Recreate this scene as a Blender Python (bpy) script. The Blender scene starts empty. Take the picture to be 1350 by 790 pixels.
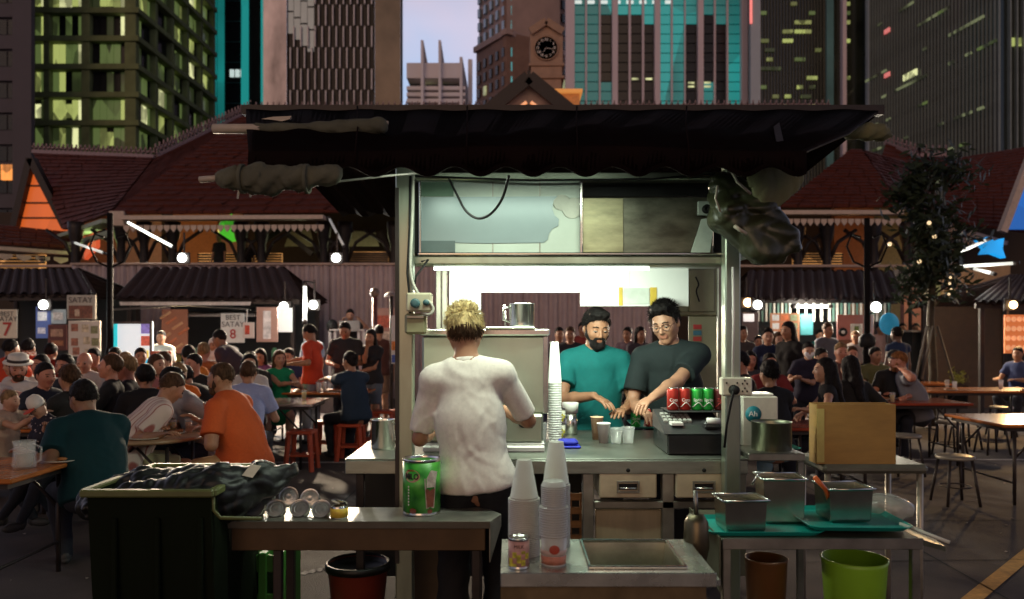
import bpy, bmesh, math, random
import numpy as np
from mathutils import Vector, Matrix, Euler
SC = bpy.context.scene
R = math.radians
# ---------------------------------------------------------------- camera
CAMZ, HOR, FP = 1.6, 437.0, 1050.0          # eye height, horizon row and focal length of the 1350 px wide photograph
cd = bpy.data.cameras.new('camera'); cam = bpy.data.objects.new('camera', cd); SC.collection.objects.link(cam)
cam.location = (0, 0, CAMZ); cam.rotation_euler = (R(90), 0, 0)
cd.sensor_width = 36; cd.lens = 36 * FP / 1350; cd.shift_y = (HOR - 395) / 1350
cd.clip_start = .05; cd.clip_end = 3000
cd.dof.use_dof = True; cd.dof.focus_distance = 4.3; cd.dof.aperture_fstop = 2.4
SC.camera = cam
# ---------------------------------------------------------------- sky, sun, exposure (dusk)
SUN_EL, SUN_AZ = R(2.0), R(192)
w = bpy.data.worlds.new('World'); SC.world = w; w.use_nodes = True
nt = w.node_tree; nt.nodes.clear()
out = nt.nodes.new('ShaderNodeOutputWorld'); bg = nt.nodes.new('ShaderNodeBackground')
sky = nt.nodes.new('ShaderNodeTexSky'); sky.sky_type = 'NISHITA'; sky.sun_disc = False
sky.sun_elevation = SUN_EL; sky.sun_rotation = SUN_AZ; sky.air_density = 1.2; sky.dust_density = 1.5; sky.ozone_density = 1.6
tc = nt.nodes.new('ShaderNodeTexCoord'); sep = nt.nodes.new('ShaderNodeSeparateXYZ')
ns = nt.nodes.new('ShaderNodeTexNoise'); ns.inputs['Scale'].default_value = 3.2; ns.inputs['Detail'].default_value = 4
cr = nt.nodes.new('ShaderNodeValToRGB')
cr.color_ramp.elements[0].position = .40; cr.color_ramp.elements[0].color = (2.6, 3.3, 4.8, 1)
cr.color_ramp.elements[1].position = .62; cr.color_ramp.elements[1].color = (4.5, 3.5, 4.1, 1)
mx = nt.nodes.new('ShaderNodeMix'); mx.data_type = 'RGBA'; mx.inputs[0].default_value = .82
nt.links.new(tc.outputs['Generated'], ns.inputs['Vector'])
nt.links.new(ns.outputs['Fac'], cr.inputs[0])
nt.links.new(sky.outputs[0], mx.inputs[6]); nt.links.new(cr.outputs[0], mx.inputs[7])
# dusk: the sky is brightest low down and darkens towards the zenith
nt.links.new(tc.outputs['Generated'], sep.inputs[0]); mr = nt.nodes.new('ShaderNodeMapRange'); mr.inputs[1].default_value = .36; mr.inputs[2].default_value = .66; mr.inputs[3].default_value = 1.45; mr.inputs[4].default_value = .06
nt.links.new(sep.outputs[2], mr.inputs[0]); vm = nt.nodes.new('ShaderNodeVectorMath'); vm.operation = 'SCALE'; nt.links.new(mx.outputs[2], vm.inputs[0]); # the afterglow side (in front of the camera) is brighter than the side behind it
az = nt.nodes.new('ShaderNodeMapRange'); az.inputs[1].default_value = -.8; az.inputs[2].default_value = .6; az.inputs[3].default_value = .42; az.inputs[4].default_value = 1.0; nt.links.new(sep.outputs[1], az.inputs[0])
mu = nt.nodes.new('ShaderNodeMath'); mu.operation = 'MULTIPLY'; nt.links.new(mr.outputs[0], mu.inputs[0]); nt.links.new(az.outputs[0], mu.inputs[1]); nt.links.new(mu.outputs[0], vm.inputs['Scale'])
nt.links.new(vm.outputs[0], bg.inputs[0]); bg.inputs[1].default_value = .14
nt.links.new(bg.outputs[0], out.inputs[0])
sl = bpy.data.lights.new('sun', 'SUN'); so = bpy.data.objects.new('sun', sl); SC.collection.objects.link(so)
sl.energy = .50; sl.angle = R(40); sl.color = (1, .60, .32)          # afterglow only: the sun is at the horizon
so.rotation_euler = Vector((-math.sin(SUN_AZ), -math.cos(SUN_AZ), -math.tan(R(18)))).to_track_quat('-Z', 'Y').to_euler()
SC.view_settings.view_transform = 'Standard'; SC.view_settings.look = 'None'
SC.view_settings.exposure = 0.0; SC.view_settings.gamma = 1.0
SC.render.engine = 'CYCLES'
cy = SC.cycles; cy.use_denoising = True
cy.max_bounces = 6; cy.diffuse_bounces = 3; cy.glossy_bounces = 3; cy.transmission_bounces = 5; cy.transparent_max_bounces = 8
cy.caustics_reflective = False; cy.caustics_refractive = False; cy.sample_clamp_indirect = 3
# ---------------------------------------------------------------- helpers
COL = SC.collection
rnd = random.Random(7)
def P(px, py, Y): return Vector(((px - 675) / FP * Y, Y, CAMZ - (py - HOR) / FP * Y))
def X_(px, Y): return (px - 675) / FP * Y
def Z_(py, Y): return CAMZ - (py - HOR) / FP * Y
MATS = {}
def M(name, col=(.5, .5, .5), rough=.6, metal=0, var=.18, scale=9, bump=0, em=None, es=0, trans=0, alpha=1, spec=None, ior=None, stretch=None, kind=None):
    if name in MATS: return MATS[name]
    m = bpy.data.materials.new(name); m.use_nodes = True; t = m.node_tree; b = t.nodes['Principled BSDF']
    b.inputs['Roughness'].default_value = rough; b.inputs['Metallic'].default_value = metal
    if trans: b.inputs['Transmission Weight'].default_value = trans
    if ior: b.inputs['IOR'].default_value = ior
    if spec is not None: b.inputs['Specular IOR Level'].default_value = spec
    b.inputs['Alpha'].default_value = alpha
    c = list(col) + [1] if len(col) == 3 else col
    if em is not None:
        b.inputs['Emission Color'].default_value = tuple(em) + (1,); b.inputs['Emission Strength'].default_value = es
    if var or bump:
        tc = t.nodes.new('ShaderNodeTexCoord'); mp = t.nodes.new('ShaderNodeMapping'); n = t.nodes.new('ShaderNodeTexNoise')
        mp.inputs['Scale'].default_value = stretch or (1, 1, 1)
        n.inputs['Scale'].default_value = scale; n.inputs['Detail'].default_value = 5; n.inputs['Roughness'].default_value = .6
        t.links.new(tc.outputs['Object'], mp.inputs[0]); t.links.new(mp.outputs[0], n.inputs['Vector'])
    if var:
        r = t.nodes.new('ShaderNodeValToRGB'); e = r.color_ramp.elements
        e[0].position = .3; e[1].position = .72
        e[0].color = tuple(max(0, x * (1 - var)) for x in c[:3]) + (1,); e[1].color = tuple(min(1, x * (1 + var)) for x in c[:3]) + (1,)
        t.links.new(n.outputs['Fac'], r.inputs[0]); t.links.new(r.outputs[0], b.inputs['Base Color'])
        if rough > .05 and trans == 0:
            mr = t.nodes.new('ShaderNodeMapRange'); mr.inputs[3].default_value = max(.03, rough * .8); mr.inputs[4].default_value = min(1, rough * 1.25)
            t.links.new(n.outputs['Fac'], mr.inputs[0]); t.links.new(mr.outputs[0], b.inputs['Roughness'])
    else: b.inputs['Base Color'].default_value = tuple(c)
    if bump:
        bp = t.nodes.new('ShaderNodeBump'); bp.inputs['Strength'].default_value = bump; bp.inputs['Distance'].default_value = .01
        t.links.new(n.outputs['Fac'], bp.inputs['Height']); t.links.new(bp.outputs[0], b.inputs['Normal'])
    MATS[name] = m; return m
def tag(o, label=None, cat=None, group=None, kind=None):
    if label: o['label'] = label
    if cat: o['category'] = cat
    if group: o['group'] = group
    if kind: o['kind'] = kind
    return o
def thing(name, label, cat, loc=(0, 0, 0), group=None, rz=0):
    o = bpy.data.objects.new(name, None); COL.objects.link(o); o.location = loc; o.rotation_euler = (0, 0, rz)
    o.empty_display_size = .1
    return tag(o, label, cat, group)
def root_off(p):
    v = Vector((0, 0, 0))
    while p is not None: v += p.location; p = p.parent
    return v
# chamfered box topology, computed once
def _cb():
    bm = bmesh.new(); ids = []
    for sx in (-1, 1):
        for sy in (-1, 1):
            for sz in (-1, 1):
                for ax in range(3):
                    c = [sx * .8, sy * .8, sz * .8]; c[ax] = (sx, sy, sz)[ax] * 1.0
                    bm.verts.new(c); ids.append(((sx, sy, sz), ax))
    bm.verts.ensure_lookup_table()
    bmesh.ops.convex_hull(bm, input=bm.verts); bmesh.ops.dissolve_limit(bm, angle_limit=.02, verts=bm.verts, edges=bm.edges)
    bm.verts.ensure_lookup_table(); bm.verts.index_update()
    fs = [[v.index for v in f.verts] for f in bm.faces]; key = [tuple(round(x, 2) for x in v.co) for v in bm.verts]
    bm.free(); return key, fs
CBK, CBF = _cb()
class MB:
    def __init__(s): s.v = []; s.f = []; s.m = []; s.sm = []
    def add(s, vs, fs, mi=0, sm=False):
        n = len(s.v); s.v += [tuple(v) for v in vs]; s.f += [[i + n for i in f] for f in fs]; s.m += [mi] * len(fs); s.sm += [sm] * len(fs); return s
    def box(s, c, d, rot=None, bev=0, mi=0):
        hx, hy, hz = d[0] / 2, d[1] / 2, d[2] / 2
        if bev:
            bev = min(bev, hx * .8, hy * .8, hz * .8); vs = []
            for k in CBK:
                vs.append([math.copysign(h if abs(q) == 1 else h - bev, q) for q, h in zip(k, (hx, hy, hz))])
            fs = CBF
        else:
            vs = [(x * hx, y * hy, z * hz) for x in (-1, 1) for y in (-1, 1) for z in (-1, 1)]
            fs = [(0, 1, 3, 2), (4, 6, 7, 5), (0, 4, 5, 1), (2, 3, 7, 6), (0, 2, 6, 4), (1, 5, 7, 3)]
        if rot is not None:
            mt = rot if isinstance(rot, Matrix) else Euler(rot).to_matrix(); vs = [mt @ Vector(v) for v in vs]
        c = Vector(c); return s.add([Vector(v) + c for v in vs], fs, mi)
    def bb(s, a, b, bev=0, mi=0):      # box between two corners
        a, b = Vector(a), Vector(b); return s.box((a + b) / 2, [abs(x) for x in (b - a)], None, bev, mi)
    def tube(s, pts, r, n=8, caps=True, mi=0, sm=True):
        pts = [Vector(p) for p in pts]; rs = r if isinstance(r, (list, tuple)) else [r] * len(pts)
        vs = []; prev = None
        for i, p in enumerate(pts):
            d = (pts[min(i + 1, len(pts) - 1)] - pts[max(i - 1, 0)]).normalized()
            if prev is None:
                a = d.orthogonal().normalized()
            else:
                a = prev - d * prev.dot(d); a = a.normalized() if a.length > 1e-6 else d.orthogonal().normalized()
            prev = a; b = d.cross(a)
            for k in range(n):
                t = 2 * math.pi * k / n; vs.append(p + (a * math.cos(t) + b * math.sin(t)) * rs[i])
        fs = [(i * n + k, i * n + (k + 1) % n, (i + 1) * n + (k + 1) % n, (i + 1) * n + k) for i in range(len(pts) - 1) for k in range(n)]
        if caps: fs += [list(range(n))[::-1], [(len(pts) - 1) * n + k for k in range(n)]]
        return s.add(vs, fs, mi, sm)
    def bar(s, a, b, w, d=None, up=(0, 0, 1), bev=0, mi=0):     # rectangular bar from a to b
        a, b = Vector(a), Vector(b); z = (b - a); L = z.length; z.normalize(); u = Vector(up)
        x = u.cross(z)
        if x.length < 1e-4: x = Vector((1, 0, 0)).cross(z)
        if x.length < 1e-4: x = Vector((0, 1, 0)).cross(z)
        x.normalize(); y = z.cross(x)
        return s.box((a + b) / 2, (w, d or w, L), Matrix((x, y, z)).transposed(), bev, mi)
    def lathe(s, prof, c=(0, 0, 0), n=20, mi=0, rot=None, sm=True, sq=1):
        vs = []; c = Vector(c); mt = None if rot is None else (rot if isinstance(rot, Matrix) else Euler(rot).to_matrix())
        for r, z in prof:
            for k in range(n):
                t = 2 * math.pi * k / n; v = Vector((r * math.cos(t), r * math.sin(t) * sq, z))
                vs.append((mt @ v if mt else v) + c)
        L = len(prof); fs = [(i * n + k, i * n + (k + 1) % n, (i + 1) * n + (k + 1) % n, (i + 1) * n + k) for i in range(L - 1) for k in range(n)]
        if prof[0][0] > 1e-5 and prof[0] != prof[-1]: fs.append(list(range(n))[::-1])
        if prof[-1][0] > 1e-5 and prof[0] != prof[-1]: fs.append([(L - 1) * n + k for k in range(n)])
        return s.add(vs, fs, mi, sm)
    def ball(s, c, r, n=12, mi=0, rot=None):
        r = (r, r, r) if not isinstance(r, (tuple, list)) else r; c = Vector(c); vs = []; m = max(5, n // 2 + 1)
        mt = None if rot is None else (rot if isinstance(rot, Matrix) else Euler(rot).to_matrix())
        for i in range(m + 1):
            a = math.pi * i / m
            for k in range(n):
                t = 2 * math.pi * k / n; v = Vector((r[0] * math.sin(a) * math.cos(t), r[1] * math.sin(a) * math.sin(t), -r[2] * math.cos(a)))
                vs.append((mt @ v if mt else v) + c)
        fs = [(i * n + k, i * n + (k + 1) % n, (i + 1) * n + (k + 1) % n, (i + 1) * n + k) for i in range(m) for k in range(n)]
        return s.add(vs, fs, mi, True)
    def prism(s, poly, a, b=None, mi=0):       # polygon (list of 3-D points) extruded by vector a
        n = len(poly); a = Vector(a); vs = [Vector(p) for p in poly] + [Vector(p) + a for p in poly]
        fs = [list(range(n))[::-1], list(range(n, 2 * n))] + [(i, (i + 1) % n, n + (i + 1) % n, n + i) for i in range(n)]
        return s.add(vs, fs, mi)
    def mesh(s, name, mats, off=None):
        me = bpy.data.meshes.new(name)
        vs = s.v if off is None else [(v[0] - off[0], v[1] - off[1], v[2] - off[2]) for v in s.v]
        me.from_pydata(vs, [], s.f)
        for m in (mats if isinstance(mats, (list, tuple)) else [mats]): me.materials.append(m)
        me.polygons.foreach_set('material_index', s.m); me.polygons.foreach_set('use_smooth', s.sm); me.update()
        return me
    def build(s, name, mats, parent=None, local=False, kind=None, fix=True):
        off = None if (local or parent is None) else root_off(parent)
        me = s.mesh(name, mats, off)
        if fix:
            bm = bmesh.new(); bm.from_mesh(me); bmesh.ops.recalc_face_normals(bm, faces=bm.faces); bm.to_mesh(me); bm.free()
        o = bpy.data.objects.new(name, me); COL.objects.link(o); o.parent = parent
        if kind: o['kind'] = kind
        return o
def smooth(pts, n=6):      # Catmull-Rom through the points
    p = [Vector(x) for x in pts]; p = [p[0] * 2 - p[1]] + p + [p[-1] * 2 - p[-2]]; o = []
    for i in range(1, len(p) - 2):
        for k in range(n):
            t = k / n; a, b, c, d = p[i - 1:i + 3]; o.append(.5 * ((2 * b) + (c - a) * t + (2 * a - 5 * b + 4 * c - d) * t * t + (3 * b - a - 3 * c + d) * t ** 3))
    return o + [p[-2]]
def ob(name, me, parent=None, loc=(0, 0, 0), rot=(0, 0, 0), scale=(1, 1, 1)):
    o = bpy.data.objects.new(name, me); COL.objects.link(o); o.parent = parent; o.location = loc; o.rotation_euler = rot; o.scale = scale; return o
def copy_tree(o, parent=None, top=True):
    c = o.copy(); COL.objects.link(c); c.parent = parent
    for ch in [x for x in o.children]: copy_tree(ch, c, False)
    return c
def origin(o):      # move a top-level mesh's origin to its base centre
    me = o.data; n = len(me.vertices); co = np.empty(n * 3); me.vertices.foreach_get('co', co); co = co.reshape(-1, 3)
    c = (co.max(0) + co.min(0)) / 2; c[2] = co[:, 2].min(); co -= c; me.vertices.foreach_set('co', co.ravel()); me.update(); o.location = Vector(o.location) + Vector(c); return o
def text(s, size, mat, name, parent, loc, rot=(R(90), 0, 0), cyl=None, sx=1, depth=.0012, align='CENTER', bold=0):
    cu = bpy.data.curves.new(name, 'FONT'); cu.body = s; cu.size = size; cu.extrude = depth; cu.align_x = align; cu.align_y = 'CENTER'; cu.resolution_u = 3
    cu.offset = bold * size
    t = bpy.data.objects.new(name, cu); COL.objects.link(t)
    dg = bpy.context.evaluated_depsgraph_get(); me = bpy.data.meshes.new_from_object(t.evaluated_get(dg)); bpy.data.objects.remove(t)
    me.name = name; me.materials.clear(); me.materials.append(mat); mt = Euler(rot).to_matrix()
    off = root_off(parent) if parent else Vector((0, 0, 0))
    if cyl:      # cyl = (cx, cy, radius, angle): wrap on a vertical cylinder
        cx, cyy, rr, a0 = cyl
        for v in me.vertices:
            a = a0 + v.co.x * sx / rr; q = rr + v.co.z
            v.co = Vector((cx + q * math.cos(a), cyy + q * math.sin(a), loc[2] + v.co.y)) - off
    else:
        for v in me.vertices: v.co = mt @ Vector((v.co.x * sx, v.co.y, v.co.z)) + Vector(loc) - off
    me.update(); o = bpy.data.objects.new(name, me); COL.objects.link(o); o.parent = parent; return o
def point(loc, e, col=(1, .8, .6), size=.05, name='lamp_light', parent=None):
    l = bpy.data.lights.new(name, 'POINT'); l.energy = e; l.color = col; l.shadow_soft_size = size
    o = bpy.data.objects.new(name, l); COL.objects.link(o); o.location = Vector(loc) - (root_off(parent) if parent else Vector((0, 0, 0))); o.parent = parent; return o
def area(loc, target, e, sx, sy, col=(1, 1, 1), name='tube_light', parent=None):
    l = bpy.data.lights.new(name, 'AREA'); l.shape = 'RECTANGLE'; l.size = sx; l.size_y = sy; l.energy = e; l.color = col
    o = bpy.data.objects.new(name, l); COL.objects.link(o); o.location = Vector(loc) - (root_off(parent) if parent else Vector((0, 0, 0))); o.parent = parent
    o.rotation_euler = (Vector(target) - Vector(loc)).to_track_quat('-Z', 'Y').to_euler(); return o
# ---------------------------------------------------------------- signed-distance modelling (people, cloth, bags)
def nrm(v): v = np.asarray(v, float); return v / (np.linalg.norm(v) + 1e-9)
def cap(a, b, ra, rb, k=.03, flat=None, cuts=(), sub=False):
    return dict(t='c', a=np.asarray(a, float), b=np.asarray(b, float), ra=ra, rb=rb, k=k, flat=flat, cuts=cuts, sub=sub)
def ell(c, r, Rm=None, k=.03, cuts=(), sub=False):
    return dict(t='e', c=np.asarray(c, float), r=np.asarray(r, float), R=Rm, k=k, cuts=cuts, sub=sub)
def grow(p, d, cuts=None, k=None):
    q = dict(p)
    if q['t'] == 'c': q['ra'] += d; q['rb'] += d
    else: q['r'] = q['r'] + d
    if cuts is not None: q['cuts'] = cuts
    if k: q['k'] = k
    return q
def sdf_mesh(prims, h, name, mats, noise=None, matfn=None, clip=None):
    lo = []; hi = []
    for p in prims:
        if p['sub']: continue
        if p['t'] == 'c':
            m = max(p['ra'], p['rb']); lo.append(np.minimum(p['a'], p['b']) - m); hi.append(np.maximum(p['a'], p['b']) + m)
        else:
            m = p['r'].max(); lo.append(p['c'] - m); hi.append(p['c'] + m)
    lo = np.min(lo, 0) - 3 * h; hi = np.max(hi, 0) + 3 * h
    n = np.ceil((hi - lo) / h).astype(int) + 1
    F = np.full(n, 10., np.float32); ax = [lo[i] + h * np.arange(n[i]) for i in range(3)]
    for p in prims:
        if p['t'] == 'c':
            m = max(p['ra'], p['rb']) + p['k'] + 2 * h; l = np.minimum(p['a'], p['b']) - m; u = np.maximum(p['a'], p['b']) + m
        else:
            m = p['r'].max() + p['k'] + 2 * h; l = p['c'] - m; u = p['c'] + m
        i0 = np.maximum(((l - lo) / h).astype(int), 0); i1 = np.minimum(((u - lo) / h).astype(int) + 1, n)
        if (i1 <= i0).any(): continue
        sl_ = tuple(slice(i0[q], i1[q]) for q in range(3))
        x = ax[0][sl_[0]][:, None, None]; y = ax[1][sl_[1]][None, :, None]; z = ax[2][sl_[2]][None, None, :]
        if p['t'] == 'c':
            a, b = p['a'], p['b']; d = b - a; L2 = max(d @ d, 1e-9)
            px, py, pz = x - a[0], y - a[1], z - a[2]
            t = np.clip((px * d[0] + py * d[1] + pz * d[2]) / L2, 0, 1)
            vx, vy, vz = px - t * d[0], py - t * d[1], pz - t * d[2]
            q = vx * vx + vy * vy + vz * vz
            if p['flat'] is not None:
                kf, nx = p['flat']; dn = vx * nx[0] + vy * nx[1] + vz * nx[2]; q = q + (kf * kf - 1) * dn * dn
            D = np.sqrt(q) - (p['ra'] + (p['rb'] - p['ra']) * t)
        else:
            px, py, pz = x - p['c'][0], y - p['c'][1], z - p['c'][2]; r = p['r']
            if p['R'] is not None:
                m3 = p['R']; px, py, pz = (px * m3[0][i] + py * m3[1][i] + pz * m3[2][i] for i in range(3))
            D = (np.sqrt((px / r[0])**2 + (py / r[1])**2 + (pz / r[2])**2) - 1) * r.min()
        for (o, nn) in p['cuts']:
            D = np.maximum(D, (x - o[0]) * nn[0] + (y - o[1]) * nn[1] + (z - o[2]) * nn[2])
        A = F[sl_]; k = p['k']
        if p['sub']:
            D = -D; hh = np.clip(.5 - .5 * (D - A) / k, 0, 1); F[sl_] = A * hh + D * (1 - hh) + k * hh * (1 - hh)
            # smooth max
        else:
            hh = np.clip(.5 + .5 * (D - A) / k, 0, 1); F[sl_] = D * (1 - hh) + A * hh - k * hh * (1 - hh)
    if noise is not None: F += noise(ax[0][:, None, None], ax[1][None, :, None], ax[2][None, None, :]).astype(np.float32)
    if clip is not None:
        for (o, nn) in clip: F = np.maximum(F, (ax[0][:, None, None] - o[0]) * nn[0] + (ax[1][None, :, None] - o[1]) * nn[1] + (ax[2][None, None, :] - o[2]) * nn[2])
    F[0] = F[-1] = 1; F[:, 0] = F[:, -1] = 1; F[:, :, 0] = F[:, :, -1] = 1
    ins = F < 0; c = [ins[i:n[0]-1+i, j:n[1]-1+j, k:n[2]-1+k] for i in (0, 1) for j in (0, 1) for k in (0, 1)]
    s = sum(q.astype(np.int8) for q in c); act = (s > 0) & (s < 8)
    I, J, K = np.nonzero(act); idx = np.full(act.shape, -1, np.int32); idx[I, J, K] = np.arange(len(I))
    S = np.zeros((len(I), 3)); C = np.zeros(len(I))
    for axx in range(3):
        for u in (0, 1):
            for v in (0, 1):
                o = [0, 0, 0]; o[(axx + 1) % 3] = u; o[(axx + 2) % 3] = v; e = list(o); e[axx] = 1
                f0 = F[I + o[0], J + o[1], K + o[2]]; f1 = F[I + e[0], J + e[1], K + e[2]]
                cr_ = (f0 < 0) != (f1 < 0); t = np.where(cr_, f0 / np.where(cr_, f0 - f1, 1), 0)
                pt = np.tile(np.array(o, float), (len(I), 1)); pt[:, axx] += t
                S += pt * cr_[:, None]; C += cr_
    V = lo + h * (np.stack([I, J, K], 1) + S / C[:, None])
    Q = []
    for axx in range(3):
        b1, b2 = (axx + 1) % 3, (axx + 2) % 3
        s0 = [slice(None)] * 3; s1 = [slice(None)] * 3; s0[axx] = slice(0, -1); s1[axx] = slice(1, None)
        a0, a1 = ins[tuple(s0)], ins[tuple(s1)]
        for sgn in (0, 1):
            E = np.stack(np.nonzero((a0 & ~a1) if sgn == 0 else (~a0 & a1)), 1)
            E = E[(E[:, b1] > 0) & (E[:, b2] > 0) & (E[:, b1] < n[b1] - 1) & (E[:, b2] < n[b2] - 1)]
            q = []
            for (u, v) in ((1, 1), (0, 1), (0, 0), (1, 0)):
                g = E.copy(); g[:, b1] -= u; g[:, b2] -= v; q.append(idx[g[:, 0], g[:, 1], g[:, 2]])
            q = np.stack(q, 1); Q.append(q if sgn == 0 else q[:, ::-1])
    Q = np.concatenate(Q)
    me = bpy.data.meshes.new(name); me.vertices.add(len(V)); me.vertices.foreach_set('co', V.ravel())
    me.loops.add(Q.size); me.loops.foreach_set('vertex_index', Q.ravel().astype(np.int32))
    me.polygons.add(len(Q)); me.polygons.foreach_set('loop_start', np.arange(0, Q.size, 4, dtype=np.int32)); me.polygons.foreach_set('loop_total', np.full(len(Q), 4, np.int32))
    for m in (mats if isinstance(mats, (list, tuple)) else [mats]): me.materials.append(m)
    if matfn is not None: me.polygons.foreach_set('material_index', matfn(V[Q].mean(1)).astype(np.int32))
    me.polygons.foreach_set('use_smooth', np.ones(len(Q), bool)); me.update(calc_edges=True); me.validate()
    return me
def join_extra(me, mb):      # add overlapping extra geometry (fingers) to a mesh
    bm = bmesh.new(); bm.from_mesh(me); m2 = mb.mesh('tmp', [me.materials[0]]); bm.from_mesh(m2); bm.to_mesh(me); bm.free(); bpy.data.meshes.remove(m2)
def folds(seed, amp, s=1.0, vert=True):
    r = np.random.RandomState(seed); ks = []
    for _ in range(5):
        d = r.normal(size=3) * (np.array([1, .3, .5]) if vert else 1); d = d / np.linalg.norm(d) * r.uniform(22, 55) * s; ks.append((d, r.uniform(0, 6.3), r.uniform(.5, 1)))
    ph0 = r.uniform(0, 6)
    def f(x, y, z):
        wz = .022 * np.sin(17 * z + 9 * x + ph0) + .012 * np.sin(31 * y - 23 * z + 13 * x); o = 0
        for i, (d, ph, a) in enumerate(ks):
            v = np.sin(d[0] * (x + wz) + d[1] * y + d[2] * (z + .5 * wz) + ph)
            o = o + a * (v if i < 2 else (1.2 - 2.6 * np.abs(np.sin(1.25 * (d[0] * (x - wz) + d[1] * y + d[2] * (z + wz)) + ph)) ** .7) * .7)
        return amp * o / 2.2
    return f
def creases(seed, amp, pts, rad=.16, n=46):
    r = np.random.RandomState(seed); cs = []
    for _ in range(n):
        a, b = pts[r.randint(len(pts))]; c = a + (b - a) * r.uniform(0, 1) + r.normal(size=3) * [rad * .8, .05, .03]; side = -1 if r.rand() < .75 else 1
        c[1] += side * rad * .75; d = nrm(np.array([r.choice([-1, 1]) * r.uniform(.25, 1.1), 0, -1.])); w_ = r.uniform(.008, .016); L = r.uniform(.05, .14)
        cs.append((c, d, w_, L, amp * r.choice([-1, 1, 1]) * r.uniform(.5, 1)))
    base = folds(seed + 1, amp * .5, .55)
    def f(x, y, z):
        o = base(x, y, z)
        for c, d, w_, L, a in cs:
            X, Z = x - c[0], z - c[2]; al = X * d[0] + Z * d[2]; ac = X * d[2] - Z * d[0] + 1.6 * al * al / max(L, .05) * .25
            o = o - a * np.exp(-(ac / w_) ** 2 - (al / L) ** 2) * (np.abs(y - c[1]) < .14)
        return o
    return f
# ---------------------------------------------------------------- people
SKIN = dict(pale=(.50, .27, .18), light=(.42, .22, .14), tan=(.33, .16, .09), brown=(.22, .105, .06), dark=(.11, .055, .035), red=(.45, .19, .12))
HAIR = dict(black=(.012, .01, .01), brown=(.06, .032, .018), light=(.2, .12, .06), blond=(.52, .40, .19), grey=(.3, .28, .26), ginger=(.22, .09, .03))
def skin_m(k): return M('skin_' + k, SKIN[k], .52, var=.14, scale=14, bump=.05)
def lip_m(k): c = SKIN[k]; return M('lip_' + k, (c[0] * .9, c[1] * .72, c[2] * .75), .4, var=.1)
def hair_m(k): return M('hair_' + k, HAIR[k], .6, var=.6, scale=60, bump=.9, stretch=(1, 1, .3), spec=.1)
def cloth_m(c, pat=None):
    n = 'cloth_%s_%s' % ('_'.join('%d' % (x * 1000) for x in c), pat or 'plain')
    if n in MATS: return MATS[n]
    m = M(n, c, .85, var=.08, scale=60, bump=.06, spec=.2)
    if pat:
        t = m.node_tree; b = t.nodes['Principled BSDF']; tcn = t.nodes.new('ShaderNodeTexCoord')
        if pat == 'stripe':
            wv = t.nodes.new('ShaderNodeTexWave'); wv.inputs['Scale'].default_value = 7; wv.inputs['Distortion'].default_value = .15; wv.bands_direction = 'X'
            t.links.new(tcn.outputs['Object'], wv.inputs[0]); r = t.nodes.new('ShaderNodeValToRGB'); r.color_ramp.elements[0].color = (.30, .10, .09, 1); r.color_ramp.elements[1].color = c + (1,)
            r.color_ramp.elements[0].position = .02; r.color_ramp.elements[1].position = .16; t.links.new(wv.outputs[0], r.inputs[0])
        else:
            wv = t.nodes.new('ShaderNodeTexVoronoi'); wv.inputs['Scale'].default_value = 28
            t.links.new(tcn.outputs['Object'], wv.inputs[0]); r = t.nodes.new('ShaderNodeValToRGB'); r.color_ramp.elements[0].color = (.7, .6, .6, 1); r.color_ramp.elements[1].color = c + (1,)
            r.color_ramp.elements[0].position = .16; r.color_ramp.elements[1].position = .24; t.links.new(wv.outputs[0], r.inputs[0])
        t.links.new(r.outputs[0], b.inputs['Base Color'])
    return m
def rotm(ax, a):
    c, s = math.cos(a), math.sin(a)
    return np.array({'x': [[1, 0, 0], [0, c, -s], [0, s, c]], 'y': [[c, 0, s], [0, 1, 0], [-s, 0, c]], 'z': [[c, -s, 0], [s, c, 0], [0, 0, 1]]}[ax], float)
def ik(a, t, l1, l2, pole):
    d = t - a; L = np.linalg.norm(d); mxl = (l1 + l2) * .995
    if L > mxl: t = a + d / L * mxl; d = t - a; L = mxl
    L = max(L, abs(l1 - l2) + .02); u = nrm(d); x = (l1 * l1 - l2 * l2 + L * L) / (2 * L); y = math.sqrt(max(l1 * l1 - x * x, 0))
    pp = pole - u * (pole @ u); return a + u * x + nrm(pp) * y, t
PN = [0]
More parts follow.
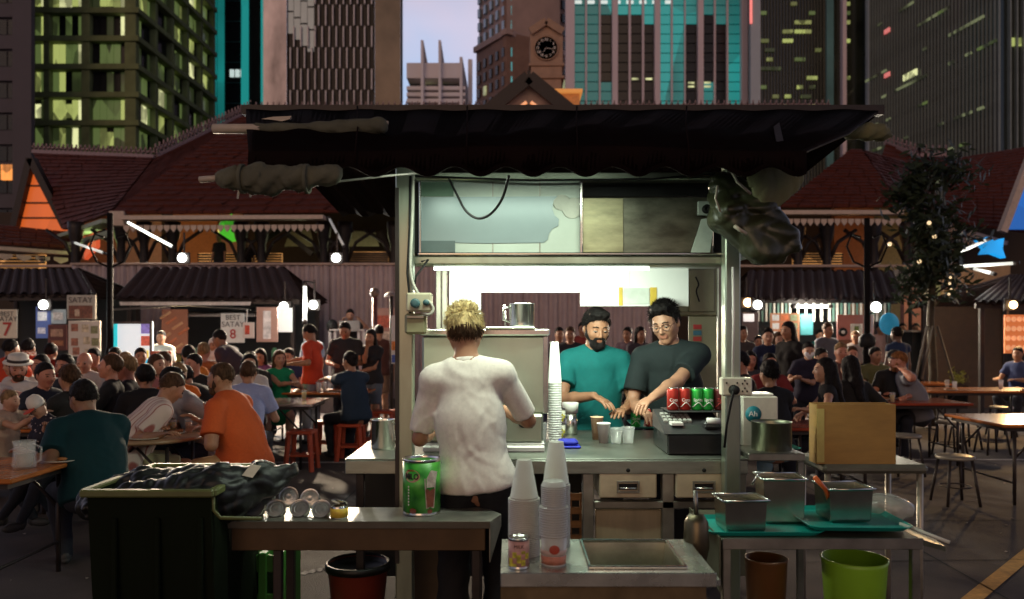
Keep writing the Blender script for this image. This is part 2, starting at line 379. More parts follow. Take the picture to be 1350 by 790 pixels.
def person(label, X, Y, yaw, H=1.72, sit=None, z0=0, lean=0, side=0, tw=0, head=(0, 5, 0), hr=None, hl=None, fr=None, fl=None, skin='tan',
           hair=('short', 'black'), top=((.05, .05, .05), .55), hem=.04, bottom=((.02, .022, .03), 'long'), pat=None, hat=None, beard=None, glasses=False,
           bulk=1, fem=False, res=.017, hdr=None, hdl=None, curl=.5, curll=None, collar=None, group=None, extra=None, belly=0, amp=None, feet=True, mask=False, shoe=(.03, .03, .03), poler=None, polel=None):
    PN[0] += 1; s = H / 1.72; f_ = .88 if fem else 1.0
    T = thing('person', label, 'person', (X, Y, z0), group, R(yaw))
    zp = (sit + .085) if sit else .915 * s
    p0 = np.array([0, 0, zp]); rz = rotm('z', R(tw))
    def dr(a): return rz @ nrm([math.sin(R(side)), math.sin(R(a)), math.cos(R(a))])
    u1, u2 = dr(lean * .8), dr(lean * 1.25); rx = rz @ np.array([1., 0, 0]); rx = nrm(rx - u2 * (rx @ u2)); fw = np.cross(u2, rx)
    ch = p0 + u1 * .27 * s; nb = ch + u2 * .255 * s
    hv = nrm(u2 * .45 + np.array([0, 0, .75]) + fw * .14); Rh = rotm('z', R(tw + head[0])) @ rotm('x', -R(head[1])) @ rotm('y', R(head[2]))
    hc = nb + hv * .095 * s + Rh @ np.array([0, .018, .075]) * s
    def hp(x, y, z): return hc + Rh @ (np.array([x, y, z]) * s)
    sw = .170 * s * f_ * (.5 + .5 * bulk); shR, shL = nb - u2 * .05 * s + rx * sw, nb - u2 * .05 * s - rx * sw
    hip = .085 * s; hiR, hiL = p0 + [hip, 0, 0], p0 - [hip, 0, 0]
    if sit:
        fr = fr or (.13, .40, .08); fl = fl or (-.13, .38, .08); hr = hr or (.16, .42, .80); hl = hl or (-.16, .42, .80)
    else:
        fr = fr or (.11, .0, .08); fl = fl or (-.11, .02, .08); hr = hr or (.26 * s, .06, .83 * s); hl = hl or (-.26 * s, .06, .83 * s)
    pr = np.array(poler if poler is not None else [.55, -.55, -.8]); pl = np.array(polel if polel is not None else [-.55, -.55, -.8])
    elR, wrR = ik(shR, np.array(hr, float), .285 * s, .25 * s, pr); elL, wrL = ik(shL, np.array(hl, float), .285 * s, .25 * s, pl)
    knR, anR = ik(hiR, np.array(fr, float), .43 * s, .41 * s, np.array([.2, 1, .25])); knL, anL = ik(hiL, np.array(fl, float), .43 * s, .41 * s, np.array([-.2, 1, .25]))
    b_ = bulk; sm = skin_m(skin)
    torso = [cap(p0 - [hip * .9, 0, 0], p0 + [hip * .9, 0, 0], .098 * b_ * s, .098 * b_ * s, .05, (1.05, np.array([0, 1., 0]))),
             cap(p0, ch, .125 * b_ * s, .13 * b_ * s * f_, .05, (1.3, fw)),
             cap(ch, nb - u2 * .10 * s, .152 * b_ * s * f_, .138 * b_ * s * f_, .05, (1.42, fw)),
             cap(shR - rx * .03, shL + rx * .03, .050 * s, .050 * s, .05), cap(nb + u2 * .01, shR, .045 * s, .05 * s, .04), cap(nb + u2 * .01, shL, .045 * s, .05 * s, .04)]
    if belly: torso.append(ell(p0 + u1 * .14 * s + fw * (.05 + belly * .5), np.array([.13, .10, .14]) * s * b_, None, .06))
    if fem: torso += [ell(ch + u2 * .07 * s + fw * .085 + rx * q, np.array([.055, .05, .055]) * s, None, .04) for q in (-.065 * s, .065 * s)]
    aR = cap(shR, elR, .046 * b_ * s * f_, .038 * s * f_ * b_, .03); aL = cap(shL, elL, .046 * b_ * s * f_, .038 * s * f_ * b_, .03)
    fR = [cap(elR, elR * .6 + wrR * .4, .037 * s * f_ * b_, .038 * s * f_ * b_, .02), cap(elR * .6 + wrR * .4, wrR, .037 * s * f_ * b_, .025 * s * f_, .02)]
    fL = [cap(elL, elL * .6 + wrL * .4, .037 * s * f_ * b_, .038 * s * f_ * b_, .02), cap(elL * .6 + wrL * .4, wrL, .037 * s * f_ * b_, .025 * s * f_, .02)]
    thR = cap(hiR, knR, .088 * b_ * s, .056 * s, .04); thL = cap(hiL, knL, .088 * b_ * s, .056 * s, .04)
    caR = [cap(knR, knR * .65 + anR * .35 + [0, -.012, 0], .054 * s, .056 * s, .03), cap(knR * .65 + anR * .35 + [0, -.012, 0], anR, .053 * s, .034 * s, .03)]
    caL = [cap(knL, knL * .65 + anL * .35 + [0, -.012, 0], .054 * s, .056 * s, .03), cap(knL * .65 + anL * .35 + [0, -.012, 0], anL, .053 * s, .034 * s, .03)]
    hs = s
    def E(c, r, k=.02, sub=False): return ell(hp(*c), np.array(r) * hs, Rh, k, (), sub)
    def Cp(a, b, ra, rb, k=.015, sub=False): return cap(hp(*a), hp(*b), ra * hs, rb * hs, k, None, (), sub)
    jw = .9 if fem else 1
    headp = [E((0, -.012, .022), (.075, .095, .090), .03), E((0, .028, -.03), (.061, .062, .078), .03), Cp((0, .052, -.088), (0, .035, -.06), .024 * jw, .04, .02),
             Cp((.045 * jw, .0, -.052), (.006, .052, -.092), .022, .02, .02), Cp((-.045 * jw, .0, -.052), (-.006, .052, -.092), .022, .02, .02),
             Cp((-.03, .076, .024), (.03, .076, .024), .012, .012, .014), Cp((.035, .06, -.025), (.04, .055, -.02), .022, .02, .02), Cp((-.035, .06, -.025), (-.04, .055, -.02), .022, .02, .02)]
    if res < .012: headp += [E((.031, .099, .004), (.019, .014, .011), .008, True), E((-.031, .099, .004), (.019, .014, .011), .008, True)]
    headp += [Cp((0, .088, .012), (0, .107, -.026), .007, .0115, .008), Cp((-.012, .094, -.032), (.012, .094, -.032), .008, .008, .008),
              Cp((-.02, .086, -.054), (.02, .086, -.054), .006, .006, .006), Cp((-.016, .084, -.066), (.016, .084, -.066), .0075, .0075, .006),
              E((.077, -.008, -.008), (.010, .020, .032), .008), E((-.077, -.008, -.008), (.010, .020, .032), .008)]
    neck = [cap(nb - u2 * .02, hp(0, -.02, -.055), .056 * s * f_, .052 * s * f_, .025)]
    def matfn(c):
        l = ((c - hc) @ Rh) / s; return ((np.abs(l[:, 0]) < .026) & (l[:, 1] > .078) & (l[:, 2] < -.048 + .15 * np.abs(l[:, 0])) & (l[:, 2] > -.073)).astype(int)
    prims = torso + neck + headp + [aR, aL] + fR + fL + [thR, thL] + caR + caL
    # palms
    mb = MB()
    for (wr, el, sg, hd, cl) in ((wrR, elR, 1, hdr, curl), (wrL, elL, -1, hdl, curll if curll is not None else curl)):
        d = nrm(hd if hd is not None else (wr - el)); side_ = nrm(np.cross(d, [0, 0, 1.]) if abs(d[2]) < .93 else np.array([0, 1., 0]) * sg)
        if abs(d[2]) >= .93: side_ = nrm(side_ - d * (side_ @ d)); side_ = -side_ * sg
        pn = nrm(np.cross(side_, d)); pn = -pn if pn[2] > 0 else pn       # palm faces down
        th = -side_ * sg if abs(d[2]) < .93 else side_ * sg
        prims.append(cap(wr, wr + d * .078 * s, .030 * s, .036 * s, .012, (2.3, pn)))
        for i, (o, L) in enumerate(((.027, .068), (.009, .077), (-.009, .071), (-.027, .056))):
            b0 = wr + d * (.088 - .004 * abs(i - 1)) * s + th * o * s; fan = th * o * 3.2
            d1 = nrm(d + pn * cl * .55 + fan); d2 = nrm(d + pn * cl * 1.5 + fan); d3 = nrm(d + pn * cl * 2.3 + fan)
            q1 = b0 + d1 * L * .46 * s; q2 = q1 + d2 * L * .32 * s; q3 = q2 + d3 * L * .26 * s
            mb.tube([b0 - d * .02, b0, q1, q2, q3, q3 + d3 * .004], [.0095 * s, .0095 * s, .0085 * s, .0078 * s, .0065 * s, .003], 8)
        t0 = wr + d * .022 * s + th * .022 * s; t1 = t0 + nrm(d * .7 + th * .8 + pn * .3) * .042 * s; t2 = t1 + nrm(d * .9 + th * .25 + pn * .5 * cl) * .034 * s
        mb.tube([t0, t0 * .5 + t1 * .5, t1, t2, t2 + nrm(t2 - t1) * .004], [.013 * s, .0125 * s, .0105 * s, .008 * s, .004], 8)
    me = sdf_mesh(prims, res, 'body', [sm, lip_m(skin)], None, matfn); join_extra(me, mb); ob('body', me, T)
    # eyes
    wm, im, bm_ = M('eye_white', (.62, .6, .57), .25, var=0), M('iris', (.02, .012, .008), .1, var=0), hair_m(hair[1] if hair[1] != 'blond' else 'light')
    for q in (-1, 1):
        e = MB(); 
        if res < .012:
            e.ball(hp(q * .031, .0785, .004), .0125 * hs, 12, 0); cc = np.array(hp(q * .031, .0862, -.0015)); e.ball(cc, .0062 * hs, 10, 1)
            ob('eye', e.mesh('eye', [wm, im]), T)
            ld = MB(); ld.ball(hp(q * .031, .0788, .0075), (.0150 * hs, .0128 * hs, .0092 * hs), 14, 0, Matrix(Rh.tolist())); ob('upper_lid', ld.mesh('upper_lid', sm), T); l = MB(); l.tube([hp(q * .017, .0885, .000), hp(q * .031, .0915, .0018), hp(q * .046, .083, .000)], [.0010, .0016, .0010], 6); ob('eyelid', l.mesh('eyelid', bm_), T)
            bq = MB(); bq.tube([hp(q * .012, .088, .024), hp(q * .028, .0895, .030), hp(q * .05, .078, .024)], [.0035, .0048, .002], 6); ob('eyebrow', bq.mesh('eyebrow', bm_), T)
        else:
            e.ball(hp(q * .031, .083, .004), (.011 * hs, .011 * hs, .008 * hs), 8, 0, Matrix(Rh.tolist())); ob('eye', e.mesh('eye', im), T)
            bq = MB(); bq.tube([hp(q * .012, .089, .024), hp(q * .048, .08, .026)], [.004, .004], 5); ob('eyebrow', bq.mesh('eyebrow', bm_), T)
    # hair
    st, hcol = hair; hn = (rotm('x', 0)); nl = Rh @ nrm([0, -.693, .72]); cutp = (hp(0, .083, .068), -nl)
    def N(seed, a): return folds(seed, a, 3.0, False)
    if st != 'bald':
        hres = max(min(res, .013), .008); th_ = {'buzz': .004, 'short': .011, 'long': .013, 'quiff': .010, 'bun': .009, 'mess': .014, 'sides': .004}.get(st, .011)
        hpz = [grow(E((0, -.018, .033), (.0725, .092, .0885)), (th_ * .75) * s, ((hp(0, .083, .088), -nl),)), cap(hp(.073, .012, .02), hp(.074, .016, -.01), .008 * s, .004 * s, .008), cap(hp(-.073, .012, .02), hp(-.074, .016, -.01), .008 * s, .004 * s, .008)]
        if st == 'quiff':
            hpz = [grow(E((0, -.014, .026), (.073, .094, .09)), .006 * s, ((hp(0, .083, .062), -nl),)), E((0, .035, .105), (.062, .055, .032)), E((0, -.02, .108), (.064, .065, .030))]
        if st == 'spiky': hpz += [E((0, .035, .105), (.058, .05, .024))]
        if st == 'side': hpz += [E((0, .035, .100), (.06, .05, .022))]
        if st == 'long':
            bk = -fw; e0 = hp(0, -.06, -.02); low = nb + bk * .12 * s - u2 * .16 * s
            hpz += [cap(e0, nb + bk * .07 * s, .068 * s, .07 * s, .04), cap(nb + bk * .07 * s, low, .07 * s, .05 * s, .04, (1.5, fw)),
                    cap(hp(.066, -.015, .02), nb + rx * .075 * s + fw * -.0, .03 * s, .03 * s, .03), cap(hp(-.066, -.015, .02), nb - rx * .075 * s + fw * -.0, .03 * s, .03 * s, .03)]
        if st == 'bun': hpz += [E((0, -.115, .05), (.035, .032, .035)), E((0, -.07, -.02), (.06, .045, .05))]
        if st == 'pony': hpz += [cap(hp(0, -.10, .03), hp(0, -.15, -.03), .028 * s, .03 * s, .02), cap(hp(0, -.15, -.03), hp(0, -.13, -.15), .03 * s, .014 * s, .02)]
        if res < .0165:
            rl = random.Random(PN[0]); lk = MB(); L0 = {'quiff': .034, 'spiky': .034, 'mess': .04, 'buzz': .008, 'short': .020, 'side': .026}.get(st, .022)
            for _ in range(3200 if res < .009 else 420):
                v = Vector((rl.gauss(0, 1), rl.gauss(0, 1), rl.gauss(0, 1))).normalized(); l = np.array([v.x * .080, v.y * .100 - .014, v.z * .094 + .03])
                if (l - np.array([0, .083, .087])) @ np.array([0, -.693, .72]) < .004: continue
                nn_ = np.array(v); up = max(0, v.z)
                if st in ('quiff', 'spiky'): dr_ = nn_ * .7 * up + np.array([rl.gauss(0, .35), .15 + .5 * max(v.y, 0) * up, -.9 + 1.6 * up])
                elif st in ('long', 'bun', 'pony'): dr_ = np.array([v.x * .3, -.8 * (st != 'long') - .2, -.8]) + nn_ * .08
                else: dr_ = np.array([rl.gauss(0, .4) + (.6 if st == 'side' else 0) * up, -.35 + .7 * up * (v.y > -.3), -.9 + .5 * up]) + nn_ * .28
                dr_ = nrm(dr_); L = L0 * rl.uniform(.5, 1.1); pa = hp(*(l - nn_ * .002)); pb = hp(*(l + dr_ * L * .5 + nn_ * .003)); pc = hp(*(l + dr_ * L))
                lk.tube([pa, pb, pc], ([.0019, .0016, .0003] if res < .009 else [.0030, .0024, .0004]), 3, False, int(st == 'quiff' and l[2] < .012))
            ob('hair_locks', lk.mesh('hair_locks', [hair_m(hcol), hair_m('brown')]), T)['kind'] = 'stuff'
        a = .0035 if st in ('mess', 'quiff', 'spiky') else .0028
        if st == 'quiff':
            ob('hair', sdf_mesh(hpz, hres, 'hair', [hair_m(hcol), hair_m('brown')], N(PN[0], a), lambda c: ((((c - hc) @ Rh)[:, 2] / s) < .012).astype(int)), T)
        else: ob('hair', sdf_mesh(hpz, hres, 'hair', hair_m(hcol), N(PN[0], a)), T)
    if beard:
        f = max(min(res, .011), .007)
        bp = [Cp((.052, .02, -.04), (.02, .06, -.088), .021, .024, .02), Cp((-.052, .02, -.04), (-.02, .06, -.088), .021, .024, .02), Cp((-.02, .062, -.092), (.02, .062, -.092), .028, .028, .02),
              Cp((-.022, .090, -.046), (0, .096, -.041), .006, .0065, .006), Cp((.022, .090, -.046), (0, .096, -.041), .006, .0065, .006),
              Cp((.058, .012, .0), (.056, .02, -.04), .017, .019, .02), Cp((-.058, .012, .0), (-.056, .02, -.04), .017, .019, .02), Cp((.027, .086, -.05), (.026, .078, -.08), .010, .014, .01), Cp((-.027, .086, -.05), (-.026, .078, -.08), .010, .014, .01)]
        if beard[1] == 'big': bp.append(Cp((0, .06, -.11), (0, .058, -.125), .03, .02, .02))
        ob('beard', sdf_mesh(bp, f, 'beard', hair_m(beard[0]), N(PN[0] + 5, .0012)), T)
    if glasses:
        g = MB()
        for q in (-1, 1):
            g.tube([hp(q * .033 + .026 * math.cos(t), .100 - .006 * abs(math.cos(t)), .001 + .020 * math.sin(t)) for t in np.linspace(0, 2 * math.pi, 17)], .0022, 6, False)
            g.tube([hp(q * .058, .095, .006), hp(q * .076, .07, .008), hp(q * .080, -.005, .004)], .0018, 6)
        g.tube([hp(-.008, .103, .004), hp(.008, .103, .004)], .002, 6); ob('glasses', g.mesh('glasses', M('glasses_frame', (.05, .02, .012), .3)), T)
    if mask: ob('face_mask', sdf_mesh([Cp((.03, .06, -.03), (-.03, .06, -.03), .042, .042, .02), Cp((0, .07, -.05), (0, .055, -.085), .035, .032, .02)], .011, 'face_mask', M('mask_white', (.7, .7, .72), .8)), T)
    if hat:
        kind, hc1, hc2 = hat; mt = Matrix(Rh.tolist()); q = MB(); m1 = M('hat_%d_%d' % (hc1[0] * 100, hc1[2] * 100), hc1, .8, bump=.2); m2 = M('hatband_%d_%d' % (hc2[0] * 100, hc2[2] * 100), hc2, .8)
        if kind == 'fedora':
            q.lathe([(.135 * s, -.004), (.137 * s, .004), (.098 * s, .006), (.098 * s, .008), (.09 * s, .075), (.07 * s, .088), (.02, .08)], hp(0, -.01, .062), 24, 0, mt, True, 1.1)
            q.lathe([(.1005 * s, .012), (.098 * s, .040)], hp(0, -.01, .062), 24, 1, mt, True, 1.1); q.lathe([(.0, -.004), (.135 * s, -.0045)], hp(0, -.01, .062), 24, 0, mt, True, 1.1)
        elif kind == 'cap':
            q.lathe([(.093 * s, -.01), (.094 * s, .02), (.08 * s, .055), (.05 * s, .078), (.0, .086)], hp(0, -.008, .045), 20, 0, mt, True, 1.15)
            q.ball(hp(0, .13, .045), (.07 * s, .075 * s, .008), 14, 1, mt)
        elif kind == 'hijab':
            pass
        ob('hat', q.mesh('hat', [m1, m2]), T)
        if kind == 'hijab': ob('headscarf', sdf_mesh([grow(E((0, -.012, .022), (.075, .095, .090)), .014, ((hp(0, .085, .07), Rh @ nrm([0, .9, -.3])),)), cap(hp(0, -.01, -.09), nb + fw * .02, .08 * s, .10 * s, .04)], .014, 'headscarf', m1, N(3, .003)), T)
    # clothes
    ap = amp if amp is not None else .0035; off = .013 + .00035 * abs(lean)
    tcol, slv = top[0], top[1]; tm = cloth_m(tcol, pat); hemp = p0 - u1 * hem
    tp = [grow(q, off) for q in torso[2:4]] + [grow(q, off * .55) for q in torso[4:6]] + [grow(cap(hemp - u1 * .02, ch, (.150 if not fem else .135) * b_ * s, .142 * b_ * s * f_, .05, (1.3, fw)), off + .006, ((hemp, -u1),))]
    if hem > .0: tp.append(grow(torso[0], off + .014, ((hemp, -u1),)))
    tp += [grow(q, off) for q in torso[6:]] + [grow(torso[1], off, ((hemp, -u1),))]
    def sleeve(sh, el, wr, fo):
        if slv <= 0: return []
        o = [] ; t = min(slv, 1); e = sh + (el - sh) * t; d = nrm(el - sh)
        o.append(cap(sh, e + d * .02, .046 * b_ * s * f_ + off, (.055 if slv < .8 else .045) * b_ * s * f_ + off, .03, None, ((e, d),) if slv < .95 else ()))
        if slv > 1: g = el + (wr - el) * (slv - 1); o.append(cap(el, g, .043 * s * b_ + .008, .032 * s + .008, .02, None, ((g, nrm(wr - el)),)))
        return o
    tp += sleeve(shR, elR, wrR, fR) + sleeve(shL, elL, wrL, fL)
    nck = [cap(nb + u2 * .03, hp(0, -.0, -.09), .062 * s * f_, .06 * s * f_, .01, None, (), True)]
    ob('shirt' if not fem else 'top', sdf_mesh(tp + nck, res, 'shirt', tm, creases(PN[0] * 3 + 1, ap, [(p0, ch), (ch, nb - u2 * .1), (p0, nb)]) if res < .0125 else folds(PN[0] * 3 + 1, ap)), T)
    if collar:
        cm = cloth_m(collar); q = MB(); q.lathe([(.064 * s, -.012), (.060 * s, .022), (.056 * s, .024), (.062 * s, -.012)], nb + u2 * .02 + fw * .004, 20, 0, Matrix(np.stack([rx, fw, u2], 1).tolist()), True, 1.08); ob('collar', q.mesh('collar', cm), T)
    bc, bt = bottom; btm = cloth_m(bc)
    bp = [grow(torso[0], .009), cap(p0, p0 + u1 * .04, .11 * b_ * s, .11 * b_ * s, .04, (1.3, fw))]
    if bt == 'skirt':
        mid = (knR + knL) / 2; bp += [cap(p0, mid, .16 * s, .17 * s, .05, (1.2, np.array([0, 0, 1.]) if sit else np.array([0, 1., 0])), ((mid, nrm(mid - p0)),))]
    else:
        for th, ca, kn, an, hi_ in ((thR, caR, knR, anR, hiR), (thL, caL, knL, anL, hiL)):
            if bt == 'long': bp += [grow(th, .012)] + [grow(q, .012) for q in ca[:1]] + [cap(ca[1]['a'], an, .064 * s, .052 * s, .03)]
            else:
                e = hi_ + (kn - hi_) * .88; bp.append(cap(hi_, e, .10 * b_ * s, .08 * s, .04, None, ((e, nrm(kn - hi_)),)))
    ob('trousers' if bt == 'long' else ('skirt' if bt == 'skirt' else 'shorts'), sdf_mesh(bp, res * 1.15, 'trousers', btm, folds(PN[0] * 5 + 2, ap)), T)
    if feet:
        for an, q in ((anR, 1), (anL, -1)):
            k = MB(); k.ball(an + [0, .055, -.042], (.045 * s, .13 * s, .036), 12); k.ball(an + [0, -.01, -.02], (.042 * s, .055 * s, .055), 10); ob('shoe', k.mesh('shoe', M('shoe_%d' % int(shoe[0] * 100), shoe, .6)), T)
    T['_j'] = 0
    del T['_j']
    return T, dict(nb=nb, hc=hc, wrR=wrR, wrL=wrL, fw=fw, rx=rx, u2=u2, ch=ch, hp=hp, p0=p0)
# ---------------------------------------------------------------- materials
steel = M('stainless', (.30, .32, .28), .42, 1, var=.15, scale=6, bump=.03, stretch=(1, 1, 6))
steel_w = M('stainless_worn', (.30, .29, .25), .42, 1, var=.3, scale=5, bump=.06)
steel_b = M('stainless_bright', (.62, .62, .58), .2, 1, var=.08, scale=12)
blackm = M('black_paint', (.014, .014, .014), .6, var=.3, spec=.2)
poleb = M('pole_black', (.010, .009, .009), .9, var=.3, spec=.05)
darkiron = M('dark_iron', (.03, .022, .02), .5, .3, var=.3)
white = M('white_plastic', (.75, .74, .7), .4, var=.05)
cream = M('cream_paint', (.55, .48, .36), .6, var=.12)
def lit(name, col, s, scale=3., lo=.25):
    if name in MATS: return MATS[name]
    m = bpy.data.materials.new(name); m.use_nodes = True; t = m.node_tree; b = t.nodes['Principled BSDF']; b.inputs['Base Color'].default_value = (.05, .05, .05, 1); b.inputs['Roughness'].default_value = .3
    n = t.nodes.new('ShaderNodeTexVoronoi'); n.inputs['Scale'].default_value = scale; n2 = t.nodes.new('ShaderNodeTexNoise'); n2.inputs['Scale'].default_value = scale * .7
    tc = t.nodes.new('ShaderNodeTexCoord'); mp = t.nodes.new('ShaderNodeMapping'); mp.inputs['Scale'].default_value = (1, 1, .6)
    oi = t.nodes.new('ShaderNodeObjectInfo'); ad = t.nodes.new('ShaderNodeVectorMath'); ad.operation = 'ADD'
    t.links.new(tc.outputs['Object'], ad.inputs[0]); t.links.new(oi.outputs['Location'], ad.inputs[1]); t.links.new(ad.outputs[0], mp.inputs[0])
    t.links.new(mp.outputs[0], n.inputs['Vector']); t.links.new(mp.outputs[0], n2.inputs['Vector'])
    r = t.nodes.new('ShaderNodeValToRGB'); r.color_ramp.elements[0].position = .42; r.color_ramp.elements[1].position = .62
    r.color_ramp.elements[0].color = tuple(c * lo for c in col) + (1,); r.color_ramp.elements[1].color = tuple(col) + (1,)
    sp = t.nodes.new('ShaderNodeSeparateColor'); t.links.new(n.outputs['Color'], sp.inputs[0]); mi = t.nodes.new('ShaderNodeMath'); mi.operation = 'ADD'
    ml = t.nodes.new('ShaderNodeMath'); ml.operation = 'MULTIPLY'; ml.inputs[1].default_value = .45
    t.links.new(sp.outputs[0], ml.inputs[0]); m2 = t.nodes.new('ShaderNodeMath'); m2.operation = 'MULTIPLY'; m2.inputs[1].default_value = .6; t.links.new(n2.outputs['Fac'], m2.inputs[0])
    t.links.new(ml.outputs[0], mi.inputs[0]); t.links.new(m2.outputs[0], mi.inputs[1])
    t.links.new(mi.outputs[0], r.inputs[0]); t.links.new(r.outputs[0], b.inputs['Emission Color']); b.inputs['Emission Strength'].default_value = s
    MATS[name] = m; return m
def lamp_m(name, col, s): return M(name, (.8, .8, .8), .4, var=0, em=col, es=s)
# ---------------------------------------------------------------- ground
asph = M('asphalt', (.062, .046, .040), .82, var=.55, scale=1.3, bump=.0)
t = asph.node_tree; b = t.nodes['Principled BSDF']; n = t.nodes.new('ShaderNodeTexNoise'); n.inputs['Scale'].default_value = 90; n.inputs['Detail'].default_value = 6
bp_ = t.nodes.new('ShaderNodeBump'); bp_.inputs['Strength'].default_value = .5; bp_.inputs['Distance'].default_value = .01; tcx = t.nodes.new('ShaderNodeTexCoord')
t.links.new(tcx.outputs['Object'], n.inputs['Vector']); t.links.new(n.outputs['Fac'], bp_.inputs['Height']); t.links.new(bp_.outputs[0], b.inputs['Normal'])
q = MB(); q.add([(-700, -60, 0), (700, -60, 0), (700, 1200, 0), (-700, 1200, 0)], [(0, 1, 2, 3)]); tag(q.build('road', asph), kind='structure')
wp = M('road_white_paint', (.42, .38, .36), .8, var=.5, scale=14); yp = M('road_yellow_paint', (.5, .27, .07), .8, var=.3, scale=20)
def stripe(a, b, w_, m, name):
    a, b = Vector(a), Vector(b); d = (b - a).normalized(); p = Vector((-d.y, d.x)) * w_ / 2
    q = MB(); q.add([(a.x + p.x, a.y + p.y, .004), (a.x - p.x, a.y - p.y, .004), (b.x - p.x, b.y - p.y, .004), (b.x + p.x, b.y + p.y, .004)], [(0, 1, 2, 3)]); tag(q.build(name, m), kind='structure')
def G(px, py): Y = CAMZ * FP / (py - HOR); return ((px - 675) / FP * Y, Y)
stripe(G(120, 610), G(800, 610), .10, wp, 'road_line'); stripe(G(1180, 606), G(1500, 607), .08, wp, 'road_line')
stripe(G(478, 609), G(560, 690), .07, wp, 'road_line'); stripe(G(1270, 800), G(1365, 722), .10, yp, 'road_line')
for i in range(4): stripe(G(398 + i * 10, 758 - i * 2), G(406 + i * 10, 754 - i * 2), .05, wp, 'road_mark')
q = MB(); rl_ = random.Random(77); lm_ = M('litter_pale', (.35, .3, .25), .8, var=.5, scale=3)
for i in range(260):      # scattered scraps and grit on the road
    Y = rl_.uniform(3, 14); x = rl_.uniform(-.75, .75) * Y; r = rl_.uniform(.006, .02); a = rl_.uniform(0, 3); q.add([(x + r * math.cos(a + k * 1.4) * rl_.uniform(.5, 1.3), Y + r * math.sin(a + k * 1.4), .003 + .006 * (k % 2)) for k in range(4)], [(0, 1, 2, 3)])
q.build('litter', lm_, kind='stuff', fix=False)
for xx in (-6.2, -1.7, 2.9, 7.6): stripe((xx, 2), (xx + .3, 16), .015, M('road_joint', (.01, .01, .01), .9), 'road_joint')
for yy in (6.6, 11.4): stripe((-14, yy), (14, yy + .2), .015, M('road_joint', (.01, .01, .01), .9), 'road_joint')
stripe(G(1060, 742), G(1350, 738), .012, M('road_joint', (.01, .01, .01), .9), 'road_line')
# ---------------------------------------------------------------- towers
def slab(T, name, a, b, m, bev=0, kind=None):
    q = MB(); q.bb(a, b, bev); return q.build(name, m, T, kind=kind)
PC = {}
def pane(T, name, c, w_, h_, m, rz=0, d=.12):
    k = (name, round(w_, 2), round(h_, 2), m.name, d)
    if k not in PC: qq = MB(); qq.box((0, 0, 0), (w_, d, h_)); PC[k] = qq.mesh(name, m)
    return ob(name, PC[k], T, Vector(c) - root_off(T), (0, 0, rz))
gl_dark = M('glass_dark', (.010, .012, .013), .2, var=.4, scale=.2, spec=.35)
gl_teal = M('glass_teal', (.006, .16, .15), .08, var=.35, scale=.15, spec=1.)
gl_tealem = lit('glass_teal_lit', (.01, .27, .25), .85, .12, .4)  # brightness of the teal glass is put in as emission
yel = lit('office_light', (.62, .70, .20), .60, .55, .22); yel2 = lit('office_light_bright', (.85, .86, .42), .95, .8, .3); grn = lit('office_dim_light', (.10, .14, .04), .8, .35, .2)
# A: concrete tower at the far left
def slabr(T, name, px0, px1, Y, dep, z1, m, z0=0):      # tower body whose side walls splay away from the viewer
    q = MB(); q.prism([(X_(px0, Y), Y, z0), (X_(px1, Y), Y, z0), (X_(px1, Y + dep), Y + dep, z0), (X_(px0, Y + dep), Y + dep, z0)], (0, 0, z1 - z0)); return q.build(name, m, T)
T = thing('office_tower', 'grey concrete tower at the far left edge with dark strip windows', 'office tower', (X_(0, 90), 90, 0))
conc = M('tower_concrete', (.095, .08, .088), .85, var=.12, scale=.3, bump=.1)
slabr(T, 'wall', -60, 42, 90.6, 15, 75, conc); slab(T, 'corner_pier', (X_(17, 90), 89.9, 0), (X_(42, 90) - .02, 90.6, 74.9), conc)
for py in range(-20, 300, 42):
    slab(T, 'spandrel', (X_(-60, 90), 90.1, Z_(py + 42, 90)), (X_(17, 90), 90.6, Z_(py + 24, 90)), conc)
    for k in range(3): pane(T, 'window', (X_(-12 + k * 12.4, 90), 90.5, Z_(py + 12, 90)), .9, 1.7, gl_dark)
olit = lit('orange_window_light', (.9, .30, .06), 1.3, .8, .4)
for k in range(3): slab(T, 'window', (X_(1 + k * 6, 90), 90.0, Z_(237, 90)), (X_(6 + k * 6, 90), 90.4, Z_(217, 90)), olit)
# B: green lit office tower
YB = 100.; T = thing('office_tower', 'green tinted office tower with concrete ledges and lit yellow offices at left', 'office tower', (X_(110, YB), YB, 0))
gconc = M('green_concrete', (.16, .19, .08), .85, var=.3, scale=.5, bump=.1); XC = X_(180, YB)
slab(T, 'core_wall', (X_(-20, YB), YB + .8, 0), (XC - .7, 126, 72), M('office_core', (.02, .024, .016), .6))
fl = 3.52
for i in range(-1, 13):
    z = Z_(200, YB) + fl * i
    slab(T, 'ledge', (X_(-20, YB), YB - .5, z - .35), (XC + .5, YB + .78, z + .35), gconc, .05)
    slab(T, 'ledge', (XC - .72, YB + .8, z - .35), (XC + .5, 126, z + .35), gconc, .05)
for a, b in ((30, 42.5), (58, 66), (108, 119), (165, 180)): slab(T, 'pillar', (X_(a, YB), YB - .2, 0), (X_(b, YB), YB + .79, 71), gconc, .06)
for k in range(5): y = YB + 5.2 + k * 5.1; slab(T, 'pillar', (XC - .71, y - .35, 0), (XC + .25, y + .35, 71), gconc, .05)
r_ = random.Random(3); lits = {(0, 0): .6, (0, 1): .6, (0, 2): .6, (1, 0): .8, (1, 1): .9, (1, 2): .6, (2, 1): .3, (3, 1): .35, (5, 1): .7, (5, 2): .8, (5, 0): .3, (4, 2): .25}
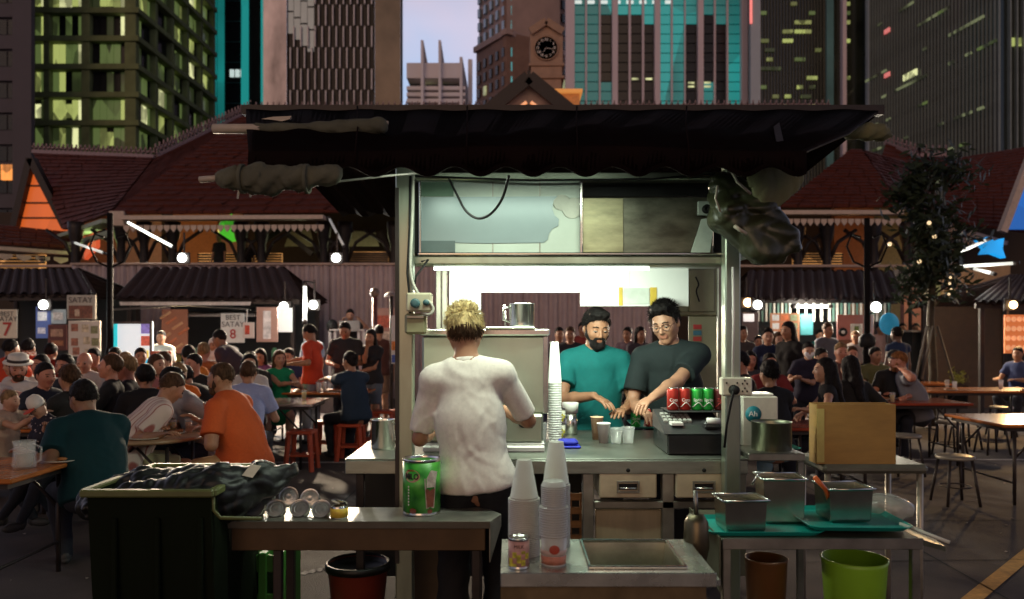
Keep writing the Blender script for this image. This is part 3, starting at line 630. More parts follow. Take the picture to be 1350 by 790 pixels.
for i in range(-1, 7):
    z = Z_(200, YB) + fl * (i + .5)
    for bay, (a, b, nn) in enumerate(((42.5, 58, 2), (66, 108, 5), (119, 165, 5))):
        for k in range(nn):
            xa, xb = X_(a + (b - a) * k / nn, YB) + .04, X_(a + (b - a) * (k + 1) / nn, YB) - .04
            p = r_.random(); pr_ = lits.get((i, bay), .12); m = (yel2 if r_.random() < .35 else yel) if p < pr_ else (grn if p < pr_ + .45 else gl_dark)
            pane(T, 'window', ((xa + xb) / 2, YB + .66, z), xb - xa, 2.7 if r_.random() < .8 or m not in (yel, yel2) else 1.7, m)
for i in range(0, 12):
    z = Z_(200, YB) + fl * (i + .5)
    for k in range(15):
        y = YB + .8 + k * 1.7 + .85; p = r_.random(); pr_ = .32 if i in (5, 6, 7, 8, 9) else .10; m = (yel2 if r_.random() < .3 else yel) if p < pr_ else (grn if p < pr_ + .5 else gl_dark)
        pane(T, 'window', (XC - .62, y, z), 1.55, 2.7, m, R(90))
# C: dark teal glass tower with bright teal piers
YC = 140.; T = thing('glass_tower', 'black glass tower with bright teal vertical strips beside the green offices', 'glass tower', (X_(320, YC), YC, 0))
slabr(T, 'curtain_wall', 262, 349, YC, 20, 95, gl_dark)
for a, b in ((283, 286), (288, 296), (319, 328), (345, 347)): slab(T, 'teal_pier', (X_(a, YC), YC - .5, 0), (X_(b, YC), YC - .01, 94), gl_tealem)
for i in range(20): slab(T, 'mullion', (X_(297, YC), YC - .12, 20 + i * 3.6), (X_(318.5, YC), YC - .01, 20.15 + i * 3.6), M('teal_frame', (.01, .08, .08), .4))
for k in range(3): pane(T, 'window', (X_(306 + 7 * k, YC), YC - .1, Z_(97, YC)), .7, 1.3, lamp_m('ceiling_light_glow', (.7, .85, .8), .7), 0, .2)
# D: reflective tower with white fins
YD = 115.; T = thing('glass_tower', 'mirror glass tower with staggered white fins left of the sky gap', 'glass tower', (X_(440, YD), YD, 0))
mir = M('glass_mirror', (.24, .21, .24), .12, .6, var=.85, scale=.16, stretch=(1, 1, .4), bump=.35)  # swirled cloud reflection is put into the colour by stretched noise
slabr(T, 'curtain_wall', 378, 494, YD, 18, 80, M('glass_brown', (.012, .008, .008), .35, var=.4, scale=.1, spec=.2))
slabr(T, 'mirror_bay', 347, 377.9, YD - .6, 18, 80, mir)
slabr(T, 'bronze_bay', 494.1, 528, YD - .6, 18, 80, M('glass_bronze', (.07, .055, .045), .12, .5, var=.5, scale=.14, bump=.3))
slabr(T, 'edge_pier', 528.1, 531, YD - .8, 18, 80, blackm)
# sky reflection painted as pale panes: upper part, stepping down to the right
sky_gl = M('glass_sky_reflection', (.22, .30, .36), .15, .2, var=.12, scale=.3, spec=1.)
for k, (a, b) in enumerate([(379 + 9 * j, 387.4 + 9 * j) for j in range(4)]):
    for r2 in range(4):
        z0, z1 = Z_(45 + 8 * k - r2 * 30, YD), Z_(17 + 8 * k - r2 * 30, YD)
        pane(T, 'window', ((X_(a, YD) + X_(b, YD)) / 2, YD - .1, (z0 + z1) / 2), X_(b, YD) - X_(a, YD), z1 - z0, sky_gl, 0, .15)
fin = M('white_fin', (.80, .72, .72), .5, var=.1)
for r2 in range(6):
    for k in range(12):
        px = 384 + k * 9.3 + (4.6 if r2 % 2 else 0)
        if px > 493 or (r2 > 3 and px < 412): continue
        pane(T, 'fin', (X_(px, YD), YD - .45, Z_(134 - r2 * 28, YD)), .15, 28 / 9.13 - .12, fin, 0, .3)
# E: white slab building in the sky gap
YE = 112.; T = thing('office_block', 'low white concrete block with two tall fins standing in the sky gap', 'office block', (X_(580, YE), YE, 0))
wc = M('white_concrete', (.80, .74, .76), .8, var=.08, scale=.1, bump=.05); XE = X_(606, YE)
slab(T, 'crown_wall', (X_(536, YE), YE, Z_(103, YE)), (XE, YE + 15, Z_(83, YE)), wc); slab(T, 'core_wall', (X_(537, YE), YE + 3, 0), (XE - .6, YE + 15, Z_(103, YE) - .02), M('dark_window', (.05, .04, .07), .3))  # dark core wall set behind the pale bands
slab(T, 'plant_room', (X_(545, YE), YE + 5, Z_(82.9, YE)), (XE - 2.6, YE + 13, Z_(72, YE)), wc); slab(T, 'end_wall', (XE, YE - .3, 0), (XE + .4, YE + 15.3, Z_(76, YE)), wc)
for i in range(9):
    z = Z_(116 + i * 8.3, YE); slab(T, 'balcony_band', (X_(536, YE), YE, z - .27), (XE - .01, YE + 2.9, z + .27), wc, .03); slab(T, 'side_band', (XE + .41, YE, z - .24), (XE + .8, YE + 15, z + .24), wc, .03)
for px in (556, 579): q = MB(); q.prism([(X_(px, YE), YE - 1.2, 0), (X_(px, YE), YE + 9, 0), (X_(px, YE), YE + 9, Z_(78, YE)), (X_(px, YE), YE - 1.2, Z_(57, YE))], (.36, 0, 0)); q.build('tall_fin', wc, T)
slab(T, 'corner_fin', (XE + .9, YE + 5, 0), (XE + 1.5, YE + 6, Z_(62, YE)), wc)
for k in range(9): pane(T, 'lit_window', (X_(541 + k * 7.3, YE), YE + 2.4, Z_(111 + (k % 3) * 8.3, YE)), .5, .45, yel2 if k % 2 else grn, 0, .3)
# F: brown stone hotel tower
YF = 150.; T = thing('hotel_tower', 'brown stone tower with rows of small square windows behind the clock turret', 'tower', (X_(670, YF), YF, 0))
st = M('brown_stone', (.36, .22, .18), .8, var=.18, scale=.5, bump=.15); st2 = M('pink_stone', (.60, .44, .42), .8, var=.1, scale=.4, bump=.1)
A, B_, C_ = (X_(628, 160), 160.), (X_(668, YF), YF), (X_(746, 162), 162.)
def wallseg(T, name, a, b, z0, z1, m, th=1.0):
    d = Vector((b[0] - a[0], b[1] - a[1])).normalized(); n_ = Vector((-d.y, d.x)) * th; q = MB(); q.prism([(a[0], a[1], z0), (b[0], b[1], z0), (b[0] + n_.x, b[1] + n_.y, z0), (a[0] + n_.x, a[1] + n_.y, z0)], (0, 0, z1 - z0)); return q.build(name, m, T)
zc = Z_(42, YF); wallseg(T, 'wall', A, B_, 0, zc, st, 12); wallseg(T, 'wall', B_, C_, 0, zc - .01, st, 1)
wallseg(T, 'upper_wall', (A[0] + .5, A[1] + .8), (B_[0], B_[1] + .8), zc, 90, st2, 12); wallseg(T, 'upper_wall', (B_[0], B_[1] + .8), (C_[0], C_[1] + .8), zc, 89.9, st, 1)
wallseg(T, 'cornice', (A[0] - .6, A[1] - .4), (B_[0], B_[1] - .7), zc - .6, zc + .5, st2, 1.5); wallseg(T, 'cornice', (B_[0], B_[1] - .7), (C_[0], C_[1] - .5), zc - .61, zc + .49, st2, 1.5)
tl = lit('hotel_window_teal', (.10, .42, .42), .9, .3, .6)
for i in range(12):
    z = 40.8 + i * 2.72
    off = .0 if z < zc - 1 else .8
    for (a, b, nn, face) in ((A, B_, 5, 0), (B_, C_, 7, 1)):
        d = Vector((b[0] - a[0], b[1] - a[1])); ang = math.atan2(d.y, d.x)
        for k in range(nn):
            f = (k + .55) / nn if face == 0 else (.09 + k * .145); p = r_.random()
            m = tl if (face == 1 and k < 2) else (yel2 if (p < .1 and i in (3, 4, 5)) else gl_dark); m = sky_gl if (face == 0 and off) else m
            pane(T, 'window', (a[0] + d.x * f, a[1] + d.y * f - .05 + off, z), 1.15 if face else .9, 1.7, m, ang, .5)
# I: teal tower with white columns
YI = 125.; T = thing('glass_tower', 'teal glass tower with tall white columns behind the stall roof', 'glass tower', (X_(860, YI), YI, 0))
wcol = M('pale_column', (.72, .60, .64), .55, var=.06, scale=.2)
slabr(T, 'curtain_wall', 745, 986, YI, 25, 90, gl_dark)
for a, b in ((745, 757), (771, 773.5), (789, 791.5), (806, 813.5), (828, 831), (845.5, 848.5), (861.5, 869), (883.5, 886), (901, 903), (918, 925.5), (940, 942.5), (956.5, 959), (975, 985)):
    slab(T, 'column', (X_(a, YI), YI - (1.2 if b - a > 6 else .7), 0), (X_(b, YI), YI - .02, 90), wcol, .05)
for i in range(13):
    z = Z_(140 - i * 12.6, YI)
    for (a, b, mm) in ((757, 771, 1), (773.5, 789, 1), (791.5, 806, .35), (813.5, 828, .12), (831, 845.5, .12), (848.5, 861.5, .12), (869, 883.5, .75), (886, 901, .95), (903, 918, .4), (925.5, 940, .1), (942.5, 956.5, .4), (959, 975, 1)):
        pp_ = mm if i < 9 else min(1, mm + .6 * (a > 840))
        pane(T, 'window', ((X_(a, YI) + X_(b, YI)) / 2, YI - .12, z), X_(b - a + 674.2, YI), 1.32, gl_tealem if (pp_ > .7 or i > 9 or (a in (791.5, 925.5) and i < 3)) else gl_dark, 0, .2)  # dark panes paint the reflections between the glowing teal ones
for k in range(8): pane(T, 'ceiling_light', (X_(762 + k * 17, YI), YI - .3, Z_(4, YI)), 1.1, .5, lamp_m('ceiling_light_glow', (.7, .85, .8), .7), 0, .2)
for px, py in ((911, 110), (911, 115), (932, 110), (932, 115), (837, 105), (855, 105)): pane(T, 'ceiling_light', (X_(px, YI), YI - .3, Z_(py, YI)), 1., .25, yel2, 0, .2)
# J: dark tower with scattered yellow windows
YJ = 118.; T = thing('office_tower', 'dark office tower with thin mullions and scattered yellow windows beside the white columns', 'office tower', (X_(1065, YJ), YJ, 0))
slabr(T, 'curtain_wall', 986, 1144, YJ, 25, 85, M('glass_olive', (.018, .022, .014), .15, var=.5, scale=.2, spec=.7))
slab(T, 'white_strip', (X_(987, YJ), YJ - 1, 0), (X_(1000, YJ), YJ - .01, 85), M('pale_blue_panel', (.45, .50, .56), .5, var=.1, scale=.2)); slab(T, 'red_light_strip', (X_(985.6, YJ), YJ - 1.2, Z_(35, YJ)), (X_(988.5, YJ), YJ - 1.01, 84), lamp_m('red_strip_glow', (.9, .12, .1), 1.0))
slab(T, 'teal_strip', (X_(1088, YJ), YJ - .6, 0), (X_(1097, YJ), YJ - .01, 85), M('teal_panel', (.10, .24, .25), .3, var=.2, scale=.2)); slab(T, 'pillar', (X_(1107.5, YJ), YJ - 1, 0), (X_(1112.5, YJ), YJ - .01, 85), wcol); slab(T, 'edge_trim', (X_(1141.5, YJ), YJ - .6, 0), (X_(1144, YJ), YJ - .01, 85), M('pale_blue_panel', (.45, .50, .56)))
dim_y = lit('office_faint_yellow', (.30, .32, .10), .7, .5, .3)
mul = M('thin_mullion', (.10, .10, .07), .5, var=.1)
for k in range(21): slab(T, 'mullion', (X_(1003 + k * 4.1, YJ), YJ - .3, 0), (X_(1003.7 + k * 4.1, YJ), YJ - .01, 84), mul)
for i in range(12):
    for k in range(11):
        if r_.random() < .24: pane(T, 'window', (X_(1006 + k * 8 + (30 if k > 9 else 0), YJ), YJ - .2, Z_(140 - i * 12.2, YJ)), .85 if r_.random() < .6 else 1.5, .5, r_.choice([yel, dim_y, grn, grn, dim_y]), 0, .25)
# K: dark fin tower on the right
Ya, Yb = 90., 116.; xa, xb = X_(1318, Ya), X_(1145, Yb)
T = thing('office_tower', 'dark grey tower at the right edge covered in fine vertical fins', 'office tower', (xa, Ya, 0))
fk = M('grey_fin', (.22, .25, .23), .5, var=.2, scale=.3); bk_ = M('glass_black_green', (.012, .020, .018), .15, var=.5, scale=.15, spec=.8)
wallseg(T, 'curtain_wall', (xb, Yb), (xa, Ya), 0, 70, bk_, 14); slab(T, 'curtain_wall', (xa, Ya + .01, 0), (xa + 12, Ya + 14, 70), bk_)
d = Vector((xa - xb, Ya - Yb)); ang = math.atan2(d.y, d.x); nn = 40
for k in range(nn + 1):
    f = k / nn; pane(T, 'fin', (xb + d.x * f - .25, Yb + d.y * f - .3, 35), .16, 70, fk, ang, .22)
for k in range(7): pane(T, 'fin', (xa + .9 + k * .75, Ya - .3, 35), .14, 70, fk, 0, .6)
slab(T, 'edge_trim', (xb - .35, Yb - .7, 0), (xb - .1, Yb + .2, 70), M('pale_blue_panel', (.45, .50, .56)))
dimy = lit('office_dim_streak', (.20, .22, .11), .7, .5, .12); redl = lamp_m('red_sign_glow', (.7, .12, .1), .8)
for i in range(9):
    z = 17 + i * 3.5; dl = r_.random() * .6
    for k in range(26):
        f = (k + .5) / 26
        if r_.random() < (.6 if (i + k // 6) % 3 == 0 else .12): pane(T, 'window', (xb + d.x * f - .38, Yb + d.y * f, z), 1.05, .32, dimy if r_.random() < .8 else grn, ang, .2)
for (px, py) in ((1176, 41), (1181, 99)): f = .2; pane(T, 'window', (xb + d.x * f - .38, Yb + d.y * f, Z_(py, Yb + d.y * f)), 1.2, .6, redl, ang, .2)
for k in range(4): pane(T, 'window', (xa + 1.3 + k * .75, Ya - .1, Z_(56, Ya)), .6, .9, yel, 0, .2)
for k in range(3): pane(T, 'window', (xb + d.x * .36 + k * .13 - .40, Yb + d.y * .36 - k * 1.0, Z_(97, 105)), .8, .8, yel2, ang, .2)
# ---------------------------------------------------------------- market hall
T = thing('market_hall', 'octagonal market hall with red tiled roofs, toothed fascias and iron columns behind the stalls', 'market hall', (0, 24, 0))
tile = M('roof_tile', (.095, .015, .005), .75, var=.35, scale=6, bump=.3); trim = M('fascia_paint', (.55, .43, .35), .6, var=.12); cre = M('cresting_paint', (.30, .20, .20), .6, var=.2)
def roof(T, a, b, c, d, n, name='roof'):        # a-b eave, d-c ridge; overlapping tile courses
    q = MB(); a, b, c, d = map(Vector, (a, b, c, d)); nn = (b - a).cross(d - a).normalized()
    if nn.z < 0: nn = -nn
    for i in range(n):
        f0, f1 = i / n, min(1, (i + 1.15) / n); l0, r0, l1, r1 = a.lerp(d, f0), b.lerp(c, f0), a.lerp(d, f1), b.lerp(c, f1)
        m_ = max(1, int((r0 - l0).length / .45))
        for j in range(m_):
            fa, fb, up = j / m_, (j + .96) / m_, nn * rnd.uniform(.045, .095); a0, b0, a1, b1 = l0.lerp(r0, fa), l0.lerp(r0, fb), l1.lerp(r1, fa), l1.lerp(r1, fb)
            q.add([a0 + up, b0 + up, b1 + nn * .01, a1 + nn * .01, a0 - nn * .03, b0 - nn * .03], [(0, 1, 2, 3), (4, 5, 1, 0)])
    q.add([a - nn * .05, b - nn * .05, c - nn * .05, d - nn * .05], [(0, 1, 2, 3)]); r = q.build(name, tile, T, fix=False); return r
def cresting(a, b, h=.45, st=.26):
    a, b = Vector(a), Vector(b); L = (b - a).length; n = int(L / st); q = MB(); q.bar(a, b, .22, .14)
    for i in range(n + 1):
        p = a.lerp(b, i / n); q.bar(p, p + Vector((0, 0, h)), .05); q.box(p + Vector((0, 0, h * .55)), (.16, .05, .1), (0, R(45), 0))
    q.bar(a + Vector((0, 0, h * .55)), b + Vector((0, 0, h * .55)), .035); q.build('ridge_cresting', cre, T, kind='stuff')
def fascia(a, b, h, tooth=.20, col=None):
    a, b = Vector(a), Vector(b); L = (b - a).length; u = (b - a).normalized(); n_ = Vector((u.y, -u.x, 0)); q = MB(); q.bar(a - Vector((0, 0, h / 2)), b - Vector((0, 0, h / 2)), .12, h, up=n_)
    q.build('fascia', col or trim, T); q = MB(); k = int(L / tooth)
    for i in range(k):
        p = a.lerp(b, (i + .5) / k) - Vector((0, 0, h)); w2 = tooth * .42
        q.prism([p - u * w2, p + u * w2, p + u * w2 - Vector((0, 0, .10)), p - Vector((0, 0, .21)), p - u * w2 - Vector((0, 0, .10))], n_ * .04)
    q.build('fascia_teeth', col or trim, T, kind='stuff')
E0, E1, H0, K0, K1 = P(147, 281, 24), P(640, 279, 24), P(205, 207, 30), P(330, 147, 36), P(1092, 144, 36)
roof(T, E0, P(1030, 275, 24), K1, K0, 26); roof(T, E0, E0, K0, H0, 18)
roof(T, P(85, 303, 28), E0, H0, P(45, 200, 33), 18)
cresting(P(45, 200, 33), H0, .35); cresting(H0, K0, .5); cresting(K0, K1, .42)
fascia(P(163, 279, 23.9), P(428, 278, 23.9), .42); gtrim = M('fascia_green_lit', (.30, .36, .24), .6, var=.12)  # green light on the return fascia is mixed into its paint colour
fascia(P(85, 303, 28), P(146, 281, 23.9), .5, col=gtrim); slab(T, 'corner_box', P(146, 298, 24) + Vector((0, -.1, 0)), P(165, 279, 24) + Vector((0, .2, 0)), trim)
# left gable, its warm uplight painted as glow behind the timber edge
og = lit('gable_uplit_orange', (.85, .14, .02), .75, .5, .45); a, b, c = P(44, 214, 30), P(22, 304, 30), P(90, 304, 30)
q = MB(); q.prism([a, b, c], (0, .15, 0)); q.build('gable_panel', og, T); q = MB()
for u, v in ((a, b), (a, c)): q.bar(u + Vector((0, -.1, .1)), v + Vector((0, -.1, .1)), .35, .25)
q.build('gable_trim', darkiron, T)
for f in (.35, .6, .82): q = MB(); q.bar(a.lerp(b, f) + Vector((0, -.05, 0)), a.lerp(c, f) + Vector((0, -.05, 0)), .08, .06); q.build('gable_rail', darkiron, T)
roof(T, P(-60, 318, 25), P(88, 326, 27), P(90, 306, 30), P(-60, 290, 29), 6); fascia(P(-60, 317, 24.9), P(92, 328, 26.9), .32, .5)
# right hips
roof(T, P(1030, 272, 24), P(1187, 272, 24), P(1136, 197, 29), P(1122, 197, 29), 20); fascia(P(1028, 273, 23.9), P(1188, 273, 23.9), .36)
roof(T, P(1187, 272, 24), P(1260, 292, 29), P(1200, 215, 33), P(1136, 197, 29), 16)
roof(T, P(1160, 216, 33), P(1247, 228, 33), P(1247, 208, 35), P(1168, 188, 36), 5); cresting(P(1168, 189, 36), P(1212, 205, 34), .45); cresting(P(1212, 205, 34), P(1247, 205, 34), .45)
roof(T, P(1250, 292, 27), P(1400, 312, 24), P(1400, 186, 36), P(1240, 212, 34), 24); fascia(P(1250, 291, 26.9), P(1322, 312, 24.9), .4)
bg_ = lit('gable_lit_blue', (.01, .22, .85), .9, .5, .5); q = MB(); q.prism([P(1365, 195, 23.5), P(1325, 302, 23.5), P(1410, 302, 23.5)], (0, .15, 0)); q.build('gable_panel', bg_, T)  # blue light falling on the gable is painted as emission
q = MB(); q.bar(P(1364, 192, 23.4), P(1321, 306, 23.4), .22, .2); q.build('gable_trim', trim, T)
# lantern gable on the main ridge
Yg = 30.; a, b, c = P(697, 107, Yg), P(642, 152, Yg), P(752, 152, Yg); q = MB()
for u, v in ((a, b), (a, c)): q.bar(u + Vector((0, -.3, .05)), v + Vector((0, -.3, .05)), .16, .5)
q.bar(a + Vector((0, -.3, -.05)), a + Vector((0, -.3, .28)), .12); q.build('gable_trim', darkiron, T)
q = MB(); q.prism([a, b, c], (0, 4, 0)); q.build('lantern_gable', M('gable_stone', (.30, .23, .20), .8, var=.2, scale=2), T)
ol = lamp_m('orange_lit_edge', (1., .30, .05), .8); q = MB()  # orange light on the gable edges, painted as glowing bars
for sx in (-1, 1): q.bar(P(697 + sx * 3, 135, Yg - .35), P(697 + sx * 24, 152, Yg - .35), .14, .1)
q.build('orange_lit_edge', ol, T); q = MB(); q.prism([P(697, 138, Yg - .1), P(677, 154, Yg - .1), P(717, 154, Yg - .1)], (0, .05, 0)); q.build('louvre_opening', blackm, T)
slab(T, 'parapet_box', P(722, 147, 31), P(764, 121, 31) + Vector((0, 1.2, 0)), M('parapet_lit', (.55, .22, .08), .7, var=.3, em=(.6, .2, .05), es=.25)); slab(T, 'parapet_cap', P(716, 121.5, 30.8), P(768, 117, 30.8) + Vector((0, 1.5, 0)), M('parapet_cap_lit', (.5, .22, .08), .7, em=(.9, .35, .08), es=.55))  # orange light on the parapet is put into its colour and emission
# clock turret
Yt = 34.; C = thing('clock_turret', 'brown clock turret with gabled top and black dial above the market roof', 'clock tower', P(720, 150, Yt))
ts = M('turret_stone', (.40, .25, .17), .75, var=.18, scale=2.5, bump=.15); dz = lambda p: Z_(p, Yt); dx = lambda p: X_(p, Yt)
q = MB(); q.prism([(dx(699), Yt, dz(84)), (dx(742), Yt, dz(84)), (dx(742), Yt, dz(44)), (dx(731), Yt, dz(34)), (dx(720), Yt, dz(31)), (dx(709), Yt, dz(34)), (dx(699), Yt, dz(44))], (0, 1.4, 0)); q.build('clock_head', ts, C)
q = MB(); q.bb((dx(697), Yt - .12, dz(88)), (dx(744), Yt + 1.5, dz(84)), .02); q.bb((dx(700), Yt - .05, dz(100)), (dx(741), Yt + 1.45, dz(88.2)), .01); q.bb((dx(697), Yt - .1, dz(104)), (dx(744), Yt + 1.5, dz(100.2)), .02); q.build('string_course', ts, C)
slab(C, 'shaft', (dx(701), Yt, dz(160)), (dx(740), Yt + 1.4, dz(104.2)), ts)
q = MB()
for sx, ex in ((720, 699), (720, 742)): q.bar((dx(sx), Yt - .1, dz(29)), (dx(ex), Yt - .1, dz(43)), .14, .3)
q.build('gable_coping', ts, C); cc = Vector((dx(720), Yt - .02, dz(64)))
q = MB(); q.lathe([(.52, -.03), (.54, .05), (.49, .07), (.48, .03)], cc, 32, 0, (R(90), 0, 0)); q.build('dial_rim', ts, C)
q = MB(); q.lathe([(0, .03), (.485, .03), (.485, 0), (0, 0)], cc, 32, 0, (R(90), 0, 0)); dl_ = q.build('dial', M('dial_black', (.02, .018, .018), .4), C)
wm_ = M('dial_white', (.75, .68, .62), .5, var=0)
for k, s_ in enumerate('XII I II III IV V VI VII VIII IX X XI'.split()):
    a_ = k * math.pi / 6; text(s_, .17, wm_, 'numeral', dl_, cc + Vector((.36 * math.sin(a_), -.045, .36 * math.cos(a_))), (R(90), a_ * 1.0, 0) if False else (R(90), 0, 0), sx=.8, bold=.01)
q = MB(); q.lathe([(.46, .035), (.475, .035)], cc, 32, 0, (R(90), 0, 0)); q.lathe([(.24, .035), (.255, .035)], cc, 32, 0, (R(90), 0, 0)); q.build('chapter_ring', wm_, dl_, fix=False)
for a_, L_ in ((R(215), .22), (R(100), .32)): q = MB(); q.bar(cc + Vector((0, -.055, 0)), cc + Vector((math.sin(a_) * L_, -.055, math.cos(a_) * L_)), .03, .015); q.build('hand', wm_, dl_)
# hall interior seen under the eaves
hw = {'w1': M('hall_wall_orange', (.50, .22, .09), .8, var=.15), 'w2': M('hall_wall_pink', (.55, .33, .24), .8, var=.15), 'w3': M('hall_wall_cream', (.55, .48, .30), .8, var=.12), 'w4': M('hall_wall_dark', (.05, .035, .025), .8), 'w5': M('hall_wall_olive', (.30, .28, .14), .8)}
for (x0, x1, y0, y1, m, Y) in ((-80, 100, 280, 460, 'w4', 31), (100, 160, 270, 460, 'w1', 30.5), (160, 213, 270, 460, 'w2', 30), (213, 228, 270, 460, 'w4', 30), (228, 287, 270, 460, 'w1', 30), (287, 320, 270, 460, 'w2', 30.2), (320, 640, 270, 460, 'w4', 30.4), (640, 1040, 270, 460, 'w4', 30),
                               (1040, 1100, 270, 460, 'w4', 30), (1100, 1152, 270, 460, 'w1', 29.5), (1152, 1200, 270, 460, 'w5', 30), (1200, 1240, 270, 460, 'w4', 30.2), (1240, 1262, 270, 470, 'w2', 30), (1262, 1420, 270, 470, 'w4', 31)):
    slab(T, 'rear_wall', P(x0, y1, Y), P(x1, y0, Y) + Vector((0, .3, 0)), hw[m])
for px in (100, 160, 190, 228, 318, 345, 427, 455, 520, 1052, 1090, 1152, 1195, 1240):
    q = MB(); x = X_(px, 25.5); q.lathe([(.22, 0), (.22, .5), (.15, .6), (.13, 4.4), (.2, 4.6), (.24, 4.9), (.24, 5.1)], (x, 25.5, 0), 12)
    for s_ in (-1, 1): q.tube([(x + s_ * .1, 25.5, 3.9), (x + s_ * .35, 25.5, 4.45), (x + s_ * .95, 25.5, 4.85)], .06, 6)
    q.build('iron_column', darkiron, T)
for (x0, x1, y, n_) in ((262, 345, 334, 5), (348, 372, 334, 5), (462, 512, 332, 6), (0, 60, 336, 4), (1045, 1110, 334, 5)):
    lv = slab(T, 'lit_opening', P(x0, y + 18, 26.5), P(x1, y, 26.5) + Vector((0, .05, 0)), lit('louvre_glow_%d' % (x0 > 1000), (.95, .42, .12), .9, 1.2, .35))
    for i in range(n_): z = Z_(y + 1 + i * 17 / n_, 26.4); q = MB(); q.bb((X_(x0, 26.4), 26.3, z - .06), (X_(x1, 26.4), 26.4, z)); q.build('louvre_slat', darkiron, T)
for (x0, y0, x1, y1) in ((375, 325, 415, 303), (455, 325, 500, 305)): q = MB(); q.add([P(x0, y0, 28), P(x1, y0, 28), P(x1 - 6, y1, 28.5), P(x0 + 8, y1, 28.5)], [(0, 1, 2, 3)]); q.build('ceiling_panel', M('ceiling_olive', (.45, .42, .28), .7), T)
for (a, b) in (((380, 310), (412, 335)), ((418, 328), (452, 318)), ((500, 306), (520, 345)), ((345, 320), (375, 300))): q = MB(); q.bar(P(*a, 26.8), P(*b, 26.8), .16); q.build('iron_brace', darkiron, T)
slab(T, 'rail', P(-40, 352, 25), P(1300, 349, 25) + Vector((0, .2, 0)), M('rail_beige', (.45, .33, .27), .6))
point(P(180, 318, 27.5), 30, (1, .55, .3), .3, parent=T); point(P(262, 310, 27.5), 26, (1, .5, .2), .3, parent=T); point(P(1120, 310, 27), 20, (1, .45, .15), .3, parent=T); point(P(1240, 330, 28), 22, (1, .6, .35), .3, parent=T)
point(P(120, 318, 26.4), 20, (.7, 1, .35), .3, parent=T); point(P(400, 330, 26.8), 14, (.9, .9, .5), .3, parent=T); point(P(485, 322, 26.8), 14, (.9, .9, .5), .3, parent=T)
# red and green hanging lanterns, blue canvas
q = MB(); q.ball((0, 0, 0), (.42, .42, .40), 16); q.bar((0, 0, .38), (0, 0, .8), .04); g = q.build('lantern', lit('green_lantern_glow', (.08, .55, .03), .8, 3, .5)); g.location = P(305, 303, 26); tag(g, 'green glowing paper lantern hanging under the hall eave above the people', 'lantern')
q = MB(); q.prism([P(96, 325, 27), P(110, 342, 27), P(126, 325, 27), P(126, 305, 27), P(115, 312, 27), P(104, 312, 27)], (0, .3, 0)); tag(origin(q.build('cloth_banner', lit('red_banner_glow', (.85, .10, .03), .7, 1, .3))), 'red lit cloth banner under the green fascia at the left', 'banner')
q = MB(); pts = [P(1290, 316, 22), P(1300, 318, 22), P(1305, 312, 22), P(1312, 319, 22), P(1324, 314, 22), P(1322, 328, 22), P(1326, 340, 22), P(1310, 334, 22), P(1296, 335, 22), P(1300, 328, 22)]
q.prism(pts, (0, .25, 0)); tag(origin(q.build('canvas_sign', lit('canvas_lit_blue', (.01, .40, .95), 1.3, 1, .4))), 'blue glowing canvas shape under the right eave', 'canvas')  # blue light on the canvas is put in as emission
# ---------------------------------------------------------------- hoarding and background stalls
cor = M('corrugated_purple', (.42, .335, .34), .6, .1, var=.12, scale=3)
def corrugated(q, a, b, z0, z1, pitch, amp, mi=0, top=None):
    a, b = Vector(a), Vector(b); L = (b - a).length; u = (b - a) / L; n_ = Vector((u.y, -u.x)); k = int(L / pitch * 4); vs = []
    for i in range(k + 1):
        o = (0, 1, 1, 0)[i % 4] * amp; p = a + u * (L * i / k) + n_ * o; vs += [(p.x, p.y, z0), (p.x, p.y, z1)]
    n0 = len(vs); q.add(vs, [(2 * i, 2 * i + 2, 2 * i + 3, 2 * i + 1) for i in range(k)], mi)
    q.add([(v[0] + n_.x * -.05, v[1] - n_.y * .05, v[2]) for v in vs], [(2 * i, 2 * i + 2, 2 * i + 3, 2 * i + 1) for i in range(k)], mi)
H_ = thing('hoarding', 'tall purple grey corrugated metal hoarding behind the left stalls', 'hoarding', (-5, 19, 0))
x0, x1 = X_(95, 19), X_(860, 19); n_ = 9
for i in range(n_):
    q = MB(); corrugated(q, (x0 + (x1 - x0) * i / n_, 19), (x0 + (x1 - x0) * (i + 1) / n_ - .01, 19), 0, Z_(350, 19), .22, .05); q.build('hoarding_panel', cor, H_, fix=False)
q = MB(); q.bb((x0, 18.9, Z_(350, 19)), (x1, 19.1, Z_(347, 19)), .01); q.build('top_rail', M('rail_beige', (.45, .33, .27)), H_)
for i in range(n_ + 1): q = MB(); q.bb((x0 + (x1 - x0) * i / n_ - .05, 19.02, 0), (x0 + (x1 - x0) * i / n_ + .05, 19.15, 3.1)); q.build('post', darkiron, H_)
rf = M('stall_roof_sheet', (.035, .019, .018), .7, 0, var=.25, scale=3)
def corr_roof(T, xa, xb, xra, xrb, Ye, ze, Yr, zr, n=60):
    q = MB(); vs = []
    for i in range(n + 1):
        o = (0, .04, .04, 0)[i % 4]; f = i / n; vs += [(xa + (xb - xa) * f, Ye, ze + o), (xra + (xrb - xra) * f, Yr, zr + o)]
    q.add(vs, [(2 * i, 2 * i + 2, 2 * i + 3, 2 * i + 1) for i in range(n)]); q.add([(v[0], v[1], v[2] - .06) for v in vs], [(2 * i, 2 * i + 2, 2 * i + 3, 2 * i + 1) for i in range(n)])
    q.build('roof_sheet', rf, T, fix=False)
lw = lamp_m('lamp_white_glow', (.95, 1., .92), 14); lwarm = lamp_m('lamp_warm_glow', (1., .62, .28), 12)
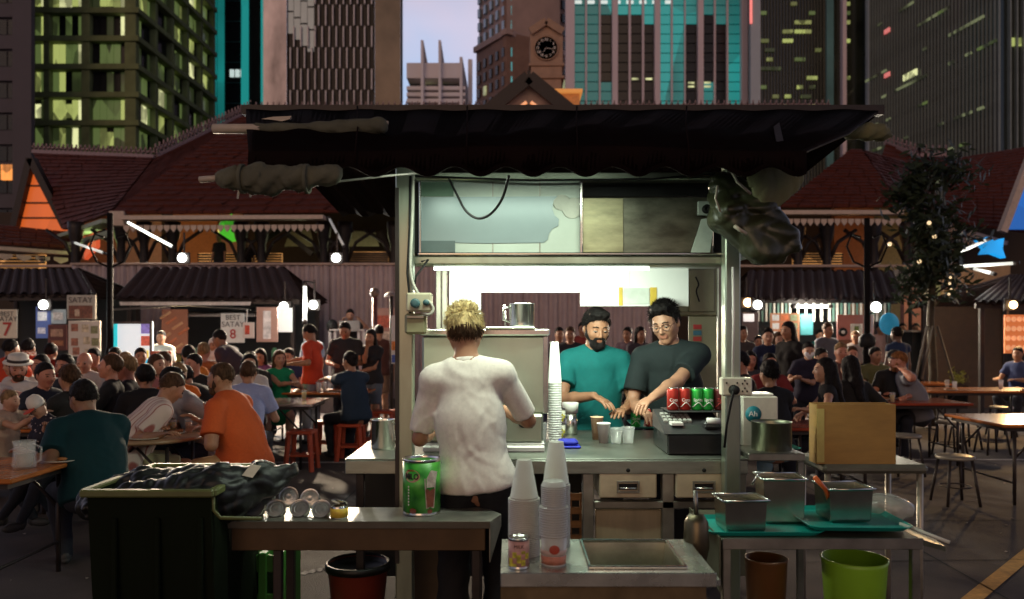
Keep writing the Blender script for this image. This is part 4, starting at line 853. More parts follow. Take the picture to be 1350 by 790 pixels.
def stall(label, pe, pr, Y, ye, yr, ct, counter=True, wall=None):
    a, b = X_(pe[0], Y), X_(pe[1], Y); ra, rb = X_(pr[0], Y + 1.2), X_(pr[1], Y + 1.2); ze, zr = Z_(ye, Y), Z_(yr, Y + 1.2)
    T = thing('food_stall', label, 'food stall', ((a + b) / 2, Y + .8, 0))
    corr_roof(T, a, b, ra, rb, Y, ze, Y + 1.2, zr); corr_roof(T, b, a, rb, ra, Y + 2.4, ze, Y + 1.2, zr)
    for x in (a + .25, b - .25):
        for y in (Y + .15, Y + 2.2): q = MB(); q.bb((x - .04, y - .04, 0), (x + .04, y + .04, ze), .008); q.build('post', darkiron, T)
    q = MB(); q.bb((a + .1, Y + .06, ze - .12), (b - .1, Y + .12, ze - .01)); q.build('eave_beam', darkiron, T)
    q = MB(); q.bb((a + .25, Y + 2.2, 0), (b - .25, Y + 2.26, ze - .02)); q.build('back_wall', wall or M('stall_back_dark', (.03, .035, .035), .7), T)
    if counter:
        q = MB(); q.bb((a + .3, Y + .35, 0), (b - .3, Y + .95, .92), .01); q.build('counter', ct, T)
        q = MB(); q.bb((a + .25, Y + .3, .92), (b - .25, Y + 1.0, .96), .008); q.build('counter_top', steel_w, T)
    return T, a, b, ze
redp = M('counter_red', (.16, .03, .02), .6, var=.2)
TA, a, b, ze = stall('satay stall with dark ribbed roof left of the hoarding, food posters under its eave', (150, 400), (186, 378), 16, 393, 354, redp)
tooth = M('valance_white', (.75, .72, .68), .6)
for (xx0, xx1, yy, Yz, hh) in ((158, 330, 398, 15.95, .07), (240, 340, 411, 16.3, .10)):
    q = MB(); n_ = 34
    for i in range(n_):
        x = X_(xx0 + (xx1 - xx0) * (i + .5) / n_, Yz); q.prism([(x - .05, Yz, Z_(yy, Yz)), (x + .05, Yz, Z_(yy, Yz)), (x + .03, Yz, Z_(yy, Yz) - hh), (x - .03, Yz, Z_(yy, Yz) - hh)], (0, .02, 0))
    q.build('valance_teeth', tooth, TA, kind='stuff')
q = MB(); q.add([(X_(152, 15.4), 15.3, Z_(410, 15.4)), (X_(245, 15.4), 15.3, Z_(404, 15.4)), (X_(335, 15.4), 15.3, Z_(409, 15.4)), (X_(330, 16), 15.6, Z_(406.5, 15.6)), (X_(245, 16), 15.6, Z_(402, 15.6)), (X_(160, 16), 15.6, Z_(407, 15.6))], [(0, 1, 4, 5), (1, 2, 3, 4)])
q.build('inner_awning', M('awning_beige', (.16, .13, .09), .8), TA, fix=False)
TB, a, b, ze = stall('dark roofed satay stall at the left edge with a numbered board', (-90, 128), (-60, 108), 15.2, 388, 356, redp)
TC, a, b, ze = stall('ribbed roof stall right of the drinks stall with striped board front and bright lamps', (980, 1192), (986, 1178), 16, 393, 358, redp)
n_ = 34
for i in range(n_):
    x = X_(1000 + i * 5.2, 15.95)
    if 1046 < 1000 + i * 5.2 < 1098 and i % 2: continue
    q = MB(); q.bb((x - .028, 15.92, Z_(424, 16)), (x + .012, 15.95, Z_(400, 16))); q.build('valance_slat', M('slat_green' if i % 2 else 'slat_white', (.10, .2, .16) if i % 2 else (.6, .58, .5), .6), TC)
TD, a, b, ze = stall('dark gabled stall at the right edge with an orange lattice screen', (1282, 1440), (1330, 1400), 14.5, 398, 364, redp, wall=M('stall_wall_tan', (.10, .06, .035), .7), counter=False)
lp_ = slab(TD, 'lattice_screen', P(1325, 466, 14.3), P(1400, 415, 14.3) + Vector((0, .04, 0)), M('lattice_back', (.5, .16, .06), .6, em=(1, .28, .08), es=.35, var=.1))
for i in range(7):
    for j in range(4):
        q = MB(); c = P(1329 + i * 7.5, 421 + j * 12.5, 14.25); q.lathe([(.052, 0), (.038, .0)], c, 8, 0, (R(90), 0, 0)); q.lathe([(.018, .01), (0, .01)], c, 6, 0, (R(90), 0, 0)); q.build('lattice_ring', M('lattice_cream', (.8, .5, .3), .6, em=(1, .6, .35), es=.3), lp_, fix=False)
# ---- lamps
def flood(px, py, Y, label, e, col=(1, .80, .56), m=None, r=.085, hang=None):
    p = P(px, py, Y); T = thing('flood_lamp', label, 'lamp', p); q = MB(); q.box(p + Vector((0, .06, 0)), (.26, .05, .22), None, .01); q.build('housing', darkiron, T)
    q = MB(); q.ball(p + Vector((0, .0, 0)), (r, .05, r), 14); q.build('bulb', m or lw, T); q = MB(); q.bar(p + Vector((0, .1, .05)), p + Vector((0, .1, .5)), .03); q.build('bracket', darkiron, T)
    l = bpy.data.lights.new('lamp_light', 'SPOT'); l.energy = e * 5.4; l.color = col; l.spot_size = R(150); l.spot_blend = .6; l.specular_factor = .25; l.shadow_soft_size = .12
    o = bpy.data.objects.new('lamp_light', l); COL.objects.link(o); o.parent = T; o.location = (0, -.15, -.05); o.rotation_euler = Vector((0, -1, -.42)).to_track_quat('-Z', 'Y').to_euler(); return T
flood(240, 340, 15.4, 'bright flood lamp above the left satay stall roof', 420); flood(443, 340, 15.4, 'bright flood lamp above the purple hoarding', 420)
flood(413, 402, 15.8, 'white lamp beside the tall white tube pole', 110, (1, .97, .9)); flood(57, 402, 14.9, 'white lamp inside the numbered stall at the left', 60, (.95, 1, .95))
flood(374, 404, 15.9, 'small white lamp over the white box at the stall end', 60, (1, .97, .9))
flood(986, 399, 15.7, 'warm round lamp at the left end of the ribbed roof stall', 70, (1, .75, .45), lwarm); flood(999, 402, 15.6, 'white lamp next to the warm round one at the stall end', 70, (1, .9, .8)); flood(1155, 405, 15.6, 'bright white lamp at the right end of the ribbed roof stall', 110, (1, .9, .7), None, .1)
flood(1336, 402, 14.2, 'warm lamp over the orange lattice screen', 60, (1, .6, .25), lwarm, .07)
for i, (px, py, wd) in enumerate(((1250, 407, 'leftmost'), (1260, 402, 'second'), (1270, 408, 'third'), (1281, 410, 'rightmost'))):
    p = P(px, py, 18.5); T = thing('wall_lamp', '%s of the four small warm lamps on the cream wall behind the bar' % wd, 'lamp', p, 'warm lamps on the cream wall'); q = MB(); q.ball(p, .07, 10); q.build('bulb', lwarm, T); q = MB(); q.box(p + Vector((0, .1, .06)), (.1, .08, .1), None, .01); q.build('wall_plate', darkiron, T); point(p + Vector((0, -.2, 0)), 9, (1, .6, .3), .06, parent=T)
def tube_lamp(px0, py0, px1, py1, Y0, Y1, label, e, glow, r=.03, m=None):
    a, b = P(px0, py0, Y0), P(px1, py1, Y1); T = thing('tube_lamp', label, 'lamp', a); q = MB(); q.tube([a, b], r, 10); q.build('tube', m or lamp_m('tube_glow_%d' % int(glow * 10), (.95, .98, .85), glow), T)
    d = (b - a).normalized()
    for c in (a, b): q = MB(); q.tube([c - d * .05, c + d * .05], r * 1.25, 10); q.build('end_cap', darkiron, T)
    if e: point((a + b) / 2 + Vector((0, -.12, -.1)), e, (1, .97, .85), .25, parent=T)
    return T
tube_lamp(168, 293, 229, 326, 20, 18.5, 'bright slanting tube lamp under the hall eave at left', 30, 3.5)
tube_lamp(98, 320, 138, 334, 20, 19, 'dim slanting tube lamp left of the black iron pole', 6, .5)
tube_lamp(434, 288, 454, 326, 20, 19, 'grey slanting tube hanging from the end of the left fascia', 0, .12)
tube_lamp(1248, 340, 1304, 315, 15.5, 15, 'slanting white tube reaching from the tree to the blue canvas', 8, .6); tube_lamp(1256, 352, 1340, 347, 15.5, 14.8, 'nearly level bright tube right of the tree', 12, .9); tube_lamp(1282, 354, 1310, 361, 15.5, 15, 'short tube below the level bright tube', 4, .4)
tube_lamp(1046, 404, 1094, 404, 15.75, 15.75, 'white tube lamp under the eave of the ribbed roof stall', 90, 9)
tube_lamp(402, 374, 402, 424, 15.4, 15.4, 'tall upright white tube standing beside the stall end', 20, 2.2, .035)
q = MB(); q.tube([P(402, 374, 15.4), P(402, 371, 15.4), P(414, 373, 15.4)], .02, 6); q.tube([P(402, 424, 15.4), (X_(402, 15.4), 15.4, 0)], .02, 6); tag(origin(q.build('lamp_stand', darkiron)), 'thin dark stand with a hook carrying the upright white tube', 'lamp stand')
# ---- signs and posters
def poster(px0, py0, px1, py1, Y, label, base, name='poster', cat='poster', glow=.0, frame=None):
    a, b = P(px0, py1, Y), P(px1, py0, Y); T = thing(name, label, cat, a); q = MB(); q.bb(a, b + Vector((0, .04, 0)), .006)
    q.build('board', M('board_%d_%d_%d_%d' % (base[0] * 99, base[1] * 99, base[2] * 99, glow * 99), base, .6, var=.08, em=base if glow else None, es=glow), T)
    if frame:
        q = MB(); w_ = .04
        for (u, v) in (((a.x, a.z), (b.x, a.z + w_)), ((a.x, b.z - w_), (b.x, b.z)), ((a.x, a.z + w_), (a.x + w_, b.z - w_)), ((b.x - w_, a.z + w_), (b.x, b.z - w_))): q.bb((u[0], Y - .02, u[1]), (v[0], Y - .002, v[1]))
        q.build('frame', M('frame_%d_%d' % (frame[0] * 99, frame[1] * 99), frame, .5), T)
    return T
def patch(T, px0, py0, px1, py1, Y, c, name='picture', glow=.0, o=.008, sc=18):
    q = MB(); q.bb(P(px0, py1, Y) + Vector((0, -o, 0)), P(px1, py0, Y) + Vector((0, -.001, 0)))
    k = 'print_%d_%d_%d_%d' % (c[0] * 99, c[1] * 99, c[2] * 99, glow * 99); q.build(name, M(k, c, .6, var=.55, scale=sc, em=c if glow else None, es=glow), T)
red_t = M('lettering_red', (.45, .04, .03), .6, var=0); blk_t = M('lettering_black', (.06, .04, .04), .6, var=0); wht_t = M('lettering_white', (.8, .78, .75), .6, var=0)
T = poster(-4, 408, 22, 446, 14.9, 'pale board reading BEST SATAY 7 at the left edge', (.55, .47, .36), 'sign_board', 'sign', .10)
text('BEST', .12, blk_t, 'lettering', T, P(9, 414, 14.88)); text('SATAY', .13, blk_t, 'lettering', T, P(9, 421, 14.88)); text('7', .36, red_t, 'lettering', T, P(9, 435, 14.88), bold=.01)
T = poster(291, 413, 322, 452, 15.8, 'white board reading BEST SATAY 8 under the stall eave', (.62, .60, .55), 'sign_board', 'sign', .15)
text('BEST', .14, blk_t, 'lettering', T, P(307, 419, 15.78)); text('SATAY', .15, blk_t, 'lettering', T, P(307, 428, 15.78)); text('8', .26, red_t, 'lettering', T, P(307, 441, 15.78), bold=.01)
T = poster(320, 425, 335, 446, 15.7, 'small hanging card with a red print beside the satay board', (.6, .5, .45), glow=.1); patch(T, 323, 429, 329, 441, 15.7, (.5, .06, .03)); q = MB(); q.bar(P(325, 425, 15.72), P(326, 408, 15.72), .02); q.build('string', white, T)
T = poster(213, 408, 247, 466, 15.9, 'tall food poster with brown satay skewers', (.30, .12, .07), glow=.12); 
for i in range(7): c = r_.random(); q = MB(); p = P(218 + (i % 4) * 8, 416 + i * 7, 15.88); q.tube([p + Vector((-.10, 0, -.06)), p + Vector((.10, 0, .07))], .028, 6); q.build('printed_skewer', M('print_satay_%d' % (i % 2), ((.55, .3, .16), (.45, .10, .04))[i % 2], .6, em=(.5, .25, .12), es=.15), T)
T = poster(338, 405, 366, 451, 15.7, 'narrow pink striped banner with a white centre strip', (.42, .25, .2), glow=.1); patch(T, 347, 410, 357, 447, 15.7, (.65, .6, .58), 'strip', .15, sc=6)
T = poster(366, 406, 385, 438, 15.8, 'plain white light box at the right end of the satay stall', (.75, .78, .74), 'light_box', 'light box', .55)
T = poster(47, 404, 66, 446, 15., 'blue and white poster below the lamp at left', (.10, .16, .42), glow=.2); patch(T, 50, 411, 62, 423, 15., (.7, .75, .8), glow=.3); patch(T, 50, 432, 60, 440, 15., (.6, .6, .7), glow=.2)
T = poster(67, 408, 86, 427, 15., 'small pale blue poster with white curls', (.35, .42, .45), glow=.15); patch(T, 70, 412, 83, 422, 15., (.7, .72, .7))
T = poster(63, 428, 88, 462, 14.95, 'dark red food poster left of the picture board', (.10, .03, .03)); patch(T, 67, 434, 83, 444, 14.95, (.4, .25, .18)); patch(T, 68, 449, 84, 456, 14.95, (.3, .12, .06))
T = poster(88, 389, 126, 421, 14.9, 'grey sign with a dark photograph beside the iron pole', (.36, .33, .28), glow=.05); patch(T, 91, 403, 122, 420, 14.9, (.16, .06, .04)); text('SATAY', .15, blk_t, 'lettering', T, P(106, 396, 14.88)); patch(T, 99, 408, 105, 417, 14.9, (.5, .4, .3), o=.014)
T = poster(90, 423, 132, 470, 14.8, 'white notice board pinned with small food pictures', (.50, .44, .38), glow=.06)
for i, (u, v) in enumerate(((94, 427), (108, 428), (120, 430), (94, 446), (110, 444), (121, 446), (96, 458), (112, 460))): patch(T, u, v, u + 9, v + 10, 14.8, ((.3, .12, .08), (.5, .42, .3), (.2, .2, .1))[i % 3])
T = poster(147, 424, 201, 492, 13.2, 'bright white menu screen with cyan edge and fries picture', (.62, .66, .68), 'menu_screen', 'screen', .95, (.08, .07, .07))
patch(T, 148.5, 426, 155, 490, 13.2, (.03, .6, .65), 'cyan_edge', .8); patch(T, 186, 426, 198, 440, 13.2, (.25, .2, .55), 'print', .5); patch(T, 186, 443, 198, 456, 13.2, (.6, .12, .08), 'print', .5)
patch(T, 153, 474, 199, 490, 13.2, (.05, .5, .72), 'print', .8); patch(T, 178, 462, 196, 472, 13.2, (.9, .6, .1), 'fries_print', .8, .012); patch(T, 181, 479, 193, 486, 13.2, (.8, .15, .05), 'print', .6, .014)
for u in (152, 192): q = MB(); q.bb((X_(u, 13.2), 13.22, 0), (X_(u + 4, 13.2), 13.3, Z_(492, 13.2))); q.build('leg', darkiron, T)
T = poster(199, 463, 226, 492, 12.4, 'red framed white certificate stand behind the diners', (.5, .44, .38), 'notice', 'notice', .05, (.4, .07, .03)); patch(T, 206, 468, 220, 486, 12.4, (.62, .56, .5)); text('MENU', .09, blk_t, 'lettering', T, P(213, 472, 12.38)); patch(T, 210, 479, 216, 484, 12.4, (.2, .1, .08), o=.012)
T = poster(492, 406, 520, 452, 16.5, 'pink food poster on the hoarding beside the stall post', (.42, .24, .2)); patch(T, 497, 416, 514, 432, 16.5, (.45, .1, .06)); patch(T, 497, 437, 514, 448, 16.5, (.6, .5, .42))
T = poster(516, 416, 522, 480, 12., 'narrow white, orange and blue roll-up banner', (.6, .6, .6)); patch(T, 516.5, 450, 521.5, 462, 12., (.6, .2, .04)); patch(T, 516.5, 468, 521.5, 478, 12., (.05, .1, .4))
T = poster(1016, 413, 1054, 450, 15.6, 'orange and white food poster under the left lamps', (.55, .24, .12), glow=.35)
for i in range(9): patch(T, 1018 + (i % 3) * 12, 415 + (i // 3) * 11, 1027 + (i % 3) * 12, 423 + (i // 3) * 11, 15.6, ((.8, .75, .65), (.7, .2, .08), (.3, .35, .2))[i % 3], glow=.4)
T = poster(1055, 414, 1072, 442, 15.9, 'plain teal panel in the stall opening', (.02, .14, .15), glow=.2)
T = poster(1104, 415, 1152, 475, 15.2, 'salmon pink board with a round black dial and a framed picture', (.36, .13, .10), 'sign_board', 'sign board', .08); patch(T, 1121, 427, 1137, 449, 15.2, (.65, .6, .5), 'white_frame', .1); patch(T, 1126, 430, 1132, 446, 15.2, (.15, .2, .05), o=.014); q = MB(); c = P(1111, 438, 15.18); q.lathe([(0, .02), (.085, .02), (.085, 0)], c, 14, 0, (R(90), 0, 0)); q.build('dial', blackm, T); q = MB(); q.lathe([(0, .03), (.035, .03), (.035, 0)], c, 10, 0, (R(90), 0, 0)); q.build('dial_hub', white, T)
T = poster(1105, 448, 1152, 500, 15.15, 'brown timber box front below the salmon pink board', (.16, .06, .03), 'timber_box', 'box')
T = poster(978, 412, 1000, 450, 15.7, 'dark menu board with a glowing top below the end lamps', (.12, .09, .09)); patch(T, 980, 414, 994, 424, 15.7, (.9, .85, .8), glow=.8)
q = MB(); c = P(1172, 427, 15); q.ball(c, (.19, .09, .21), 16); tag(origin(q.build('umbrella', M('umbrella_blue', (.02, .22, .38), .6, em=(.02, .25, .42), es=.3))), 'round blue lit umbrella right of the salmon board', 'umbrella')
for (px, py, m_, w_) in ((1134, 420, (.1, .3, .15), 'green'),): pass
# cream lit wall and dark bar behind the tree
T = thing('shop_front', 'cream lit shop wall with tall panels behind the tree', 'shop front', (X_(1240, 20), 20, 0))
for i, (x0, x1, c) in enumerate(((1192, 1216, (.30, .13, .09)), (1217, 1226, (.5, .5, .38)), (1227, 1240, (.25, .3, .15)), (1242, 1290, (.62, .45, .24)), (1291, 1330, (.35, .2, .1)))):
    slab(T, 'wall_panel', P(x0, 470, 20) * 1, P(x1, 375 if i != 3 else 382, 20) + Vector((0, .2, 0)), M('shop_panel_%d' % i, c, .7, var=.15)); 
slab(T, 'lintel', P(1190, 375, 19.9), P(1332, 350, 19.9) + Vector((0, .3, 0)), M('shop_lintel', (.3, .2, .12), .7)); point(P(1225, 400, 18.8), 18, (1, .8, .5), .2, parent=T)
T = thing('information_sign', 'grey arched sign board with two dark lines above the bar', 'sign', P(1190, 376, 18)); q = MB()
q.prism([P(1176, 362, 18), P(1180, 356, 18), P(1212, 353, 18), P(1212, 376, 18), P(1186, 376, 18)], (0, .06, 0)); q.build('board', M('sign_grey', (.3, .28, .24), .6), T); text('PRIME', .17, blk_t, 'lettering', T, P(1197, 361, 17.97)); text('SATAY', .15, blk_t, 'lettering', T, P(1197, 370, 17.97)); q = MB(); q.bar(P(1200, 376, 18.05), (P(1200, 376, 18.05).x, 18.05, 0), .06); q.build('post', darkiron, T)
T = thing('bar_counter', 'long black bar wall with a pale lit top edge behind the right tables', 'bar counter', (X_(1260, 17), 17, 0)); slab(T, 'front', (X_(1203, 17), 17, 0), (X_(1400, 17), 17.6, Z_(438, 17)), M('bar_black', (.012, .012, .012), .6)); slab(T, 'top', (X_(1200, 17), 16.92, Z_(438, 17)), (X_(1400, 17), 17.7, Z_(435.5, 17)), M('bar_top', (.5, .45, .4), .4))
# stall opening clutter: small jars on counters
for (px0, px1, Y, lab) in ((1060, 1100, 15.4, 'right'), (205, 360, 16.4, 'left')):
    for i in range(7):
        c = Vector((X_(px0 + (px1 - px0) * i / 6, Y), Y + .1 + .05 * (i % 2), .96)); q = MB(); h = r_.choice([.16, .22, .3]); q.lathe([(.06, 0), (.065, h * .8), (.04, h * .9), (.04, h), (0, h)], c, 10); k = r_.choice([(.6, .58, .5), (.5, .1, .05), (.1, .3, .15), (.5, .4, .1)])
        tag(origin(q.build('food_tub', M('tub_%d_%d' % (k[0] * 99, k[1] * 99), k, .5))), '%s tub on the counter of the %s stall, number %s from its left end' % ({.16: 'low', .22: 'medium', .3: 'tall'}[h], lab, 'one two three four five six seven'.split()[i]), 'tub', 'tubs on the %s stall counter' % lab)
# DJ table, platform, globe lamp, black poles
T = thing('mixing_desk', 'grey mixing desk on white trestle legs before the hoarding', 'desk', (X_(463, 16), 16, 0)); slab(T, 'desk_panel', P(447, 437, 15.9), P(474, 423, 15.9) + Vector((0, .05, 0)), M('desk_grey', (.25, .25, .25), .6)); slab(T, 'desk_top', P(434, 436, 15.9), P(480, 434, 15.9) + Vector((0, .6, 0)), M('desk_white', (.5, .48, .48), .6))
for px in (434, 441, 456, 472, 479): slab(T, 'leg', (X_(px, 15.9) - .025, 15.95, .4), (X_(px, 15.9) + .025, 16.0, Z_(436, 15.9)), M('desk_white', (.5, .48, .48)))
q = MB(); q.ball(P(438, 430, 16), (.12, .12, .14), 12); q.build('headphones', blackm, T)
slab(None, 'platform', (X_(415, 16), 15.6, 0), (X_(500, 16), 17.6, .4), M('platform_grey', (.12, .1, .1), .7))['kind'] = 'structure'
T = thing('globe_lamp_post', 'slim dark red post with an unlit round globe before the hoarding', 'lamp post', (X_(494, 14), 14, 0)); q = MB(); q.tube([(X_(494, 14), 14, 0), (X_(494, 14), 14, Z_(392, 14))], .045, 10); q.build('post', M('post_maroon', (.10, .03, .03), .5), T); q = MB(); q.ball(P(494, 386, 14), .085, 14); q.build('globe', M('globe_brown', (.12, .08, .06), .4), T)
T = thing('shaded_lamp_post', 'thin lamp post with a flat hooded shade beside the stall post', 'lamp post', (X_(516, 13.5), 13.5, 0)); q = MB(); q.tube([(X_(516, 13.5), 13.5, 0), (X_(516, 13.5), 13.5, Z_(391, 13.5))], .03, 8); q.build('post', darkiron, T); q = MB(); q.lathe([(.13, 0), (.08, .06), (.02, .08), (0, .08)], P(516, 391, 13.5), 14); q.build('shade', M('shade_grey', (.25, .22, .22), .5), T)
for (px, Y, yt, lab) in ((145, 13, 281, 'black ornate iron lamp pole at the left with curved brackets'), (1143, 13, 288, 'black iron lamp pole behind the right stall tables')):
    x = X_(px, Y); T = thing('iron_pole', lab, 'lamp pole', (x, Y, 0)); q = MB(); q.lathe([(.12, 0), (.12, .25), (.075, .35), (.06, 1.2), (.075, 1.25), (.05, 1.35), (.045, Z_(yt, Y))], (x, Y, 0), 12); q.build('post', poleb, T)
    z = Z_(325, Y); q = MB()
    for s_ in (-1, 1): q.tube([(x, Y, z - .35), (x + s_ * .22, Y, z - .25), (x + s_ * .33, Y, z), (x + s_ * .25, Y, z + .2), (x + s_ * .1, Y, z + .15)], .018, 6)
    q.build('scroll_bracket', poleb, T)
    if px > 1000: q = MB(); q.lathe([(.10, 0), (.13, .05), (.13, .16), (.03, .25), (0, .25)], P(px, 458, Y), 12); q.build('planter_ring', blackm, T)
# ---------------------------------------------------------------- tree
bark = M('bark', (.05, .04, .025), .9, var=.4, scale=12, bump=.5); leaf = M('leaf', (.018, .030, .009), .6, var=.6, scale=9)
T = thing('street_tree', 'young leafy tree in front of the bar with fairy lights in its crown', 'tree', (X_(1228, 13.5), 13.5, 0)); x, Y = X_(1228, 13.5), 13.5; q = MB()
q.tube([(x, Y, 0), (x + .03, Y, .9), (x - .02, Y, 1.8), (x + .03, Y, 2.6), (x, Y, 3.4), (x + .05, Y, 4.3)], [.085, .07, .06, .05, .04, .015], 10); r_ = random.Random(11); tips = []
for i in range(22):
    z = 2.1 + i * .105; a = r_.random() * 6.28; L = r_.uniform(.22, .58); p0 = Vector((x + .01, Y, z)); p1 = p0 + Vector((math.cos(a) * L * .5, math.sin(a) * L * .5, L * .35)); p2 = p0 + Vector((math.cos(a) * L, math.sin(a) * L, L * .5)); q.tube([p0, p1, p2], [.022, .014, .005], 5); tips += [p1, p2, (p1 + p2) / 2]
q.build('trunk', bark, T); q = MB()
for p in tips:
    for k in range(40):
        c = p + Vector([r_.gauss(0, .15) for _ in range(3)]); d = Vector([r_.uniform(-1, 1) for _ in range(3)]).normalized(); e = d.orthogonal().normalized(); L = r_.uniform(.06, .13)
        q.add([c - d * L, c + e * L * .4, c + d * L, c - e * L * .4], [(0, 1, 2, 3)])
q.build('foliage', leaf, T, kind='stuff', fix=False)
q = MB()
for (px, py) in ((1225, 294), (1212, 345), (1253, 366), (1252, 374), (1254, 382), (1251, 388), (1173, 322), (1232, 312)): q = MB(); q.ball(P(px, py, 13.1), .022 if py > 350 else .035, 8); q.build('fairy_light', lamp_m('fairy_glow', (1., .7, .35), 1.1), T)
for (a, b) in (((1203, 520), (1222, 430)), ((1215, 500), (1230, 430)), ((1262, 520), (1236, 430))): q = MB(); q.bar(P(a[0], a[1], 13.2) * 1, P(b[0], b[1], 13.4), .032); q.build('support_stake', M('stake_wood', (.06, .05, .04), .8), T)
c = Vector((X_(1263, 16.6), 16.6, 0)); q = MB(); q.lathe([(.16, 0), (.20, .45), (.21, .46), (.19, .46), (.15, .40), (0, .40)], c, 14); T = thing('planter', 'dark planter with a yellow green plant at the foot of the black bar wall', 'planter', c); q.build('pot', blackm, T); q = MB()
for k in range(60): p = c + Vector((r_.gauss(0, .09), r_.gauss(0, .09), .52 + abs(r_.gauss(0, .12)))); d = Vector([r_.uniform(-1, 1) for _ in range(3)]).normalized() * .06; e = d.orthogonal() * .5; q.add([p - d, p + e, p + d, p - e], [(0, 1, 2, 3)])
q.build('plant', M('plant_yellow_green', (.3, .28, .04), .6, var=.4), T, kind='stuff', fix=False)
# ---------------------------------------------------------------- the drinks stall
cz_ = 0
S = thing('drinks_stall', 'stainless drinks stall with dark scalloped awning and bright white back panel', 'drinks stall', (.3, 4.4, 0))
greenst = M('steel_greenish', (.34, .38, .30), .34, .9, var=.2, scale=5, bump=.04, stretch=(1, 1, .3)); steelbk = M('steel_brushed_dark', (.17, .17, .13), .45, .9, var=.4, scale=7, bump=.1, stretch=(1, 1, 2.5))
CZ = .98; CF, CB = 3.875, 5.0
def bxp(T, name, px0, px1, py0, py1, Y, d, m, bev=.004, kind=None):      # box whose front face spans these pixels at depth Y
    q = MB(); q.bb((X_(px0, Y), Y, Z_(py1, Y)), (X_(px1, Y), Y + d, Z_(py0, Y)), bev); return q.build(name, m, T, kind=kind)
# posts
for (a, b) in ((522, 545), (955, 975)):
    q = MB(); q.bb((X_(a, 3.80), 3.78, 0), (X_(b, 3.80), 3.86, 2.44), .006); q.build('corner_post', greenst, S)
q = MB(); q.bb((X_(522, 3.8), 3.77, 2.28), (X_(527, 3.8), 3.779, .5)); q.build('post_trim', darkiron, S)
for (px, Y) in ((578, 5.05), (586, 5.05), (950, 5.05)): q = MB(); x = X_(px, Y); q.bb((x - .017, Y, 0), (x + .017, Y + .035, 2.38), .004); q.build('rear_post', steel_w, S)
# upper box: beam, glass panels
q = MB(); q.bb((X_(540, 3.9), 3.87, Z_(350, 3.9)), (X_(957, 3.9), 4.0, Z_(338, 3.9)), .008); q.build('front_beam', greenst, S)
q = MB(); q.bb((X_(552, 3.9), 3.86, Z_(337.5, 3.9)), (X_(953, 3.9), 3.95, Z_(334, 3.9)), .004); q.build('beam_lip', steel_b, S)
q = MB(); q.bb((X_(540, 3.9), 3.88, Z_(238, 3.9)), (X_(957, 3.9), 3.98, Z_(228, 3.9)), .005); q.build('top_beam', greenst, S)
pal = M('panel_pale_green', (.42, .48, .42), .45, .15, var=.12, scale=2.5, bump=.03); film = M('blue_film', (.22, .29, .30), .28, .1, var=.12, scale=1.6)
fr_ = bxp(S, 'display_panel', 555, 765, 238, 334, 3.93, .02, pal)
for px in (559, 649, 711): bxp(fr_, 'panel_seam', px, px + 1.5, 240, 333, 3.926, .004, steel_w, .0005)
q = MB(); pp = [(554, 260), (735, 259), (730, 264), (728, 275), (731, 284), (737, 289), (736, 298), (728, 302), (724, 308), (722, 316), (717, 320), (640, 321), (560, 319), (554, 317)]
q.prism([P(u, v, 3.927) for u, v in pp], (0, -.002, 0)); q.build('blue_film', film, fr_)
bxp(fr_, 'dark_film', 554, 600, 317.5, 333, 3.924, .002, M('film_dark', (.08, .12, .12), .4)); bxp(fr_, 'dark_film', 554, 598, 240, 259, 3.924, .002, M('film_green', (.08, .17, .10), .4))
q = MB(); r_ = random.Random(5)
for i in range(5): q.ball(P(740 + r_.uniform(0, 18), 265 + r_.uniform(-8, 14), 3.926), (.045, .002, .04), 12)
q.build('torn_paper', M('torn_paper', (.62, .64, .55), .8, var=.15, bump=.4), fr_)
bxp(S, 'gap_shade_strip', 546, 552, 238, 334, 3.95, .02, blackm); bxp(S, 'panel_edge', 552.2, 555, 238, 334, 3.9, .05, steel_b, .002); bxp(S, 'panel_edge', 764.5, 768, 236, 334, 3.88, .06, steel_b, .003)  # black strip fills the gap, its shade put in as colour
dk = bxp(S, 'steel_panel', 768.2, 940, 260, 334, 3.95, .02, steelbk); bxp(S, 'steel_panel', 768.2, 822, 261, 333, 3.94, .006, M('steel_brushed_warm', (.30, .28, .17), .45, .8, var=.35, scale=6, bump=.1, stretch=(1, 1, 3)))
bxp(S, 'shadow_panel', 768.2, 953, 239, 259.5, 3.99, .02, blackm); bxp(S, 'gap_shade_strip', 941, 953, 260, 334, 3.97, .02, blackm)  # black sheets paint the shade below the top beam and beside the post
q = MB(); q.prism([P(925, 289, 3.92), P(943, 286, 3.92), P(936, 333, 3.92), (P(911, 333, 3.92))], (0, .01, 0)); q.build('hanging_paper', M('paper_green_white', (.5, .58, .5), .7), S); bxp(S, 'speaker_plate', 920, 940, 265, 284, 3.92, .02, pal)
q = MB(); q.lathe([(.022, 0), (.022, .02), (.012, .024), (0, .012)], P(931, 276, 3.918), 16, 0, (R(90), 0, 0)); q.build('round_knob', blackm, S)
